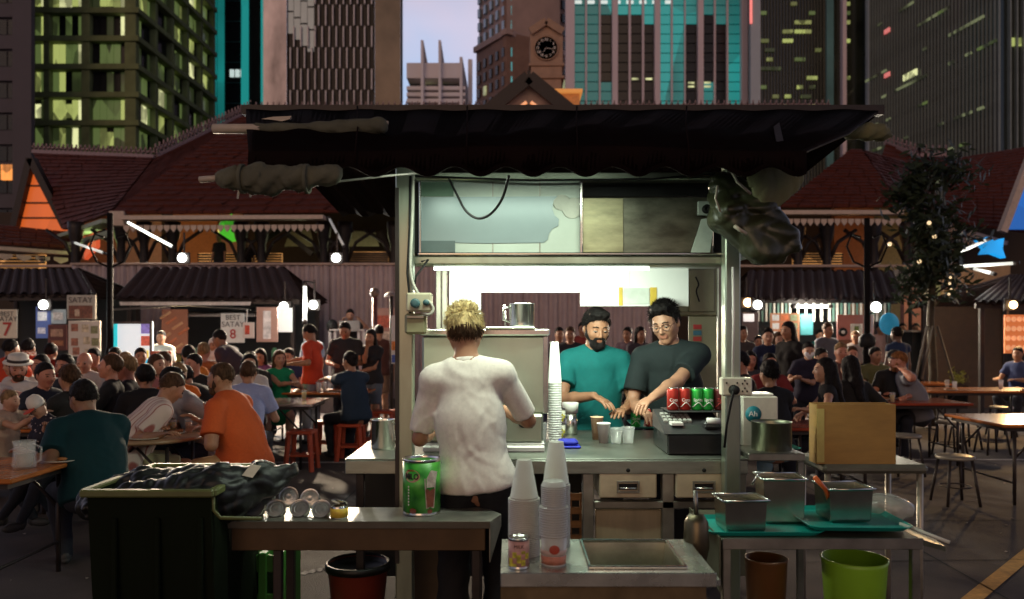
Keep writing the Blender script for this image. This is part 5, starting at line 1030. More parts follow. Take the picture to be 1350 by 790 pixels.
# ceiling, back header, window frame, side cabinet
q = MB(); q.bb((X_(545, 3.9), 4.01, 2.0), (X_(957, 3.9) + .25, 5.12, 2.03)); q.build('ceiling_panel', M('panel_white', (.78, .80, .78), .5, var=.06, scale=2), S)
whp = M('panel_white', (.78, .80, .78), .5)
YB_ = 5.06
def backp(px0, px1, py0, py1, name='back_panel', m=None, d=.02): return bxp(S, name, px0, px1, py0, py1, YB_, d, m or whp, .002)
backp(592, 634, 350, 431); backp(634, 765, 350, 386); backp(765, 830, 350, 404); backp(830, 908, 350, 404)
for px in (817, 861): backp(px, px + 4, 378, 403, 'yellow_strip', M('yellow_strip', (.6, .42, .05), .5), .024) ; 
bxp(S, 'yellow_strip', 816, 821, 379, 403, YB_ - .006, .005, M('yellow_strip', (.6, .42, .05), .5), .001); bxp(S, 'yellow_strip', 857, 866, 379, 403, YB_ - .006, .005, M('yellow_strip', (.6, .42, .05), .5), .001); bxp(S, 'notice_card', 822, 856, 380, 401, YB_ - .008, .006, M('card_pale', (.6, .66, .6), .6), .001)
cabm = M('cabinet_cream', (.28, .28, .18), .5, var=.1, scale=3); cab = bxp(S, 'wall_cabinet', 870, 946, 346, 416, 5.42, .3, cabm, .006)
for (a, b) in ((874, 907), (909, 942)): d_ = bxp(cab, 'cabinet_door', a, b, 356, 411, 5.40, .019, cabm, .004)
q = MB(); q.tube(smooth([P(917, 365, 5.38), P(921, 375, 5.38), P(918, 384, 5.38), P(922, 398, 5.38)]), .005, 6); q.build('dangling_string', blackm, cab)
sp_ = bxp(S, 'side_panel', 908, 947, 417, 600, 5.44, .02, cabm)
for i, c in enumerate(((.5, .05, .05), (.05, .2, .3), (.5, .06, .05), (.08, .35, .2), (.3, .4, .42))): bxp(sp_, 'sticker', 914, 925, 428 + i * 8, 434 + i * 8, 5.433, .006, M('sticker_%d' % i, c, .5), .001)
# counter: top, front frame, drawers
q = MB(); q.bb((X_(455, CF), CF, CZ - .006), (X_(986, CF), CB, CZ), .003); q.bb((X_(455, CF), CF - .003, CZ - .075), (X_(986, CF), CF + .02, CZ - .007), .004); q.bb((X_(455, CF) - .001, CF, CZ - .075), (X_(455, CF) + .02, CB, CZ - .007), .003)
ctop = q.build('counter_top', steel, S)
bxp(S, 'counter_frame', 768, 783, 611, 760, CF + .02, .05, steel_w); bxp(S, 'counter_frame', 873, 889, 611, 740, CF + .02, .05, steel_w); bxp(S, 'counter_frame', 968, 984, 611, 760, CF + .02, .05, steel_w); bxp(S, 'counter_rail', 783.2, 967.8, 661, 671, CF + .02, .05, steel_w); bxp(S, 'counter_rail', 783.2, 967.8, 606, 612, CF + .03, .05, steel_w)
bxp(S, 'lower_panel', 785, 872, 672, 760, CF + .05, .02, M('steel_warm_lit', (.58, .48, .31), .3, .55, var=.12, scale=3, stretch=(6, 1, 1)))  # warm light on the steel is put into its colour
bxp(S, 'lower_recess', 889.2, 967.8, 672, 760, CF + .5, .02, blackm); bxp(S, 'left_recess', 470, 767, 612, 760, CF + .75, .02, M('recess_dark', (.03, .028, .022), .7))  # dark sheets close the open spaces, their shade put into the colour
lit_steel = M('drawer_steel', (.70, .60, .42), .3, .55, var=.18, scale=6, bump=.25)  # warm awning light and its reflection are put into the steel colour
for (a, b) in ((790, 866), (891, 965)):
    D = bxp(S, 'drawer', a, b, 616, 657, CF + .0, .4, lit_steel, .006); c = (a + b) / 2
    q = MB(); Yh = CF - .003
    for (u0, v0, u1, v1) in ((c - 15, 634, c + 15, 636.5), (c - 15, 647, c + 15, 650), (c - 15, 636.5, c - 12.5, 647), (c + 12.5, 636.5, c + 15, 647)): q.bb(P(u0, v1, Yh), P(u1, v0, Yh) + Vector((0, -.008, 0)), .001)
    q.build('handle_frame', steel_w, D); q = MB(); q.bb(P(c - 12, 646, Yh), P(c + 12, 638, Yh) + Vector((0, .002, 0))); q.build('handle_recess', blackm, D); q = MB(); q.tube([P(c - 11, 644, Yh - .006), P(c + 11, 644, Yh - .006)], .006, 8); q.build('handle', steel_b, D)
    q = MB(); q.lathe([(.010, 0), (.010, .006), (0, .006)], P(c, 620, CF), 10, 0, (R(90), 0, 0)); q.bb(P(c - 1, 624, CF - .002), P(c + 1, 620, CF - .001)); q.build('lock', blackm, D)
for px in (470, 525): q = MB(); q.bb((X_(px, CF + .06), CF + .04, 0), (X_(px, CF + .06) + .04, CF + .08, CZ - .076), .004); q.build('counter_leg', darkiron, S)
# awning
awn = M('awning_maroon', (.007, .003, .0025), .85, .0, var=.35, scale=4, bump=.3, spec=.08)
q = MB(); n_ = 44; vs = []; xa, xb, ra, rb = -1.05, 1.17, -1.42, 1.96
def zsc(x): return 2.255 - .022 * (1 - math.cos((x + .02) / .21 * 2 * math.pi)) * .9
N1 = 132
for i in range(N1 + 1):
    f = i / N1; x = xa + (xb - xa) * f; xt = ra + (rb - ra) * f; wv = .010 * math.cos(x / .21 * 2 * math.pi)
    vs += [(x, 3.16, zsc(x)), (x, 3.17 + .008 * math.sin(9 * x), 2.33 + .012 * math.sin(3.1 * x + 1)), (x + (xt - x) * .5, 3.70, 2.535 + wv + .02 * math.sin(5.3 * x)), (xt, 4.25, 2.785 + wv * .4)]
q.add(vs, [(4 * i + j, 4 * i + 4 + j, 4 * i + 5 + j, 4 * i + 1 + j) for i in range(N1) for j in range(3)], 0, True)
aw = q.build('awning', awn, S, fix=False)
for xs_ in (-.62, -.18, .26, .70): q2 = MB(); q2.tube([(xs_, 3.152, zsc(xs_) + .005), (xs_ * 1.0, 3.158, 2.335), (xs_ * 1.15, 3.69, 2.565), (xs_ * 1.33, 4.24, 2.80)], .0035, 5); q2.build('awning_seam', M('seam_maroon', (.010, .004, .003), .9, spec=.05), S); sm_ = aw.modifiers.new('thickness', 'SOLIDIFY'); sm_.thickness = .012
q = MB(); q.bar((ra - .02, 4.26, 2.78), (rb + .02, 4.26, 2.78), .05); q.bar((xa, 3.24, 2.31), (xb, 3.24, 2.31), .03); q.bar((-.7, 3.24, 2.31), (-.9, 4.26, 2.76), .03); q.bar((1.1, 3.24, 2.31), (1.4, 4.26, 2.76), .03); q.bar((.2, 3.24, 2.31), (.2, 4.26, 2.76), .03); q.build('awning_frame', darkiron, S)
q = MB(); vs = []
for i in range(61): f = i / 60; o = .022 * (i % 4 in (1, 2)); vs += [(ra + (rb - ra) * f, 4.27, 2.77 + o), (ra + .1 + (rb - ra - .2) * f, 6.2, 2.5 + o)]
q.add(vs, [(2 * i, 2 * i + 2, 2 * i + 3, 2 * i + 1) for i in range(60)]); q.build('rear_roof_sheet', awn, S, fix=False).modifiers.new('thickness', 'SOLIDIFY').thickness = .01
# awning light and under-beam tube
tub = lamp_m('tube_bright', (.86, 1., .84), 9)
q = MB(); q.bb((X_(570, 4.02), 4.03, Z_(351, 4.05)), (X_(860, 4.02), 4.09, Z_(348, 4.05)), .004); q.build('tube_fitting', white, S); q = MB(); q.tube([(X_(572, 4.05), 4.06, Z_(353, 4.05)), (X_(856, 4.05), 4.06, Z_(353, 4.05))], .012, 10); q.build('tube_lamp', tub, S)
area((.1, 4.12, 1.90), (.1, 4.8, .9), 27, 1.1, .05, (.86, 1., .78), parent=S)
area((.1, 4.3, 1.93), (.1, 5.06, 1.80), 7, 1.1, .05, (.88, 1., .84), parent=S)
q = MB(); q.tube([(-.45, 3.42, 2.33), (.55, 3.42, 2.33)], .013, 10); q.build('tube_lamp', tub, S); q = MB(); q.bb((-.47, 3.40, 2.345), (.57, 3.44, 2.37), .004); q.build('tube_fitting', white, S)
area((.05, 3.42, 2.30), (.05, 3.50, 0), 15, 1.0, .05, (.86, 1., .80), parent=S)
# cables
q = MB(); q.tube(smooth([P(592, 236, 3.82), P(603, 258, 3.7), P(614, 278, 3.6), P(630, 288, 3.5), P(647, 282, 3.4), P(662, 262, 3.3), P(671, 232, 3.2)]), .006, 8); q.build('loose_cable', blackm, S)
q = MB(); q.tube([P(360, 246, 3.3), P(440, 240, 3.35), P(520, 231, 3.5), P(582, 226, 3.6)], .005, 6); q.build('guy_wire', M('wire_grey', (.3, .28, .25), .5), S); q = MB(); q.tube([P(545, 232, 3.84), P(700, 238, 3.83), P(860, 236, 3.83), P(950, 229, 3.84)], .005, 6); q.build('loose_cable', blackm, S)
q = MB(); q.tube(smooth([P(545, 230, 3.75), P(543, 300, 3.75), P(541, 350, 3.74), P(545, 375, 3.73), P(556, 393, 3.72), P(566, 398, 3.7), P(571, 408, 3.7), P(566, 415, 3.7), P(556, 413, 3.72)]), .0075, 8); q.build('conduit', M('conduit_grey', (.45, .45, .38), .5), S)
q = MB(); q.tube([P(541, 232, 3.75), P(540, 300, 3.75), P(537, 360, 3.74), P(541, 400, 3.73), P(540, 430, 3.73)], .006, 6); q.tube([P(556, 345, 3.75), P(565, 342, 3.8), P(548, 365, 3.75), P(546, 382, 3.75)], .005, 6); q.build('loose_cable', blackm, S)
E_ = thing('switch_box', 'cream electrical switch box with coiled conduit on the left stall post', 'switch box', P(553, 400, 3.7)); bxp(E_, 'box', 535, 569, 386, 411, 3.70, .07, M('switch_cream', (.5, .47, .33), .5), .008); q = MB(); q.lathe([(.022, 0), (.022, .03), (.014, .034), (0, .034)], P(548, 400, 3.70), 14, 0, (R(90), 0, 0)); q.build('rotary_switch', M('switch_blue_grey', (.05, .12, .13), .4), E_); q = MB(); q.lathe([(.014, 0), (.014, .02), (0, .02)], P(562, 399, 3.70), 12, 0, (R(90), 0, 0)); q.build('socket_hole', M('switch_blue_grey', (.05, .12, .13), .4), E_)
E_ = thing('transformer_box', 'olive metal box fixed to the post below the cream switch box', 'metal box', P(548, 428, 3.7)); bxp(E_, 'box', 533, 562, 413, 441, 3.71, .06, M('box_olive', (.28, .28, .16), .5, .3), .012); bxp(E_, 'lid', 536, 559, 416, 420, 3.70, .01, steel_w, .002)
# rolled side awnings and tied-up sheets
can = M('canvas_grey', (.10, .10, .065), .85, var=.35, scale=7, bump=.6); cano = M('canvas_olive', (.16, .16, .08), .8, var=.4, scale=5, bump=.7)
def wr(a, s=1., sd=1): return folds(sd, a, s, False)
T = thing('rolled_blind', 'lower rolled canvas blind with a pale pole end sticking out left of the awning', 'rolled blind', P(265, 240, 3.07))
ob('canvas_roll', sdf_mesh([cap(P(296, 235, 3.07), P(340, 236, 3.07), .035, .05, .03), cap(P(340, 236, 3.07), P(400, 235, 3.07), .052, .040, .03), cap(P(400, 235, 3.07), P(440, 230, 3.07), .036, .034, .03), cap(P(350, 244, 3.07), P(362, 248, 3.07), .025, .02, .03)], .008, 'canvas_roll', can, wr(.008, 2.3)), T, -Vector(T.location))
q = MB(); q.tube([P(263, 237, 3.07), P(300, 234, 3.07)], .012, 12); q.build('pole', M('pole_beige', (.5, .42, .32), .5), T); 
for px in (320, 405): q = MB(); q.lathe([(.058, -.006), (.058, .006), (.05, .006), (.05, -.006), (.058, -.006)], P(px, 236, 3.07), 16, 0, (0, R(90), 0)); q.build('tie', can, T); q = MB(); q.tube([P(315, 250, 3.07), P(313, 262, 3.07)], .004, 5); q.build('tie_end', white, T); q = MB(); q.tube([P(329, 251, 3.07), P(330, 260, 3.07)], .004, 5); q.build('tie_end', white, T)
T = thing('rolled_blind', 'upper thin rolled blind with beige pole along the awning top left', 'rolled blind', P(290, 170, 3.62))
ob('canvas_roll', sdf_mesh([cap(P(340, 170, 3.62), P(420, 170, 3.62), .022, .024, .02), cap(P(420, 170, 3.62), P(500, 167, 3.62), .030, .038, .02)], .008, 'canvas_roll', can, wr(.005, 2.4, 2)), T, -Vector(T.location)); q = MB(); q.tube([P(281, 170, 3.62), P(350, 170, 3.62)], .022, 12); q.tube([P(330, 170, 3.62), P(512, 162, 3.62)], .009, 8); q.build('pole', M('pole_beige', (.5, .42, .32), .5), T)
T = thing('bamboo_scrap', 'torn beige strip lying on the awning top left', 'strip', P(375, 157, 3.8)); q = MB(); q.prism([P(344, 157, 3.8), P(360, 154, 3.8), P(384, 153, 3.8), P(382, 157, 3.8), P(372, 160, 3.8), P(358, 158, 3.8)], (0, .02, 0)); q.build('strip', M('pole_beige', (.5, .42, .32), .5), T)
T = thing('tied_tarpaulin', 'dark crumpled clear tarpaulin tied up at the right stall post', 'tarpaulin', P(1000, 290, 3.5)); tarp = M('tarpaulin_film', (.030, .033, .015), .38, var=.6, scale=4, bump=.9)
O = -Vector(T.location)
ob('gathered_sheet', sdf_mesh([cap(P(950, 250, 3.6), P(960, 285, 3.55), .05, .075, .05), cap(P(960, 285, 3.55), P(1005, 330, 3.5), .07, .055, .05), cap(P(955, 240, 3.6), P(1000, 270, 3.55), .04, .05, .05), cap(P(1000, 270, 3.55), P(1040, 312, 3.5), .055, .035, .05), cap(P(1000, 330, 3.5), P(1030, 340, 3.5), .04, .02, .03), cap(P(1005, 300, 3.5), P(1045, 325, 3.5), .04, .03, .04)], .009, 'gathered_sheet', tarp, wr(.013, 1.25, 4)), T, O)
ob('hanging_corner', sdf_mesh([cap(P(1000, 235, 3.5), P(1050, 232, 3.5), .05, .03, .04, (2.5, np.array([0, 1., 0]))), cap(P(1010, 255, 3.5), P(1042, 240, 3.5), .055, .035, .04, (2.5, np.array([0, 1., 0]))), cap(P(1022, 270, 3.5), P(1034, 250, 3.5), .02, .04, .04, (2.5, np.array([0, 1., 0])))], .008, 'hanging_corner', cano, wr(.007, 1.5, 8)), T, O)
cp_ = M('cord_pale', (.4, .36, .28), .5)
for pts_, r0_ in (([P(964, 225, 3.45), P(972, 240, 3.42), P(990, 256, 3.42)], .006), ([P(968, 298, 3.4), P(984, 309, 3.4)], .008), ([P(946, 245, 3.45), P(943, 262, 3.45), P(950, 280, 3.45)], .005)): q = MB(); q.tube(pts_, r0_, 6); q.build('cord', cp_, T)
q = MB(); q.bar(P(1006, 222, 3.5), P(1007, 260, 3.5), .006); q.build('cord', blackm, T)
T = thing('rolled_blind', 'short olive roll end poking out at the awning top right corner', 'rolled blind', P(1165, 175, 4.1)); ob('canvas_roll', sdf_mesh([cap(P(1120, 172, 4.1), P(1160, 175, 4.1), .04, .042, .02), cap(P(1160, 175, 4.1), P(1172, 178, 4.1), .03, .012, .02)], .009, 'canvas_roll', cano, wr(.007, 2.2, 3)), T, -Vector(T.location))
# conduit on the right post, wall sockets
q = MB(); q.tube([P(966, 352, 3.72), P(967, 420, 3.72), P(966, 498, 3.72)], .006, 6); q.build('white_cable', white, S)
E_ = thing('wall_socket', 'double white wall socket with a black plug on the right stall post', 'socket', P(971, 510, 3.7)); bxp(E_, 'plate', 952, 992, 498, 522, 3.70, .06, M('socket_white', (.62, .60, .48), .4), .006)
q = MB(); q.lathe([(.024, 0), (.022, .03), (.012, .045), (0, .045)], P(967, 514, 3.70), 14, 0, (R(90), 0, 0)); q.build('plug', blackm, E_); q = MB()
for (u, v) in ((979, 506), (985, 506), (982, 502), (979, 516), (985, 516), (982, 512), (958, 505), (972, 505)): q.box(P(u, v, 3.698), (.006, .004, .008))
q.build('socket_hole', blackm, E_); q = MB(); q.tube([P(967, 516, 3.66), P(964, 530, 3.67), P(958, 560, 3.7), P(955, 590, 3.72)], .006, 6); q.build('flex', blackm, E_)
# right-hand shelf of the counter
sh = bxp(S, 'side_shelf', 986.5, 1062, 598, 608, CF, .55, steel_w); bxp(S, 'shelf_leg', 1052, 1060, 609, 800, CF + .05, .03, steel_w, .003)
# ---------------------------------------------------------------- things on the counter
def lt(name, label, cat, px, py_base, Y, prof, m, n=24, z=None, group=None, sub=None):     # a lathed thing standing on z
    c = Vector((X_(px, Y), Y, z)); T = thing(name, label, cat, c, group); q = MB(); q.lathe(prof, c, n); q.build(sub or 'body', m, T); return T, c
def on(py, zz): return (FP * (CAMZ - zz)) / (py - HOR)        # depth of a point on a surface of height zz seen at row py
# water boiler / urn
Yu = 4.2; U = thing('ice_box', 'large square stainless ice box with a shiny rim behind the blond vendor', 'ice box', (X_(640, Yu), Yu, 1.13)); urn = M('urn_steel', (.36, .38, .31), .34, .75, var=.1, scale=3, bump=.02)
q = MB(); q.bb((X_(556, Yu), Yu, Z_(546, Yu)), (X_(722, Yu), Yu + .42, Z_(443, Yu)), .012); q.build('body', urn, U); q = MB(); q.bb((X_(553, Yu), Yu - .015, Z_(442.5, Yu)), (X_(725, Yu), Yu + .44, Z_(434, Yu)), .006); q.build('lid_rim', steel_b, U); q = MB(); q.bb((X_(716, Yu), Yu - .006, Z_(545, Yu)), (X_(722, Yu) + .002, Yu + .002, Z_(444, Yu)), .002); q.build('corner_strip', steel_b, U)
q = MB(); q.bb((X_(640, Yu), Yu - .04, Z_(433.5, Yu)), (X_(705, Yu), Yu + .25, Z_(431, Yu)), .004); tag(origin(q.build('tray', steel_b)), 'thin steel tray on top of the square ice box', 'tray')
B_ = thing('gas_burner', 'low steel burner with a black round knob under the ice box', 'burner', (X_(695, 4.1), 4.1, CZ)); q = MB(); q.bb((X_(560, 4.12), 4.12, CZ + .045), (X_(716, 4.12), 4.5, Z_(547, 4.12)), .01); q.build('body', urn, B_); q = MB(); q.bb((X_(558, 4.1), 4.08, CZ + .001), (X_(718, 4.1), 4.12, CZ + .03), .005); q.bb((X_(558, 4.1), 4.12, CZ + .001), (X_(718, 4.1), 4.5, CZ + .042), .004); q.build('base_tray', white, B_)
q = MB(); q.lathe([(.028, 0), (.028, .012), (.022, .022), (0, .022)], P(690, 557, 4.12), 20, 0, (R(90), 0, 0)); q.build('knob', blackm, B_); q = MB(); q.lathe([(.006, 0), (.006, .008), (0, .008)], P(701, 563, 4.12), 10, 0, (R(90), 0, 0)); q.build('ignition_button', blackm, B_)
def pitcher(label, px, Y, z, r, h, m=steel_b, handle=1):
    T = thing('steel_pitcher', label, 'pitcher', (X_(px, Y), Y, z)); c = Vector((X_(px, Y), Y, z)); q = MB(); q.lathe([(r * .96, 0), (r, .01), (r, h * .97), (r * 1.04, h), (r * .98, h), (r * .95, h * .97), (r * .94, .012), (0, .012)], c, 26); q.build('body', m, T)
    q = MB(); hx = handle; q.tube([c + Vector((hx * r * .97, -.01, h * .85)), c + Vector((hx * (r + .03), -.012, h * .8)), c + Vector((hx * (r + .032), -.012, h * .3)), c + Vector((hx * r * .97, -.01, h * .2))], .007, 8); q.build('handle', m, T); return T
ztop = Z_(430.8, Yu)
pitcher('steel pitcher with a handle standing on top of the ice box', 688, 4.3, ztop, .068, .125, steel_b, -1)
pitcher('steel pitcher standing alone at the left end of the counter', 505, 4.22, CZ, .062, .155, steel_b, 1)
q = MB(); q.tube([P(665, 402, 4.3), P(667, 431, 4.3)], .006, 8); tag(origin(q.build('ladle', white)), 'thin white ladle handle beside the pitcher on the ice box', 'ladle')
for (px, py, r) in ((566, 582, .022), (574, 578, .018)):
    Y = on(py, CZ); q = MB(); q.ball((X_(px, Y), Y, CZ + r), (r * 1.15, r, r), 16); tag(origin(q.build('lime', M('lime_peel', (.30, .38, .05), .4, var=.2, bump=.2))), '%s green lime on the counter beside the blond vendor' % ('bigger' if r > .02 else 'smaller'), 'lime')
# cup tower
cupw = M('cup_white', (.78, .80, .76), .5, var=.04)
def cup_stack(T, c, r0, r1, h, n, pitch, m, top_prof=True, invert=True, part='cup'):
    # stack of cups: n rims, mouth down (r1 at the bottom)
    for i in range(n):
        q = MB(); z = i * pitch; rim = (r1, r1 * 1.03)
        if i < n - 1: q.lathe([(rim[1], z), (rim[1], z + .006), (r1 * .985, z + .006), (r1 * .93, z + pitch + .001)], c, 20)
        else: q.lathe([(rim[1], z), (rim[1], z + .006), (r1 * .985, z + .006), (r0, z + h), (r0 * .9, z + h + .002), (0, z + h)], c, 20)
        q.build(part, m, T, fix=False)
Y = on(581, CZ); c = Vector((X_(731, Y), Y, CZ)); T = thing('cup_tower', 'tall white tower of nested paper cups on the counter beside the ice box', 'cup stack', c)
cup_stack(T, c, .022, .036, .10, 1, .02, cupw) if False else None
cup_stack(T, c, .023, .040, .235, 25, .0135, cupw)
# condensed milk tins
def tin(label, px, Y, z, r, h, seed=0, lab=(.6, .6, .5)):
    c = Vector((X_(px, Y), Y, z)); T = thing('milk_tin', label, 'tin', c); q = MB(); q.lathe([(r * .97, 0), (r, .003), (r, .006), (r * .98, .008), (r * .98, h - .008), (r, h - .006), (r, h - .003), (r * .97, h), (r * .9, h - .004), (0, h - .004)], c, 28); q.build('can', steel_b, T)
    q = MB(); q.lathe([(r * .99, .01), (r * .99, h - .01)], c, 28); q.build('label', M('tin_label_%d' % seed, lab, .5, var=.3, scale=40), T, fix=False); q = MB()
    for k in range(14):
        a = -math.pi / 2 + (k % 5 - 2) * .42; zz = .016 + (k * 7 % 11) / 11 * (h * .45); q.box(c + Vector((math.cos(a) * r, math.sin(a) * r, zz)), (.014, .003, .010), (0, 0, a + math.pi / 2))
    q.build('printed_fruit', M('print_yellow_green', (.55, .50, .05), .5, var=.6, scale=60), T); text('MILK', .016, blk_t, 'lettering', T, (c.x, c.y, z + h * .74), cyl=(c.x, c.y, r * .992, -math.pi / 2)); return T, c
Y = on(578, CZ); tin('lower of the two milk tins stacked by the cup tower', 737, Y, CZ, .037, .088, 1); tin('upper of the two milk tins stacked by the cup tower', 737, Y, CZ + .0885, .037, .085, 2)
T, c = lt('steel_canister', 'steel canister with white lid right of the milk tins', 'canister', 752, 575, on(573, CZ), [(.042, 0), (.042, .13), (0, .13)], steel_b, 24, CZ); q = MB(); q.lathe([(.044, .131), (.050, .19), (.048, .193), (0, .193)], c, 24); q.build('lid', cupw, T)
clear = M('clear_plastic', (.80, .84, .82), .12, var=0, alpha=.2, spec=.9)
T, c = lt('clear_cup', 'clear plastic cup standing before the cup tower', 'cup', 713, 582, on(583, CZ), [(.032, 0), (.040, .105), (.0425, .108), (.039, .105), (.030, .003), (0, .003)], clear, 24, CZ)
q = MB(); Y = on(592, CZ); q.bb((X_(733, Y), Y, CZ), (X_(766, Y), Y + .10, CZ + .014), .005); T = thing('blue_sponge', 'blue scouring sponge on the counter edge in front of the milk tins', 'sponge', (X_(750, Y), Y, CZ)); bm1 = M('sponge_blue', (.02, .03, .42), .8, var=.3, scale=40, bump=.6); q.build('sponge_pad', bm1, T); q = MB(); q.bb((X_(736, Y), Y + .01, CZ + .0145), (X_(763, Y), Y + .09, CZ + .045), .012); q.build('sponge_body', bm1, T)
coff = M('cup_tan', (.62, .44, .28), .5, var=.05)
for (px, py, h, m, lab, r) in ((792, 582, .125, coff, 'tan paper cup behind the white one on the counter', .036), (796, 584, .105, cupw, 'white paper cup in front of the tan one on the counter', .037), (812, 585, .085, clear, 'left of two clear cups by the teal tray', .036), (828, 585, .09, clear, 'right of two clear cups by the teal tray', .037)):
    Y = on(py, CZ) + (.08 if m is coff else 0); lt('drink_cup', lab, 'cup', px - (5 if m is coff else 0), py, Y, [(r * .72, 0), (r, h), (r * 1.06, h + .002), (r * 1.06, h + .006), (r * .97, h + .004), (r * .93, h - .01), (0, h - .012)] if m is not clear else [(r * .75, 0), (r, h), (r * 1.05, h + .003), (r * .97, h), (r * .7, .003), (0, .003)], m, 24, CZ)
tealm = M('tray_teal', (.01, .30, .25), .38, var=.08)
def tray(label, px0, px1, py0, py1, z, T=None, h=.018, rz=0):
    Y0, Y1 = on(py1, z), on(py0, z); xa, xb = X_(px0, Y0), X_(px1, Y0); c = Vector(((xa + xb) / 2, (Y0 + Y1) / 2, z)); T = thing('tray', label, 'tray', c, None); w_, d_ = xb - xa, Y1 - Y0; T.rotation_euler = (0, 0, R(rz))
    def ring(s_, zz, n=6):
        r = min(w_, d_) * .14; o = []
        for (sx, sy, a0) in ((1, 1, 0), (-1, 1, 90), (-1, -1, 180), (1, -1, 270)):
            for k in range(n + 1): a = R(a0 + 90 * k / n); o.append(Vector((sx * (w_ / 2 * s_ - r) + r * math.cos(a), sy * (d_ / 2 * s_ - r) + r * math.sin(a), zz)))
        return o
    rs = [ring(.9, 0), ring(.99, h), ring(1, h + .002), ring(.985, h + .003), ring(.90, .003)]; n = len(rs[0]); q = MB(); q.add([v for r in rs for v in r], [(i * n + k, i * n + (k + 1) % n, (i + 1) * n + (k + 1) % n, (i + 1) * n + k) for i in range(4) for k in range(n)] + [list(range(n))[::-1], [4 * n + k for k in range(n)]])
    q.build('tray_body', tealm, T, local=True, fix=False); return T
tray('small teal tray under the soda cans on the counter', 838, 880, 556, 566, CZ, h=.01)
def can(label, px, Y, z, m, group=None, stripe=None):
    c = Vector((X_(px, Y), Y, z)); T = thing('soda_can', label, 'can', c, group); r, h = .031, .118; q = MB(); q.lathe([(.024, 0), (.031, .008), (.031, h - .014), (.027, h - .004)], c, 24); q.build('can_body', m, T, fix=False); q = MB(); q.lathe([(.027, h - .004), (.0275, h), (.025, h), (.024, h - .004), (0, h - .004)], c, 24); q.build('lid', steel_b, T, fix=False)
    q = MB(); q.box(c + Vector((0, -.008, h - .001)), (.012, .018, .002)); q.build('pull_tab', steel_b, T)
    if stripe is not None:
        s_, cl = stripe; t_ = text(s_, .024, cl, 'lettering', T, (c.x, c.y, z + .055), cyl=(c.x, c.y, .0315, -math.pi / 2), bold=.01, sx=.9)
        q = MB(); q.tube([c + Vector((math.cos(a) * .0312, math.sin(a) * .0312, .03 + .012 * math.sin(3 * a))) for a in np.linspace(-2.6, -.5, 10)], .0025, 5); q.build('printed_wave', cl, T)
    return T
cred, cgrn, cdrk = M('can_red', (.42, .03, .02), .3, .3, var=.05), M('can_green', (.03, .42, .06), .3, .3, var=.1), M('can_dark_red', (.12, .02, .02), .3, .3, var=.2)
can('green soda can lying in reach of the vendor on the small teal tray', 839 - 1, on(563, CZ + .01), CZ + .01, cgrn, stripe=('Sprite', wht_t)); can('red soda can on the small teal tray beside the green one', 856, on(562, CZ + .01), CZ + .01, cred, stripe=('Coca', wht_t))
# cash register
Yr = 3.98; K = thing('cash_register', 'black cash register with a white paper roll near the right stall post', 'cash register', (X_(920, Yr), Yr, CZ)); bp2 = M('black_plastic', (.010, .010, .011), .3, var=.2); gp = M('grey_plastic', (.035, .035, .037), .4)
q = MB(); q.bb((X_(880, Yr), Yr, CZ + .001), (X_(966, Yr), Yr + .4, CZ + .105), .008); q.build('cash_drawer', bp2, K); q = MB(); q.prism([(X_(876, Yr), Yr, CZ + .107), (X_(876, Yr), Yr + .34, CZ + .107), (X_(876, Yr), Yr + .34, CZ + .20), (X_(876, Yr), Yr + .08, CZ + .14)], (X_(958, Yr) - X_(876, Yr), 0, 0)); q.build('register_body', gp, K)
q = MB(); q.bb((X_(930, Yr), Yr + .02, CZ + .13), (X_(952, Yr), Yr + .10, CZ + .165), .01); q.build('printer', gp, K); q = MB(); q.tube([(X_(934, Yr), Yr + .03, CZ + .17), (X_(951, Yr), Yr + .03, CZ + .168)], .016, 14); q.build('paper_roll', white, K); q = MB(); q.bb((X_(888, Yr), Yr + .05, CZ + .142), (X_(904, Yr), Yr + .12, CZ + .158), .002); q.build('receipt', white, K)
q = MB()
for i in range(6):
    for j in range(3): q.box((X_(884 + i * 6.5, Yr), Yr + .13 + j * .05, CZ + .160 + j * .011), (.018, .03, .012), (R(14), 0, 0))
q.build('keys', M('key_grey', (.3, .3, .28), .5), K, kind='stuff'); q = MB(); q.lathe([(.008, 0), (.008, .006), (0, .006)], P(957, 586, Yr), 12, 0, (R(90), 0, 0)); q.build('drawer_lock', steel_b, K)
zc_ = CZ + .205; q = MB(); q.bb((X_(878, 4.2), 4.12, CZ + .2), (X_(958, 4.2), 4.36, zc_), .002); q.build('top_shelf', gp, K)
cn = (('red soda can at the left end of the row on the register', cred, 888, ('Coca', wht_t)), ('second red soda can in the row on the register', cred, 904, ('Coca', wht_t)), ('left green soda can in the row on the register', cgrn, 920, ('Sprite', wht_t)), ('right green soda can in the row on the register', cgrn, 934, ('Sprite', wht_t)), ('dark red soda can at the right end of the row on the register', cdrk, 950, ('Zero', red_t)))
for lab, m, px, st_ in cn: can(lab, px - 1, 4.2, zc_, m, 'soda cans in a row on the cash register', st_)
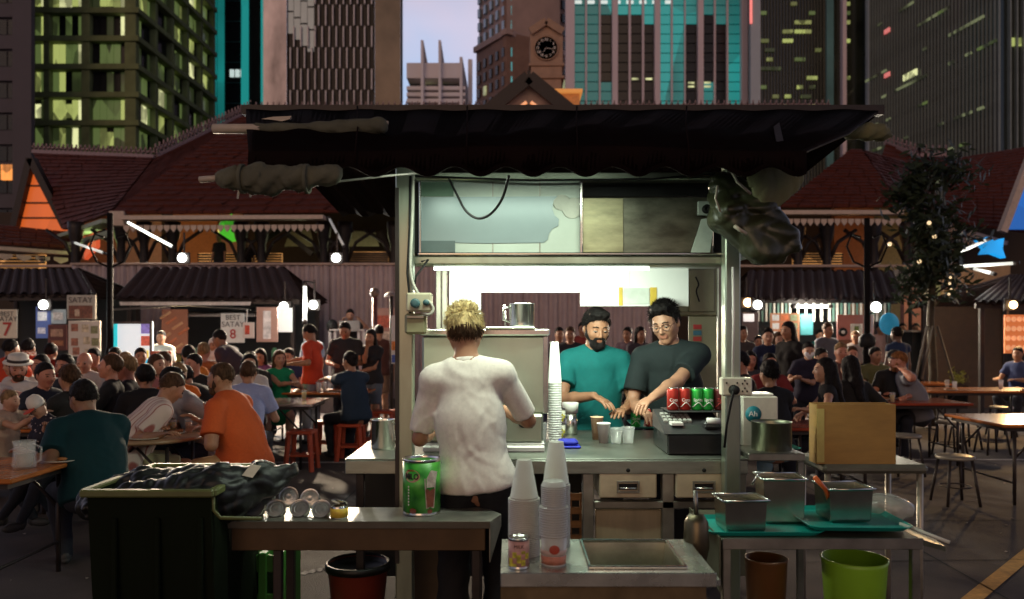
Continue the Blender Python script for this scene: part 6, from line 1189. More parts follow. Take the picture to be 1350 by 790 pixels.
# carton, pot, tray right of the post
Y = 4.15; K = thing('napkin_carton', 'white carton with a round teal logo beside the steel pot', 'carton', (X_(1002, Y), Y, CZ)); q = MB(); q.bb((X_(979, Y), Y, CZ + .001), (X_(1026, Y), Y + .16, Z_(523, Y)), .006); q.build('box', M('carton_white', (.52, .50, .42), .7, bump=.05), K); q = MB(); q.lathe([(.042, 0), (.042, .003), (0, .003)], P(993, 546, Y), 24, 0, (R(90), 0, 0)); lg = q.build('logo_disc', M('logo_teal', (.01, .16, .20), .5), K); text('Ah', .04, wht_t, 'lettering', lg, P(993, 546, Y - .004)); q = MB(); q.bb((X_(983, Y), Y + .02, Z_(523, Y) + .001), (X_(1022, Y), Y + .14, Z_(519, Y)), .006); q.build('napkins', white, K)
tray('teal tray under the steel pot on the side shelf', 976, 1060, 578, 596, CZ, h=.014)
T, c = lt('steel_pot', 'dark steel pot on the teal tray at the right end of the counter', 'pot', 1017, 584, 4.02, [(.094, 0), (.098, .008), (.098, .158), (.102, .162), (.096, .162), (.093, .15), (.09, .01), (0, .01)], M('pot_steel', (.20, .21, .15), .32, .9, var=.2, scale=6, stretch=(8, 8, 1)), 32, CZ + .004)
# ---------------------------------------------------------------- foreground left table
TZ = .80; Y0, Y1 = on(688, TZ), on(669, TZ); L = thing('steel_table', 'worn stainless side table in the left foreground carrying the green drink tin', 'table', (X_(470, Y0), Y0, 0))
tt = M('steel_table_top', (.34, .33, .29), .42, .85, var=.3, scale=7, bump=.08); brn = M('steel_apron_brown', (.09, .055, .027), .5, .5, var=.3, scale=4)
q = MB(); xa, xb = X_(288, Y0), X_(646, Y0); q.prism([(xa, Y0, TZ), (xb, Y0, TZ), (X_(661, Y1 - .1), Y0 + .14, TZ), (X_(640, Y1), Y1, TZ), (xa - .02, Y1, TZ)], (0, 0, -.006)); q.build('table_top', tt, L); q = MB(); q.bb((xa, Y0 - .004, TZ - .028), (xb, Y0 + .001, TZ + .002), .001); q.build('edge_strip', M('edge_dark', (.10, .09, .07), .5, .5), L)
q = MB(); q.bb((xa + .05, Y0 + .012, TZ - .125), (xb - .02, Y0 + .03, TZ - .029), .003); q.build('apron', brn, L); q = MB(); q.prism([(xb + .001, Y0, TZ - .007), (X_(661, Y1 - .1), Y0 + .14, TZ - .007), (X_(661, Y1 - .1), Y0 + .14, TZ - .05), (xb + .001, Y0, TZ - .17)], (-.004, 0, 0)); q.build('side_gusset', tt, L)
for x in (xa + .24, xb - .06):
    for y in (Y0 + .04, Y1 - .04): q = MB(); q.bb((x - .018, y - .018, 0), (x + .018, y + .018, TZ - .126), .003); q.build('leg', darkiron, L)
q = MB(); q.bb((xa + .26, Y0 + .05, .12), (xb - .08, Y1 - .05, .14)); q.build('lower_shelf', M('shelf_dark', (.06, .05, .03), .6), L)
# green drink tin
Y = on(681, TZ) + .07; c = Vector((X_(556, Y), Y, TZ)); T = thing('drink_tin', 'large green chocolate malt drink tin on the left table', 'tin', c); r, h = .083, .245
q = MB(); q.lathe([(r * .97, 0), (r * 1.0, .004), (r, .008), (r * .985, .012), (r * .985, h - .012), (r, h - .008), (r * 1.01, h - .002), (r * .97, h), (r * .93, h - .006), (r * .92, h - .03), (0, h - .03)], c, 48); q.build('tin_rim', steel_b, T)
gm = bpy.data.materials.new('milo_green'); gm.use_nodes = True; t = gm.node_tree; b = t.nodes['Principled BSDF']; b.inputs['Roughness'].default_value = .35
tcn = t.nodes.new('ShaderNodeTexCoord'); nz = t.nodes.new('ShaderNodeTexNoise'); nz.inputs['Scale'].default_value = 14; cr_ = t.nodes.new('ShaderNodeValToRGB'); cr_.color_ramp.elements[0].position = .35; cr_.color_ramp.elements[0].color = (.01, .14, .015, 1); cr_.color_ramp.elements[1].position = .75; cr_.color_ramp.elements[1].color = (.10, .52, .05, 1)
t.links.new(tcn.outputs['Object'], nz.inputs['Vector']); t.links.new(nz.outputs['Fac'], cr_.inputs[0]); t.links.new(cr_.outputs[0], b.inputs['Base Color'])
q = MB(); q.lathe([(r * .992, .014), (r * .992, h - .014)], c, 48); lb = q.build('label', gm, T, fix=False)
def onc(a, z0, pts, nm, m, rr=.0012):      # flat print wrapped round the tin: polygon in (arc metres, height)
    q = MB(); q.add([(c.x + (r + rr) * math.cos(a + u / r), c.y + (r + rr) * math.sin(a + u / r), c.z + z0 + v) for u, v in pts], [list(range(len(pts)))]); q.build(nm, m, lb, fix=False)
A0 = -math.pi / 2; el = lambda cx, cz, a_, b_: [(cx + a_ * math.cos(t), cz + b_ * math.sin(t)) for t in np.linspace(0, 2 * math.pi, 18)[:-1]]
onc(A0, 0, el(-.036, .175, .038, .028), 'logo_oval', M('milo_tan', (.55, .36, .22), .5)); text('MILO', .034, M('milo_dark', (.02, .012, .01), .5, var=0), 'lettering', lb, (c.x, c.y, c.z + .172), cyl=(c.x, c.y, r + .0016, A0 - .44), bold=.03, sx=.85); text('NESTLE', .010, M('milo_red', (.4, .03, .02), .5, var=0), 'lettering', lb, (c.x, c.y, c.z + .198), cyl=(c.x, c.y, r + .0016, A0 - .5))
onc(A0, 0, [(.028, .035), (.066, .035), (.078, .165), (.020, .165)], 'printed_glass', M('milo_glass', (.5, .42, .35), .5, var=.3, scale=30)); onc(A0, 0, [(.033, .04), (.062, .04), (.070, .118), (.026, .118)], 'printed_drink', M('milo_brown', (.20, .06, .03), .5, var=.3, scale=30), .0020); onc(A0, 0, [(.03, .125), (.07, .125), (.085, .19), (.05, .20), (.03, .165)], 'printed_splash', M('milo_splash', (.6, .55, .45), .5, var=.3, scale=50), .0022)
for i in range(7): onc(A0, 0, el(-.052, .05 + i * .013, .004, .004), 'printed_dot', wht_t)
onc(A0, 0, el(-.03, .025, .016, .012), 'printed_ball', M('milo_brown', (.20, .06, .03), .5)); onc(A0, 0, el(.045, .022, .012, .01), 'printed_ball', M('milo_brown', (.20, .06, .03), .5))
# opened milk cans lying on the table
tnc = [(318, 669, .0), (333, 668, .02), (355, 668, .0), (381, 662, .035), (394, 670, 0), (415, 666, .0), (344, 659, .045), (372, 673, 0)]
for i, (px, py, dz_) in enumerate(((320, 676, 0), (337, 679, 0), (364, 680, 0), (396, 680, 0), (424, 681, 0), (381, 672, .042), (350, 670, .035), (409, 671, .03))):
    Y = on(py + (6 if dz_ else 0), TZ) + .03 * (dz_ > 0); r1, h1 = .041, .03; c1 = Vector((X_(px, Y), Y, TZ + dz_ + .004)); rx_ = (R(52), R(8 * (i % 3 - 1)), 0) if dz_ == 0 else (R(62), R(14 * (i % 3 - 1)), 0)
    T = thing('opened_milk_can', ('%s squashed milk can lid in the pile on the left table' % ('leftmost', 'second from left', 'centre front', 'right of centre', 'rightmost', 'topmost middle', 'upper left', 'upper right')[i]), 'can', c1, 'squashed cans piled on the left table'); mt = Euler(rx_).to_matrix(); zc2 = c1 + Vector((0, 0, .024))
    q = MB(); q.lathe(sm=False, prof=[(r1 * .96, -.015), (r1, -.010), (r1, .012), (r1 * 1.02, .015), (r1 * .93, .014), (r1 * .9, .009), (r1 * .6, .010), (r1 * .56, .008), (r1 * .3, .009), (0, .008)], c=zc2, n=26, rot=mt); q.build('can_lid', M('can_lid_silver', (.6, .6, .58), .28, .85, var=.2, scale=20, bump=.2), T)
    q = MB(); q.lathe([(r1 * .97, -.0155), (r1 * .97, -.017), (0, -.018)], zc2, 20, 0, mt); q.build('can_base', steel_w, T)
c1 = Vector((X_(447, 3.42), 3.42, TZ)); T = thing('yellow_label_can', 'opened can with yellow label and raised lid at the right end of the can pile', 'can', c1); q = MB(); q.lathe([(.036, 0), (.037, .003), (.037, .052), (.035, .054), (.033, .05), (0, .02)], c1, 26); q.build('can', steel_b, T); q = MB(); q.lathe([(.0375, .006), (.0375, .045)], c1, 26); q.build('label', M('label_yellow', (.65, .45, .05), .5, var=.25, scale=40), T, fix=False); q = MB(); q.lathe([(.036, 0), (.036, .002), (0, .002)], c1 + Vector((0, .01, .065)), 22, 0, (R(-25), R(8), 0)); q.build('raised_lid', steel_b, T)
# waste bin, bags, stool ring, bucket
ob1 = M('bin_green', (.005, .008, .003), .8, var=.3, scale=3, spec=.1); T = thing('waste_bin', 'large dark green waste bin in the lower left corner with olive rim', 'bin', (X_(200, 3.2), 3.2, 0)); Yb2 = 3.2; xa, xb = X_(122, Yb2), X_(282, Yb2); zt = Z_(647, Yb2); q = MB()
q.add([(xa + .02, Yb2, .1), (xb + .02, Yb2, .1), (xb + .02, Yb2 + .5, .1), (xa + .02, Yb2 + .5, .1), (xa, Yb2 - .04, zt), (xb, Yb2 - .04, zt), (xb, Yb2 + .56, zt), (xa, Yb2 + .56, zt)], [(0, 1, 5, 4), (1, 2, 6, 5), (2, 3, 7, 6), (3, 0, 4, 7), (0, 1, 2, 3)]); bo = q.build('bin_body', ob1, T, fix=False); bo.modifiers.new('thickness', 'SOLIDIFY').thickness = .02
rm = M('bin_rim_olive', (.11, .12, .035), .5, var=.2); q = MB()
for (u, v) in (((xa - .02, Yb2 - .05), (xb + .02, Yb2 - .05)), ((xb + .01, Yb2 - .05), (xb + .01, Yb2 + .57)), ((xb + .02, Yb2 + .57), (xa - .02, Yb2 + .57)), ((xa - .01, Yb2 + .57), (xa - .01, Yb2 - .05))): q.bar((u[0], u[1], zt), (v[0], v[1], zt), .035, .03, bev=.006)
q.build('rim', rm, T)
for x in (xa + .1, xb - .06): q = MB(); q.lathe([(.09, -.025), (.1, -.02), (.1, .02), (.09, .025), (0, .025)], (x, Yb2 + .02, .1), 18, 0, (0, R(90), 0)); q.build('wheel', blackm, T)
for i in range(3): q = MB(); q.bb((xa + .1 + i * .17, Yb2 - .05, .3), (xa + .12 + i * .17, Yb2 - .012, zt - .1), .004); q.build('bin_rib', ob1, T)
q = MB(); q.tube([P(281, 650, 3.18), P(281, 672, 3.18), P(291, 683, 3.2), P(345, 684, 3.2)], .008, 8); q.build('bent_handle', rm, T)
T = thing('green_crate', 'bright green plastic crate standing under the left table', 'crate', (X_(345, 3.7), 3.7, 0)); cg = M('crate_green', (.03, .13, .015), .5, var=.2)
for (z0, z1) in ((0, .06), (.16, .22), (.32, .38), (.48, .56)): q = MB(); q.bb((X_(325, 3.7), 3.7, z0), (X_(368, 3.7), 3.72, z1), .004); q.build('side_slat', cg, T); q = MB(); q.bb((X_(325, 3.7), 3.98, z0), (X_(368, 3.7), 4.0, z1), .004); q.build('side_slat', cg, T)
for px in (325, 346, 368): q = MB(); q.bb((X_(px, 3.7) - .02, 3.695, 0), (X_(px, 3.7) + .02, 4.005, .57), .004); q.build('corner_rib', cg, T)
bagm = M('black_bag', (.004, .005, .004), .5, var=.3, scale=6, bump=.5); T = thing('refuse_bag', 'crumpled black refuse bags heaped over the green waste bin', 'refuse bag', (X_(200, 3.4), 3.4, zt - .1)); O = -Vector(T.location)
ob('bag_heap', sdf_mesh([cap(P(150, 660, 3.25), P(235, 655, 3.3), .05, .10, .06), ell(P(200, 655, 3.5), (.20, .18, .12), None, .05), ell(P(265, 655, 3.5), (.20, .18, .12), None, .05), ell(P(155, 662, 3.5), (.14, .16, .09), None, .05), ell(P(215, 662, 3.62), (.2, .14, .12), None, .05), cap(P(285, 652, 3.35), P(345, 635, 3.45), .12, .07, .05), cap(P(345, 635, 3.45), P(384, 622, 3.5), .07, .022, .04)], .0085, 'bag_heap', bagm, wr(.013, .95, 12)), T, O)
q = MB(); q.prism([P(330, 613, 3.36), P(344, 615, 3.36), P(333, 630, 3.33), P(319, 627, 3.33)], (0, .004, .002)); tag(origin(q.build('paper_scrap', M('paper_beige', (.55, .5, .4), .8))), 'folded beige paper scrap lying on the black refuse bags', 'paper')
c1 = Vector((X_(472, 3.95), 3.95, 0)); T = thing('waste_bucket', 'red bucket with a black liner standing in a round cream rimmed stand', 'bucket', c1); q = MB(); q.lathe([(.19, .06), (.155, .06), (.135, .06), (.165, .45), (.15, .44), (.12, .08), (0, .08)], c1, 28) if False else q.lathe([(.11, .05), (.148, .44), (.155, .45), (.145, .45), (.105, .06), (0, .06)], c1, 28); q.build('bucket', M('bucket_red', (.16, .02, .01), .5, var=.2), T)
q = MB(); q.lathe([(.158, .425), (.160, .455), (.150, .462), (.135, .42), (.12, .30)], c1, 28); q.build('bin_liner', bagm, T, fix=False); q = MB(); q.lathe([(.20, .16), (.21, .19), (.20, .22), (.17, .21), (.16, .18), (.20, .16)], c1, 28); q.build('stand_rim', M('ring_cream', (.40, .34, .22), .7, bump=.4), T)
q = MB(); q.lathe([(.19, 0), (.195, .17), (.16, .17), (.15, 0)], c1, 24); q.build('stand', blackm, T)
bxp(S, 'under_counter_box', 527, 600, 725, 800, 4.1, .3, M('box_brown', (.10, .07, .04), .7))
K = thing('wooden_crate', 'small slatted wooden crate under the counter behind the cup stacks', 'crate', (X_(759, 4.1), 4.1, .3)); wd = M('crate_wood', (.25, .13, .05), .7, var=.3, scale=8, stretch=(1, 1, 6), bump=.2)
for px in (750, 764): q = MB(); q.bb((X_(px, 4.05), 4.05, 0), (X_(px + 4, 4.05), 4.07, Z_(650, 4.05)), .002); q.build('upright', wd, K)
for py in (650, 668, 686, 704, 722, 745): q = MB(); q.bb((X_(749, 4.04), 4.03, Z_(py + 9, 4.05)), (X_(769, 4.04), 4.049, Z_(py, 4.05)), .002); q.build('slat', wd, K)
# ---------------------------------------------------------------- foreground sink unit
SZ = .80; Y0, Y1 = on(755, SZ), on(711, SZ); Q = thing('sink_unit', 'stainless sink bench in the foreground with a rectangular basin', 'sink', (X_(800, Y0), Y0, 0)); xa, xb = X_(660, Y0), X_(932, Y0); 
bx0, bx1, by0, by1 = X_(779, Y0 + .06), X_(900, Y0 + .06), Y0 + .045, Y1 - .05
st3 = M('sink_steel', (.60, .61, .55), .27, .8, var=.3, scale=5, bump=.12)
for (u0, v0, u1, v1) in ((xa, Y0, bx0, Y1), (bx1, Y0, xb, Y1), (bx0, Y0, bx1, by0), (bx0, by1, bx1, Y1)): q = MB(); q.bb((u0, v0, SZ - .02), (u1, v1, SZ)); q.build('bench_top', st3, Q)
q = MB()
for (u0, v0, u1, v1) in ((bx0 - .012, by0 - .012, bx1 + .012, by0), (bx0 - .012, by1, bx1 + .012, by1 + .012), (bx0 - .012, by0, bx0, by1), (bx1, by0, bx1 + .012, by1)): q.bb((u0, v0, SZ), (u1, v1, SZ + .012), .003)
q.build('basin_rim', steel_b, Q); q = MB(); q.add([(bx0, by0, SZ), (bx1, by0, SZ), (bx1, by1, SZ), (bx0, by1, SZ), (bx0 + .02, by0 + .02, SZ - .16), (bx1 - .02, by0 + .02, SZ - .16), (bx1 - .02, by1 - .02, SZ - .16), (bx0 + .02, by1 - .02, SZ - .16)], [(0, 1, 5, 4), (1, 2, 6, 5), (2, 3, 7, 6), (3, 0, 4, 7), (4, 5, 6, 7)]); q.build('basin', M('basin_steel', (.34, .35, .28), .3, .85, var=.25, scale=9, bump=.1), Q, fix=False); cdr = ((bx0 + bx1) / 2, (by0 + by1) / 2 + .03, SZ - .158); q = MB(); q.lathe([(.035, .0), (.035, .004), (.024, .004), (.022, .001), (0, .001)], cdr, 20); q.build('drain', steel_b, Q); q = MB(); q.lathe([(.021, .002), (0, .003)], cdr, 16); q.build('drain_hole', blackm, Q, fix=False)
q = MB(); q.bb((xa, Y0 - .012, SZ - .045), (xb + .03, Y0 - .001, SZ + .002), .003); q.build('front_edge', st3, Q); q = MB(); q.bb((xa, Y0 + .01, .05), (xb, Y0 + .03, SZ - .046)); q.build('front_panel', M('panel_brown_steel', (.18, .13, .07), .45, .7, var=.3), Q)
for x in (xa + .02, xb - .02): q = MB(); q.bb((x - .015, Y1 - .04, 0), (x + .015, Y1 - .01, SZ - .021), .002); q.build('leg', steel_w, Q)
q = MB(); q.prism([(xb, Y0, SZ - .03), (xb + .05, Y0 + .02, SZ - .03), (xb + .03, Y1, SZ), (xb - .06, Y1, SZ)], (0, 0, -.02)); q.build('drain_flange', st3, Q)
# cup stacks on the sink
frost = M('cup_frosted', (.62, .62, .54), .32, var=.05, alpha=.86, spec=.6); clr = M('cup_clear_ribbed', (.72, .74, .68), .2, var=.05, alpha=.62, spec=.8)
def cstack(label, px, Y, z, segs, m):
    c = Vector((X_(px, Y), Y, z)); T = thing('cup_stack', label, 'cup stack', c)
    for (z0, n, pitch, rb, rt, h) in segs:
        for i in range(n):
            q = MB(); zz = z0 + i * pitch; last = i == n - 1
            q.lathe([(rb * 1.02, zz), (rb * 1.03, zz + .004), (rb, zz + .005), (rt if last else rb * .97, zz + (h if last else pitch))] + ([(rt * .9, zz + h + .001), (0, zz + h)] if last else []), c, 26); q.build('cup', m, T, fix=False)
    return T
cstack('frosted cup stack behind the small milk tin on the sink', 691, 2.86, SZ, ((0, 30, .0068, .056, .050, .0068), (.204, 1, .1, .050, .026, .135)), frost)
cstack('rear frosted cup stack between the other stacks on the sink', 733, 2.98, SZ, ((0, 34, .0068, .052, .048, .0068), (.232, 1, .1, .048, .028, .155)), frost)
Tc = cstack('clear printed cup stack at the front of the sink', 730, 2.74, SZ, ((0, 1, .1, .042, .046, .10), (.10, 12, .0085, .050, .045, .0085), (.203, 10, .007, .043, .037, .02)), clr)
c = Vector((X_(730, 2.74), 2.74, SZ)); q = MB(); q.lathe([(.0425, .006), (.044, .035)], c, 24); q.build('printed_band', M('print_salmon', (.55, .22, .14), .5, var=.3, scale=40), Tc, fix=False); q = MB(); q.ball(c + Vector((0, -.046, .06)), (.018, .002, .016), 14); q.build('printed_mark', M('print_red', (.42, .06, .03), .5), Tc); q = MB(); q.lathe([(.0445, .037), (.0465, .055)], c, 24); q.build('printed_band', M('print_pale', (.6, .45, .38), .5), Tc, fix=False)
tin('small condensed milk tin at the front left corner of the sink', 684, 2.70, SZ, .036, .105, 3, (.55, .30, .25))
# pot with upright handle beside the sink
T = thing('ladle_pot', 'dark narrow pot with an upright ladle handle at the right of the sink', 'pot', (X_(917, 3.05), 3.05, .6)); c = Vector((X_(918, 3.05), 3.05, .70)); q = MB(); q.lathe([(.030, -.68), (.034, .0), (.05, .08), (.045, .17), (.028, .20), (0, .20)], c, 20); q.build('pot_body', M('pot_bronze', (.12, .10, .06), .35, .8, var=.3), T); q = MB(); q.tube([c + Vector((0, 0, .19)), c + Vector((-.004, 0, .29))], [.010, .008], 10); q.build('ladle_handle', steel_w, T)
# ---------------------------------------------------------------- right trolley
RZ = .80; Y0, Y1 = on(712, RZ), on(672, RZ); V_ = thing('steel_trolley', 'dark steel trolley in the right foreground carrying two teal trays', 'trolley', (X_(1080, Y0), Y0, 0)); xa, xb = X_(952, Y0), X_(1216, Y0)
dst = M('steel_dark_green', (.16, .17, .12), .4, .8, var=.3, scale=5); q = MB(); q.bb((xa, Y0, RZ - .03), (xb, Y1, RZ), .004); q.build('trolley_top', dst, V_); q = MB(); q.bb((xa, Y0 - .008, RZ - .035), (xb, Y0 - .001, RZ + .008), .002); q.build('front_lip', steel_w, V_)
q = MB(); q.prism([(xa - .005, Y0, RZ - .2), (xa - .005, Y1, RZ - .1), (xa - .005, Y1, RZ + .01), (xa - .005, Y0, RZ + .01)], (-.006, 0, 0)); q.build('side_gusset', dst, V_)
for x in (xa + .02, xb - .02):
    for y in (Y0 + .02, Y1 - .02): q = MB(); q.bb((x - .016, y - .016, .08), (x + .016, y + .016, RZ - .031), .003); lg = q.build('leg', steel_w, V_); q = MB(); q.lathe([(.03, -.01), (.035, 0), (.03, .01), (0, .01)], (x, y, .04), 14, 0, (0, R(90), 0)); q.build('castor', blackm, lg)
q = MB(); q.bb((xa + .03, Y0 + .04, .2), (xb - .03, Y1 - .03, .22)); q.build('lower_shelf', dst, V_); q = MB(); q.prism([(xb, Y0, RZ), (xb, Y1 - .1, RZ), (xb + .13, Y1 - .25, RZ - .02), (xb + .10, Y0 + .02, RZ - .03)], (0, 0, -.02)); q.build('end_flap', dst, V_)
tray('left teal tray on the trolley under two steel containers', 932, 1092, 684, 708, RZ + .001, h=.016); tray('right teal tray on the trolley under one steel container', 1072, 1212, 672, 702, RZ + .02, h=.016, rz=-2)
gn = M('pan_steel', (.42, .43, .36), .24, 1, var=.2, scale=6, bump=.04)
def pan(label, px0, px1, py_top, py_bot, Y, z, d, rz=0, h=None):
    w_ = (px1 - px0) / FP * Y; h = h or (py_bot - py_top) / FP * Y; c = Vector((X_((px0 + px1) / 2, Y), Y + d / 2, z)); T = thing('steel_container', label, 'container', c, None, R(rz)); q = MB(); k = .86; hw, hd = w_ / 2, d / 2
    o = lambda s_, zz: [(-hw * s_, -hd * s_, zz), (hw * s_, -hd * s_, zz), (hw * s_, hd * s_, zz), (-hw * s_, hd * s_, zz)]
    rs = [o(k, 0), o(k + .05, .01), o(.97, h - .006), o(1.06, h - .004), o(1.06, h), o(.96, h), o(k, .012)]; q.add([v for r in rs for v in r], [(i * 4 + j, i * 4 + (j + 1) % 4, i * 4 + 4 + (j + 1) % 4, i * 4 + 4 + j) for i in range(6) for j in range(4)] + [(3, 2, 1, 0), (24, 25, 26, 27)])
    rb_ = MB()
    for (u, v) in (((-1, -1), (1, -1)), ((1, -1), (1, 1)), ((1, 1), (-1, 1)), ((-1, 1), (-1, -1))): rb_.tube([(u[0] * hw * 1.06, u[1] * hd * 1.06, h), (v[0] * hw * 1.06, v[1] * hd * 1.06, h)], .0035, 6)
    rb_.build('rolled_rim', steel_b, T, local=True)
    me = q.build('container_body', gn, T, local=True, fix=False); bv = me.modifiers.new('bevel', 'BEVEL'); bv.width = .006; bv.segments = 2; return T, c, h
zt2 = RZ + .006
T, c, h = pan('low square steel container at the left on the trolley', 953, 1012, 655, 697, 3.14, zt2, .14, 4); q = MB(); q.ball((0, 0, h - .03), (.07, .05, .008), 14); ob('contents', q.mesh('contents', M('contents_brown', (.14, .08, .05), .6, bump=.4)), T)
T, c, h = pan('tall square steel container in the middle of the trolley', 1008, 1064, 636, 695, 3.28, zt2, .15, -3); q = MB(); q.ball((0, 0, h - .02), (.07, .055, .01), 14); ob('contents', q.mesh('contents', M('contents_brown', (.14, .08, .05), .6)), T)
T, c, h = pan('steel container with an orange spoon on the right teal tray', 1092, 1152, 645, 689, 3.22, RZ + .027, .16, 2); q = MB(); q.tube([c + Vector((-.05, 0, .03)), P(1088, 645, 3.22), P(1074, 629, 3.22)], [.006, .009, .010], 8); tag(origin(q.build('orange_spoon', M('spoon_orange', (.6, .12, .02), .4))), 'orange spoon handle leaning out of the right steel container', 'spoon')
q = MB(); q.tube([P(990, 640, 3.2), P(1002, 622, 3.2)], .004, 6); tag(origin(q.build('thin_ladle', steel_b)), 'thin wire ladle leaning behind the low steel container', 'ladle')
q = MB(); q.tube([(X_(1186, 3.15), 3.15, RZ + .04), (X_(1246, 3.05), 3.02, RZ + .0)], .007, 8); tag(origin(q.build('white_stick', M('stick_pale', (.6, .62, .52), .5))), 'pale plastic stick hanging over the right end of the trolley', 'stick')
me = sdf_mesh([ell(P(1165, 668, 3.45), (.09, .06, .05), None, .03), ell(P(1183, 672, 3.4), (.06, .05, .035), None, .03)], .009, 'bag', M('bag_clear', (.5, .5, .46), .2, alpha=.55, bump=.3), wr(.009, 1.3, 9)); o_ = ob('plastic_bag', me); tag(origin(o_), 'crumpled clear plastic bag behind the right steel container', 'plastic bag')
# lime tub and orange tub
c = Vector((X_(1126, 3.3), 3.3, .22)); T = thing('lime_bucket', 'bright lime green translucent bucket on the trolley lower shelf', 'bucket', c); q = MB(); lm = M('bucket_lime', (.24, .50, .03), .4, var=.08, em=(.2, .5, .02), es=.0); tz = Z_(735, 3.3) - .22
q.lathe([(.10, 0), (.128, tz - .02), (.134, tz), (.126, tz), (.095, .01), (0, .01)], c, 32); q.build('bucket_body', lm, T)
c = Vector((X_(1010, 3.4), 3.4, .22)); T = thing('orange_tub', 'brown orange plastic tub beside the lime bucket', 'tub', c); q = MB(); tz = Z_(735, 3.4) - .22; q.lathe([(.068, 0), (.088, tz - .01), (.092, tz), (.084, tz), (.064, .01), (0, .01)], c, 24); q.build('tub_body', M('tub_orange', (.12, .05, .012), .5, var=.1), T)
# cardboard box on a low stand
Y = 4.35; BZ = Z_(612, Y); T = thing('low_stand', 'grey low stand with steel legs carrying the cardboard box', 'stand', (X_(1145, Y), Y, 0)); gst = M('stand_grey', (.14, .14, .11), .5, .3, var=.2)
q = MB(); q.bb((X_(1083, Y), Y - .03, BZ - .05), (X_(1222, Y), Y + .42, BZ), .018); q.build('stand_top', gst, T)
for x in (X_(1092, Y), X_(1214, Y)):
    for y in (Y + .01, Y + .38): q = MB(); q.tube([(x, y, 0), (x, y, BZ - .051)], .017, 12); q.build('leg', M('leg_pale', (.4, .37, .3), .4, .6), T)
cb = M('cardboard', (.33, .19, .055), .85, var=.15, scale=5, bump=.15, stretch=(1, 1, 4)); T = thing('cardboard_box', 'brown cardboard box standing on the grey low stand at right', 'cardboard box', (X_(1127, Y), Y, BZ)); xa, xb, zt = X_(1077, Y), X_(1181, Y), Z_(533, Y)
for (nm, a, b) in (('front_panel', (xa, Y, BZ), (xb, Y + .006, zt)), ('back_panel', (xa, Y + .11, BZ), (xb, Y + .116, zt)), ('side_panel', (xa, Y + .007, BZ), (xa + .006, Y + .109, zt - .003)), ('side_panel', (xb - .006, Y + .007, BZ), (xb, Y + .109, zt - .003)), ('bottom_panel', (xa + .007, Y + .007, BZ), (xb - .007, Y + .109, BZ + .006))): q = MB(); q.bb(a, b, .001); q.build(nm, cb, T)
q = MB(); q.bb((xa, Y - .002, zt - .025), (xa + .04, Y - .0005, BZ + .01)); q.build('edge_tape', M('tape_pale', (.45, .38, .12), .4), T)
# ---------------------------------------------------------------- dining tables and stools
red_top = M('table_red', (.30, .05, .02), .22, var=.2, scale=3); org_top = M('table_orange', (.42, .13, .03), .22, var=.2, scale=3); wal = M('table_wood_edge', (.40, .2, .08), .4, var=.2)
def rtable(label, xc, yc, w_, d_, m=red_top, z=.75, rz=0, legs=True, rnd_=False):
    T = thing('dining_table', label, 'table', (xc, yc, 0), None, R(rz)); q = MB()
    if rnd_: q.lathe([(w_ / 2 - .01, z - .03), (w_ / 2, z - .02), (w_ / 2, z - .006), (w_ / 2 - .008, z), (0, z)], (0, 0, 0), 40)
    else: q.box((0, 0, z - .015), (w_, d_, .03), None, .008)
    q.build('table_top', m, T, local=True); q = MB(); 
    if not rnd_: q.box((0, 0, z - .05), (w_ - .1, d_ - .1, .035)); q.build('under_frame', darkiron, T, local=True)
    hw, hd = w_ / 2 - .15, d_ / 2 - .08
    if rnd_: hw = hd = w_ * .28
    for sx in (-1, 1):
        for sy in (-1, 1):
            q = MB(); q.tube([(sx * hw, sy * hd, 0), (sx * hw, sy * hd, z - .07)], .016, 8); lg = q.build('leg', darkiron, T, local=True)
            q = MB(); q.tube([(sx * hw, sy * hd, z - .32), (sx * (hw - .24), sy * hd, z - .07)], .011, 6); o_ = q.mesh('brace', darkiron); ob('brace', o_, lg)
        q = MB(); q.tube([(sx * hw, -hd, .2), (sx * hw, hd, .2)], .011, 6); ob('cross_bar', q.mesh('cross_bar', darkiron), T)
    return T
rtable('front left wooden table cut by the picture edge with a glass jug on it', -3.55, 4.98, 1.35, .82, org_top, .75)
rtable('round pale edged table between the striped shirt and orange polo men', -2.98, 6.55, .9, .9, M('table_cream', (.42, .25, .14), .25, var=.15), .75, 0, True, True)
rtable('table with a bright reflecting steel edge behind the orange polo man', -3.15, 9.6, 1.7, .9, M('table_shiny', (.42, .32, .27), .12, .6, var=.1), .76)
rtable('reddish table of the woman in green behind the steel edged table', -2.75, 11.3, 1.5, .8, org_top, .76)
rtable('table hidden among the crowd behind the white hat man', -4.6, 7.3, 1.3, .8, org_top, .75)
rtable('table with glasses in front of the orange dress woman', -3.35, 7.6, 1.1, .6, org_top, .74)
rtable('red table of the grey shirt man right of the cardboard box', 4.78, 9.8, 1.35, .8, red_top, .75)
rtable('small red table behind the long haired woman', 3.6, 10.6, .9, .7, red_top, .75)
rtable('orange red table with a bright reflection at the right edge', 5.35, 7.75, 1.75, 1.0, org_top, .75)
rtable('empty reddish table with braced legs in the right background', 6.75, 11.6, 1.75, .8, org_top, .76)
rtable('farthest reddish table at right near the black bar wall', 6.6, 13.0, 1.0, .6, org_top, .76)
rtable('red table in front of the long haired woman beside the cardboard box', 2.95, 7.6, .9, .7, red_top, .72)
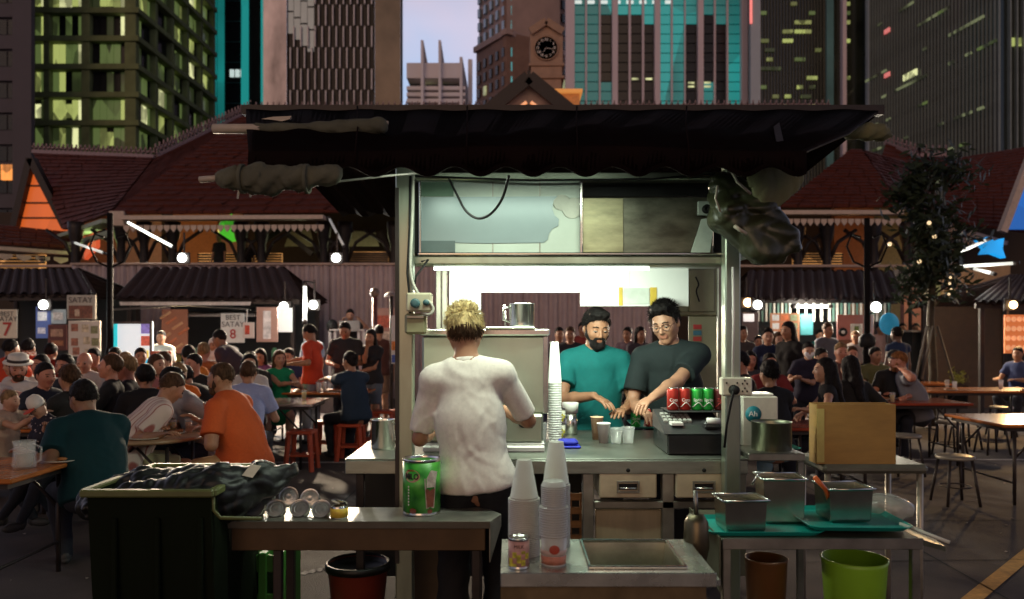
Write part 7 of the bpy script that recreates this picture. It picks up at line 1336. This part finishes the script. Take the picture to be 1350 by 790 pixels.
def stool(label, x, y, m, h=.45, legm=None, group=None, sq=False):
    T = thing('stool', label, 'stool', (x, y, 0), group); q = MB()
    if sq: q.box((0, 0, h - .02), (.30, .30, .04), None, .012)
    else: q.lathe([(.14, h - .035), (.165, h - .03), (.168, h - .008), (.155, h), (0, h)], (0, 0, 0), 26)
    q.build('seat', m, T, local=True)
    for sx in (-1, 1):
        for sy in (-1, 1): q = MB(); q.tube([(sx * .10, sy * .10, h - .03), (sx * .15, sy * .15, 0)], .014, 8) if not sq else q.bar((sx * .12, sy * .12, h - .03), (sx * .15, sy * .15, 0), .045, .04); q.build('leg', legm or darkiron, T, local=True)
    q = MB(); q.lathe([(.13, .16), (.137, .16), (.137, .17), (.13, .17), (.13, .16)], (0, 0, 0), 20) if not sq else q.box((0, 0, .18), (.26, .26, .02)); q.build('foot_ring', legm or darkiron, T, local=True); return T
stm = M('stool_grey', (.30, .27, .22), .4, .3, var=.15)
stool('grey round stool alone on the open road at the right', X_(1259, 7.4), 7.4, stm); stool('grey round stool beside the red table of the grey shirt man', X_(1205, 8.7), 8.9, stm); stool('pale round stool under the braced table, left one', X_(1252, 10.2), 10.2, stm); stool('pale round stool under the braced table, middle one', X_(1272, 10.9), 10.9, stm); stool('wooden round stool under the braced table, right one', X_(1308, 10.4), 10.4, M('stool_wood', (.3, .16, .08), .5))
stool('grey stool behind the left leg of the orange red table', X_(1320, 12.2), 12.2, stm); ops = M('stool_orange', (.42, .06, .02), .45, var=.1)
for i, (px, Y, w_) in enumerate(((398, 9.2, 'nearest, beside the orange polo man'), (432, 10.2, 'below the back of the dark shirted diner'), (463, 9.9, 'under the dark shirted diner'), (487, 10.5, 'rightmost, near the stall post'), (506, 11.5, 'behind the left counter pitcher'))): stool('red orange plastic stool ' + w_, X_(px, Y), Y, ops, .46, ops, 'red orange plastic stools', True)
# tableware
def glass(label, x, y, z, r=.032, h=.11, m=clear, grp=None, fill=None):
    c = Vector((x, y, z)); T = thing('drinking_glass', label, 'glass', c, grp); q = MB(); q.lathe([(r * .8, 0), (r, h), (r * .94, h), (r * .75, .005), (0, .005)], c, 18); q.build('glass_body', m, T)
    if fill: q = MB(); q.lathe([(r * .73, .008), (r * .87, h * .75), (0, h * .75)], c, 16); q.build('drink', fill, T)
    return T
def plate(label, x, y, z, r=.11, food=None, grp=None):
    c = Vector((x, y, z)); T = thing('plate', label, 'plate', c, grp); q = MB(); q.lathe([(r * .6, 0), (r, .014), (r, .018), (r * .65, .006), (0, .006)], c, 24); q.build('plate_body', M('plate_white', (.6, .56, .48), .35), T)
    if food:
        q = MB()
        for k in range(5): a = k * 1.3; q.tube([c + Vector((math.cos(a) * r * .2 - .03, math.sin(a) * r * .4, .02)), c + Vector((math.cos(a) * r * .2 + .05, math.sin(a) * r * .4 + .01, .024))], .011, 6)
        q.build('satay', food, T)
    return T
sat = M('satay_brown', (.32, .13, .04), .5, var=.3, scale=30); beer = M('beer_yellow', (.6, .42, .06), .2); 
c = Vector((-3.03, 4.95, .75)); T = thing('glass_jug', 'clear glass water jug on the front left wooden table', 'jug', c); q = MB(); q.lathe([(.06, 0), (.068, .02), (.06, .14), (.066, .17), (.062, .17), (.055, .14), (.06, .02), (0, .01)], c, 24); q.build('jug_body', clear, T); q = MB(); q.tube([c + Vector((.06, 0, .15)), c + Vector((.105, 0, .13)), c + Vector((.10, 0, .05)), c + Vector((.062, 0, .03))], .007, 8); q.build('handle', clear, T); q = MB(); q.lathe([(.05, .012), (.056, .09), (0, .09)], c, 20); q.build('water', M('iced_water', (.45, .42, .38), .2, alpha=.5), T)
plate('dark bowl of food on the front left wooden table', -2.94, 5.2, .75, .12, sat); plate('plate beside the jug near the table edge', -3.2, 4.75, .75, .10, sat)
plate('white plate at the front of the round pale edged table', -2.9, 6.3, .75, .15); plate('plate of satay at the left of the round pale edged table', -3.15, 6.65, .75, .13, sat); plate('small plate behind the glasses on the round table', -2.8, 6.6, .75, .09, sat)
for i, (x, y, f, w_) in enumerate(((-3.02, 6.72, beer, 'left'), (-2.94, 6.74, M('lemon_drink', (.5, .5, .3), .2), 'second'), (-2.86, 6.72, beer, 'third'), (-2.74, 6.75, M('orange_drink', (.6, .25, .08), .2), 'right'))): glass('%s glass of the four on the round pale edged table' % w_, x, y, .75, fill=f)
for i, (x, y, w_) in enumerate(((-2.95, 11.2, 'left'), (-2.5, 11.1, 'right'))): plate('%s plate on the table of the woman in green' % w_, x, y, .76, .11, sat)
glass('tall glass before the woman in green', -2.7, 11.1, .76, .035, .14); glass('tub shaped glass on the table of the woman in green', -2.32, 11.05, .76, .05, .12, cupw); glass('glass beside the tall one on the table of the woman in green', -2.62, 11.2, .76, .03, .12)
for i in range(3): glass(('left', 'middle', 'right')[i] + ' beer glass of three before the woman in the orange dress', -3.7 + i * .12, 7.55, .74, fill=beer, grp='glasses before the orange dress woman')
glass('clear glass on the red table beside the grey shirt man', 4.4, 9.7, .75); plate('white paper plate on the red table of the grey shirt man', 4.25, 9.75, .75, .14); plate('white plate on the red table beside the cardboard box', 2.92, 7.4, .72, .13)
# ---------------------------------------------------------------- the people
def pp(label, px, Y, yaw, hrw=None, hlw=None, **k):      # px: photograph column of the hips; hrw/hlw: hand targets in world metres
    X = X_(px, Y); a = R(yaw)
    def lo(w_): dx_, dy_ = w_[0] - X, w_[1] - Y; return (dx_ * math.cos(a) + dy_ * math.sin(a), -dx_ * math.sin(a) + dy_ * math.cos(a), w_[2] - k.get('z0', 0))
    if hrw: k['hr'] = lo(hrw)
    if hlw: k['hl'] = lo(hlw)
    return person(label, X, Y, yaw, **k)
W = lambda px, py, Y: tuple(P(px, py, Y))
blk, nav, wh_, orr = (.022, .022, .024), (.02, .028, .05), (.62, .58, .54), (.48, .085, .022)
# the three vendors
pp('blond vendor seen from behind in a loose off-white short sleeved shirt', 627, 3.66, -2, hrw=W(662, 540, 4.02), hlw=W(572, 568, 3.98), H=1.72, lean=4, side=-5, head=(10, 14, -3), skin='tan', hair=('quiff', 'blond'), top=((.72, .67, .61), .86), hem=.03,
   bottom=((.014, .014, .016), 'long'), bulk=.90, res=.0085, amp=.0045, collar=(.72, .67, .61), poler=[.75, -.35, -.7], polel=[-.3, -.4, -1])
pp('bearded vendor in a teal t-shirt looking down behind the counter', 783, 5.2, 180, hrw=W(783, 522, 4.86), hlw=W(822, 540, 4.9), H=1.745, lean=3, head=(10, 17, -2), skin='tan', hair=('side', 'black'), beard=('black', 'big'), top=((.008, .125, .125), .62), hem=.05,
   res=.0075, amp=.004, poler=[.8, -.1, -.9], hdr=(-.6, .6, -.3), curl=.35)
pp('vendor with glasses in a black polo reaching across to the soda cans', 893, 5.15, 164, hrw=W(851, 545, 4.8), hlw=W(843, 540, 4.55), H=1.80, lean=13, side=4, head=(-12, 20, 8), skin='light', hair=('spiky', 'black'), glasses=True, top=((.018, .026, .028), .72), hem=.05,
   res=.0075, amp=.004, collar=(.018, .026, .028), polel=[-.55, -.1, -1], curll=.6)
q = MB(); q.lathe([(.05, 0), (.03, .05)], (0, 0, 0), 8)
hl = dict(hair=('short', 'brown'))
# left crowd
pp('man in a white brimmed hat with a beard and white shirt', 24, 8.1, 200, sit=.45, hair=('short', 'brown'), hat=('fedora', (.62, .58, .52), (.03, .02, .02)), beard=('brown', 'full'), skin='red', top=((.55, .52, .50), .6), head=(15, 12, 0), hrw=W(70, 528, 7.4), hlw=W(95, 525, 7.5), res=.013)
pp('dark haired woman in a navy top looking right beside the white hat man', 48, 7.45, -115, sit=.45, H=1.66, fem=True, hair=('bun', 'black'), skin='red', top=((.02, .022, .035), .5), head=(-5, 8, 0), lean=10, res=.014)
pp('small child with brown hair reaching both arms to the right', 2, 6.5, -95, sit=.48, H=1.18, skin='light', hair=('short', 'light'), top=((.42, .30, .22), .4), lean=8, hrw=W(50, 548, 6.4), hlw=W(56, 535, 6.6), res=.013)
pp('toddler in a white and red cap and dark floral dress', 70, 6.35, 150, sit=.50, H=1.08, fem=True, skin='light', hair=('short', 'brown'), hat=('cap', (.6, .55, .5), (.5, .06, .03)), top=((.02, .018, .03), .3), pat='flower', head=(20, 30, 15), lean=12, hrw=W(60, 560, 6.1), hlw=W(85, 560, 6.1), res=.013)
pp('black haired man in a dark teal t-shirt with his back turned at the front table', 128, 5.25, 38, sit=.45, H=1.76, skin='brown', hair=('short', 'black'), top=((.004, .028, .034), .7), head=(24, 22, 0), lean=33, bulk=1.1, hrw=(-3.0, 5.55, .80), hlw=(-3.2, 5.25, .80), res=.012)
pp('person with curly dark brown hair behind the dark teal man', 98, 6.9, 60, sit=.45, H=1.64, fem=True, skin='tan', hair=('mess', 'brown'), top=((.02, .02, .02), .7), lean=5, res=.016)
pp('dark haired diner in black between the navy top woman and the bald man', 88, 8.6, 150, sit=.45, skin='red', hair=('mess', 'black'), top=(blk, .8), head=(25, 5, 0), res=.015)
pp('bald pink faced man seated behind the crowd at left', 113, 9.3, 190, sit=.47, skin='red', hair=('bald', 'grey'), top=((.45, .38, .36), .6), head=(0, 14, 0), bulk=1.1, res=.016)
pp('man with brown hair in a black shirt turned left with open mouth', 152, 7.7, 105, sit=.48, skin='red', hair=('short', 'brown'), top=((.02, .02, .022), .9), head=(0, -8, 0), lean=3, res=.013)
pp('older man with grey brown hair facing left beside the black shirt man', 176, 8.0, 100, sit=.46, skin='red', hair=('short', 'light'), top=((.025, .022, .025), .8), head=(0, 4, 0), lean=4, res=.014)
pp('grey haired head just visible under the menu screen', 165, 9.6, 20, sit=.45, skin='tan', hair=('short', 'light'), top=((.1, .08, .08), .8), res=.018)
pp('diner in black bending forward behind the striped shirt man', 196, 7.3, 30, sit=.45, skin='tan', hair=('mess', 'black'), top=((.016, .016, .018), .8), lean=26, res=.015)
pp('man in a pale striped shirt bowed over the round table', 166, 6.45, -52, sit=.45, skin='tan', hair=('short', 'brown'), top=((.60, .50, .45), .75), pat='stripe', lean=30, head=(0, 34, 0), bulk=1.1, hrw=W(214, 573, 6.25), hlw=W(205, 568, 6.5), bottom=((.40, .38, .22), 'shorts'), res=.012, amp=.005)
pp('woman in an orange dress with hair tied up', 236, 8.15, 195, sit=.46, fem=True, H=1.64, skin='tan', hair=('bun', 'light'), top=((.55, .12, .02), .2), bottom=((.5, .1, .02), 'skirt'), head=(30, 28, 0), lean=16, res=.014)
pp('person in a black t-shirt bending far forward over the back table', 292, 8.3, 80, sit=.50, skin='tan', hair=('short', 'black'), hat=('cap', (.02, .02, .02), (.02, .02, .02)), top=((.014, .014, .015), .8), lean=42, head=(0, 20, 0), bulk=1.15, res=.015)
pp('person in a grey t-shirt leaning left across the round table', 275, 7.2, 128, sit=.46, skin='light', hair=('mess', 'black'), top=((.32, .31, .31), .55), lean=26, head=(0, 30, 0), hrw=W(222, 550, 7.0), hlw=W(262, 562, 6.8), res=.013)
pp('bearded man in an orange polo and beige shorts sitting side-on at the round table', 328, 6.35, 78, sit=.45, H=1.80, skin='tan', hair=('buzz', 'brown'), beard=('brown', 'full'), top=(orr, .75), bottom=((.40, .25, .12), 'shorts'), lean=20, head=(4, 8, 0), bulk=1.2, belly=.05, hrw=W(265, 556, 6.45), hlw=W(276, 548, 6.2), collar=orr, res=.0115, amp=.005, polel=[-.5, -.2, -1])
pp('person in a pale blue shirt seen from behind, behind the orange polo man', 322, 7.9, 10, sit=.45, skin='tan', hair=('short', 'brown'), top=((.30, .34, .55), .7), lean=24, res=.015)
for i, (px, Y, yw, lab) in enumerate(((36, 10.0, 8, 'man in a red t-shirt with white back lettering at the far left'), (12, 9.6, -20, 'man in a red t-shirt at the picture edge'), (66, 10.4, 10, 'dark haired man in a dark red t-shirt behind the white hat man'))):
    T_, j = pp(lab, px, Y, yw, H=1.60, skin='tan', hair=('short', 'black'), top=(((.5, .045, .02), (.45, .05, .02), (.16, .02, .012))[i], .6), sit=.66 if i < 2 else .6, bulk=1.2, res=.016)
    if i == 0: text('STAY COOL', .07, wht_t, 'shirt_lettering', T_, Vector((X_(px, Y), Y - .155, 1.32)), bold=.02); text('BRO', .06, wht_t, 'shirt_lettering', T_, Vector((X_(px, Y), Y - .16, 1.24)), bold=.02)
pp('standing man in a purple grey shirt bending to serve at the back', 322, 11.0, 80, lean=34, H=1.72, skin='brown', hair=('short', 'black'), top=((.06, .045, .06), .9), head=(0, 20, 0), hrw=W(290, 480, 10.9), hlw=W(292, 484, 11.1), res=.017)
pp('woman in a white headscarf behind the back table', 284, 11.6, 170, H=1.5, fem=True, skin='tan', hair=('bald', 'black'), hat=('hijab', (.6, .55, .54), (0, 0, 0)), top=((.5, .45, .45), 1.6), res=.018)
pp('diner with light hair and red headband before the headscarf woman', 268, 10.6, 10, sit=.55, skin='red', hair=('short', 'light'), top=((.4, .12, .04), .7), res=.018)
pp('dark haired diner in an orange t-shirt with back turned', 248, 10.2, 5, sit=.52, skin='tan', hair=('short', 'black'), top=((.55, .16, .03), .7), bulk=1.1, res=.018)
pp('stall worker in a white shirt and green apron beside the menu screen', 213, 13.8, 185, H=1.60, skin='tan', hair=('short', 'black'), top=((.6, .62, .55), .8), z0=.0, res=.02)
pp('woman in a green halter dress with long brown hair looking at the camera side', 368, 11.0, 195, sit=.47, fem=True, H=1.66, skin='light', hair=('long', 'brown'), top=((.01, .20, .09), -.1), bottom=((.01, .2, .09), 'skirt'), head=(18, 4, 0), hrw=W(385, 505, 10.7), hlw=W(395, 508, 10.7), res=.014)
pp('diner in black beside the woman in green reaching left', 340, 10.9, 170, sit=.45, skin='tan', hair=('short', 'black'), top=((.03, .03, .03), .6), head=(-20, 20, 0), lean=14, res=.017)
T_, j = pp('standing man in a red shirt with a white shoulder stripe reading a tray', 412, 11.4, 75, H=1.70, skin='tan', hair=('short', 'black'), top=((.50, .05, .02), .85), bottom=((.30, .30, .32), 'long'), head=(0, 24, 0), hrw=W(378, 477, 11.3), hlw=W(384, 480, 11.1), res=.014)
pp('person in a pale blue shirt behind the man in red', 412, 13.2, 60, H=1.68, skin='tan', hair=('short', 'black'), top=((.35, .42, .55), .7), res=.018)
pp('black shirted disc jockey behind the mixing desk', 463, 16.6, 180, z0=.4, H=1.66, skin='light', hair=('short', 'black'), top=(blk, .6), head=(5, 16, 0), hrw=W(450, 424, 16.3), hlw=W(476, 423, 16.3), lean=8, res=.016)
pp('standing man in a dark t-shirt looking down before the mixing desk', 456, 12.0, 182, H=1.74, skin='tan', hair=('short', 'black'), top=((.025, .026, .03), .6), head=(-5, 24, 0), bulk=1.1, hrw=W(440, 480, 11.8), hlw=W(462, 478, 11.75), res=.014)
pp('standing woman in black and shorts with a hand at her chin', 490, 12.0, 160, H=1.62, fem=True, skin='tan', hair=('long', 'black'), top=((.02, .02, .024), .5), bottom=((.1, .12, .15), 'shorts'), head=(5, 10, 0), hrw=W(484, 458, 11.75), hlw=W(474, 490, 11.8), res=.014)
pp('diner in a dark blue t-shirt with a hair knot seated with back turned', 470, 9.9, 42, sit=.46, skin='tan', hair=('bun', 'black'), top=((.02, .035, .06), .6), lean=12, hrw=W(432, 500, 10.3), hlw=W(428, 498, 10.5), head=(10, 5, 0), res=.013)
pp('walker in brown shorts seen beside the stall post', 500, 13.6, 20, H=1.70, skin='tan', hair=('short', 'black'), top=((.1, .04, .03), .7), bottom=((.2, .12, .08), 'shorts'), res=.018)
# seen through the stall
bgl = (('person in a white top with a dark bun seen above the ice box', 655, 12.5, 120, (.5, .42, .42), ('bun', 'black')), ('person in a grey shirt seen between the pitcher and the bearded vendor', 737, 13.5, 190, (.15, .12, .12), ('short', 'black')), ('person in black behind the bearded vendor left side', 752, 12.2, 170, (.03, .03, .035), ('short', 'brown')),
       ('person in purple grey seen right of the bearded vendor', 828, 13.2, 150, (.12, .08, .10), ('short', 'black')), ('person in a dark top seen between the two vendors', 843, 12.3, 200, (.05, .04, .05), ('long', 'black')), ('person in dark red at the right vendor shoulder', 925, 13.2, 175, (.14, .03, .03), ('short', 'black')))
for lab, px, Y, yw, c, hr_ in bgl: pp(lab, px, Y, yw, H=1.66, skin='tan', hair=hr_, top=(c, .7), res=.02)
for lab, px, Y, yw, c, hr_, sk in (('seated diner in maroon behind the bearded vendor', 815, 9.2, 150, (.10, .02, .02), ('short', 'black'), 'red'), ('seated woman in black between the vendors', 842, 8.6, 200, (.02, .02, .02), ('long', 'black'), 'red'), ('seated diner in dark grey below the pitcher', 700, 9.6, 170, (.06, .05, .05), ('short', 'black'), 'tan'), ('seated diner in dark blue left of the bearded vendor', 735, 9.0, 190, (.03, .03, .06), ('bun', 'brown'), 'red')):
    pp(lab, px, Y, yw, sit=.46, H=1.66, skin=sk, hair=hr_, top=(c, .6), lean=8, res=.018)
# right side
pp('dark haired man in profile at the shoulder of the glasses vendor', 940, 7.9, 100, sit=.46, skin='red', hair=('short', 'black'), top=((.02, .018, .02), .7), lean=10, head=(0, 10, 0), res=.014)
pp('dark haired man with glasses above the wall socket', 992, 8.3, 85, sit=.5, skin='red', hair=('short', 'black'), glasses=True, top=((.02, .015, .015), .7), head=(0, 8, 0), lean=10, res=.014)
pp('person with dark hair in a black top and pale blue jeans beside the napkin carton', 1022, 7.1, 15, sit=.46, fem=True, H=1.68, skin='tan', hair=('mess', 'black'), top=((.014, .014, .016), .9), bottom=((.22, .34, .36), 'long'), lean=6, res=.013)
pp('woman in a navy t-shirt standing under the left stall lamps', 1012, 11.2, 178, H=1.64, fem=True, skin='light', hair=('short', 'black'), top=((.015, .02, .05), .7), head=(-10, 8, 0), res=.014)
pp('long haired person in a black top seen side-on at the stall', 1041, 10.7, 120, H=1.72, fem=True, skin='tan', hair=('long', 'black'), top=((.014, .012, .012), .9), res=.014)
pp('girl in a white top half hidden between the navy and black clad women', 1026, 11.9, 180, H=1.58, fem=True, skin='light', hair=('long', 'brown'), top=((.5, .45, .4), .5), res=.017)
pp('server in a white face mask and dark navy t-shirt bending over a table', 1064, 9.9, 165, H=1.48, fem=True, skin='light', hair=('bun', 'black'), mask=True, top=((.02, .018, .035), .6), lean=14, head=(5, 14, 0), hrw=W(1048, 498, 9.6), hlw=W(1056, 500, 9.6), res=.013)
pp('woman with long black hair in profile behind the cardboard box', 1096, 7.7, 72, sit=.46, H=1.68, fem=True, skin='light', hair=('long', 'black'), top=((.018, .018, .02), .0), head=(12, -2, 0), lean=4, hrw=W(1058, 545, 7.5), hlw=W(1060, 540, 7.3), res=.012)
pp('person with a big mass of dark hair in black right of the long haired woman', 1128, 8.15, 15, sit=.46, H=1.70, fem=True, skin='tan', hair=('long', 'black'), top=((.016, .016, .016), .9), bulk=1.1, lean=6, hrw=W(1150, 520, 8.4), res=.014)
pp('man in a dark cap facing left at the red table', 1180, 10.2, 150, sit=.46, skin='red', hair=('short', 'black'), hat=('cap', (.02, .02, .02), (.02, .02, .02)), top=((.02, .02, .02), .7), head=(0, 6, 0), res=.014)
pp('man in a grey t-shirt with ginger hair resting his chin on his hand', 1213, 9.95, 68, sit=.46, H=1.78, skin='red', hair=('buzz', 'ginger'), beard=('ginger', 'full'), top=((.17, .17, .19), .7), bottom=((.03, .03, .035), 'long'), lean=20, head=(0, 10, 0), hrw=W(1178, 521, 10.1), hlw=W(1189, 487, 9.8), bulk=1.1, res=.012)
pp('standing man in a navy and white raglan shirt seen from behind', 1184, 12.4, 20, H=1.66, skin='dark', hair=('short', 'black'), top=((.02, .035, .08), .2), res=.015)
pp('reddish faced diner seen over the black haired women', 1108, 10.6, 175, sit=.55, skin='red', hair=('short', 'light'), top=((.1, .05, .05), .6), res=.017)
pp('stall keeper in teal behind the left end of the ribbed roof stall counter', 1080, 16.9, 180, H=1.62, skin='tan', hair=('short', 'black'), top=((.01, .12, .12), .6), res=.02)
for i, (px, c, w_) in enumerate(((1160, (.45, .3, .28), 'leftmost, pink top'), (1176, (.04, .03, .03), 'dark clad, beside the leftmost'), (1190, (.10, .03, .02), 'brown top, behind the tree stakes'), (1208, (.06, .05, .04), 'between the tree stakes'), (1270, (.2, .15, .12), 'in the lamplight left'), (1284, (.03, .025, .02), 'in the lamplight right'), (1312, (.02, .02, .02), 'dark head near the lattice screen'))):
    pp('drinker behind the black bar wall, ' + w_, px, 18.4, 175 - i * 9, H=1.78, skin='tan', hair=('short', 'black'), top=(c, .7), res=.022)
pp('man standing under the hall eave near the green lantern', 289, 25.9, 160, z0=3.0, H=1.75, skin='tan', hair=('short', 'black'), top=((.02, .02, .02), .8), res=.03)
pp('person beside the green lantern on the hall gallery', 325, 26.1, 190, z0=2.9, H=1.7, skin='tan', hair=('short', 'black'), top=((.03, .02, .02), .8), res=.03)
slab(bpy.data.objects['market_hall'], 'gallery_floor', (X_(250, 25.5), 25.3, 2.7), (X_(360, 25.5), 27, 2.9), darkiron)

# more diners and passers-by filling the crowd
more = [('diner in a white t-shirt facing the camera behind the navy top woman', 60, 9.0, 175, (.55, .5, .46), 'short', 'black', 'red', .46), ('woman in a pink top facing right between the tables at left', 200, 9.2, -120, (.45, .2, .18), 'long', 'brown', 'light', .46),
 ('diner in a pale green t-shirt behind the orange dress woman', 222, 9.6, 170, (.3, .4, .25), 'short', 'brown', 'light', .48), ('man in a black t-shirt facing the camera behind the grey t-shirt person', 262, 9.3, 165, (.02, .02, .02), 'short', 'black', 'red', .46),
 ('woman in white with dark hair behind the pale blue shirt', 330, 9.5, 190, (.5, .46, .44), 'long', 'black', 'tan', .46), ('diner in a checked brown shirt at the far left tables', 130, 10.8, 170, (.2, .1, .05), 'short', 'black', 'red', .5),
 ('man in a grey vest beside the certificate stand', 186, 10.9, 200, (.25, .24, .25), 'short', 'black', 'tan', .5), ('woman in yellow behind the iron pole', 155, 11.2, 185, (.5, .3, .05), 'long', 'black', 'tan', .5),
 ('seated woman in purple facing the camera left of the woman in green', 346, 12.2, 180, (.15, .06, .15), 'long', 'black', 'tan', .46), ('diner in navy behind the woman in green', 384, 12.6, 175, (.03, .04, .1), 'short', 'black', 'light', .46),
 ('diner in white between the standing man and woman', 474, 13.2, 185, (.45, .4, .4), 'short', 'black', 'light', .5), ('seated diner in dark red at the far right tables of the stall', 1012, 9.6, 180, (.2, .03, .03), 'short', 'black', 'red', .46),
 ('seated woman in dark grey beyond the navy t-shirt woman', 988, 10.6, 170, (.05, .05, .06), 'long', 'black', 'red', .46), ('diner in a light shirt behind the long haired woman', 1078, 11.6, 190, (.42, .36, .34), 'short', 'black', 'tan', .48),
 ('diner in black behind the salmon board front', 1122, 12.0, 170, (.03, .025, .03), 'short', 'brown', 'red', .5), ('diner in olive beside the man in the dark cap', 1150, 11.4, 185, (.12, .12, .05), 'short', 'black', 'tan', .5),
 ('seated person in navy beyond the braced table', 1345, 13.5, 120, (.03, .04, .1), 'short', 'black', 'tan', .46), ('child in a striped white top at the far left table', 28, 9.2, 150, (.5, .45, .4), 'short', 'brown', 'light', .46)]
for lab, px, Y, yw, c, st_, hc_, sk, se in more: pp(lab, px, Y, yw, sit=se, H=1.68, fem=st_ == 'long', skin=sk, hair=(st_, hc_), top=(c, .6), lean=6, head=(rnd.uniform(-15, 15), rnd.uniform(0, 14), 0), res=.0165)
for i, (px, Y, c, yw) in enumerate(((1000, 13.8, (.3, .1, .08), 170), (1090, 14.2, (.1, .1, .12), 200), (1128, 14.4, (.35, .3, .28), 160), (978, 13.0, (.05, .04, .04), 190), (664, 14.5, (.1, .08, .1), 200), (710, 14.6, (.4, .3, .28), 160), (768, 14.5, (.25, .05, .04), 180), (860, 14.4, (.1, .12, .2), 170))):
    (i in (4, 7)) or pp('passer-by standing far back, wearing %s' % ('a rust top near the left lamps', 'slate, by the stall counter', 'cream, near the salmon board', 'near-black, beside the stall post', 'dark plum, seen over the ice box left', 'beige, seen right of the pitcher', 'red, seen left of the bearded vendor', 'blue, seen above the black polo shoulder')[i], px, Y, yw, H=(1.52, 1.74, 1.6, 1.68, 1.7, 1.55, 1.76, 1.7)[i], skin='tan', hair=('short', ('black', 'brown', 'light')[i % 3]), top=(c, .7), res=.02)
# table clutter
rc = random.Random(21)
for (nm, xc, yc, w_, d_, z) in (('crowd', -4.6, 7.3, 1.2, .7, .75), ('orange dress', -3.35, 7.6, 1., .5, .74), ('steel edged', -3.15, 9.6, 1.5, .8, .76), ('green dress', -2.75, 11.3, 1.3, .7, .76), ('grey shirt', 4.78, 9.8, 1.2, .7, .75), ('small right', 3.6, 10.6, .8, .6, .75), ('far braced', 6.75, 11.6, 1.6, .7, .76)):
    for k in range(5):
        x, y = xc + rc.uniform(-.5, .5) * w_, yc + rc.uniform(-.5, .5) * d_; w2 = ('first', 'second', 'third', 'fourth', 'fifth')[k]
        if k % 2: plate('%s small plate among the dishes on the %s table' % (w2, nm), x, y, z + .001, .09, sat, 'dishes on the %s table' % nm)
        else: glass('%s tumbler among the dishes on the %s table' % (w2, nm), x, y, z + .001, .033, .12, rc.choice([clear, cupw]), 'dishes on the %s table' % nm, rc.choice([beer, None]))
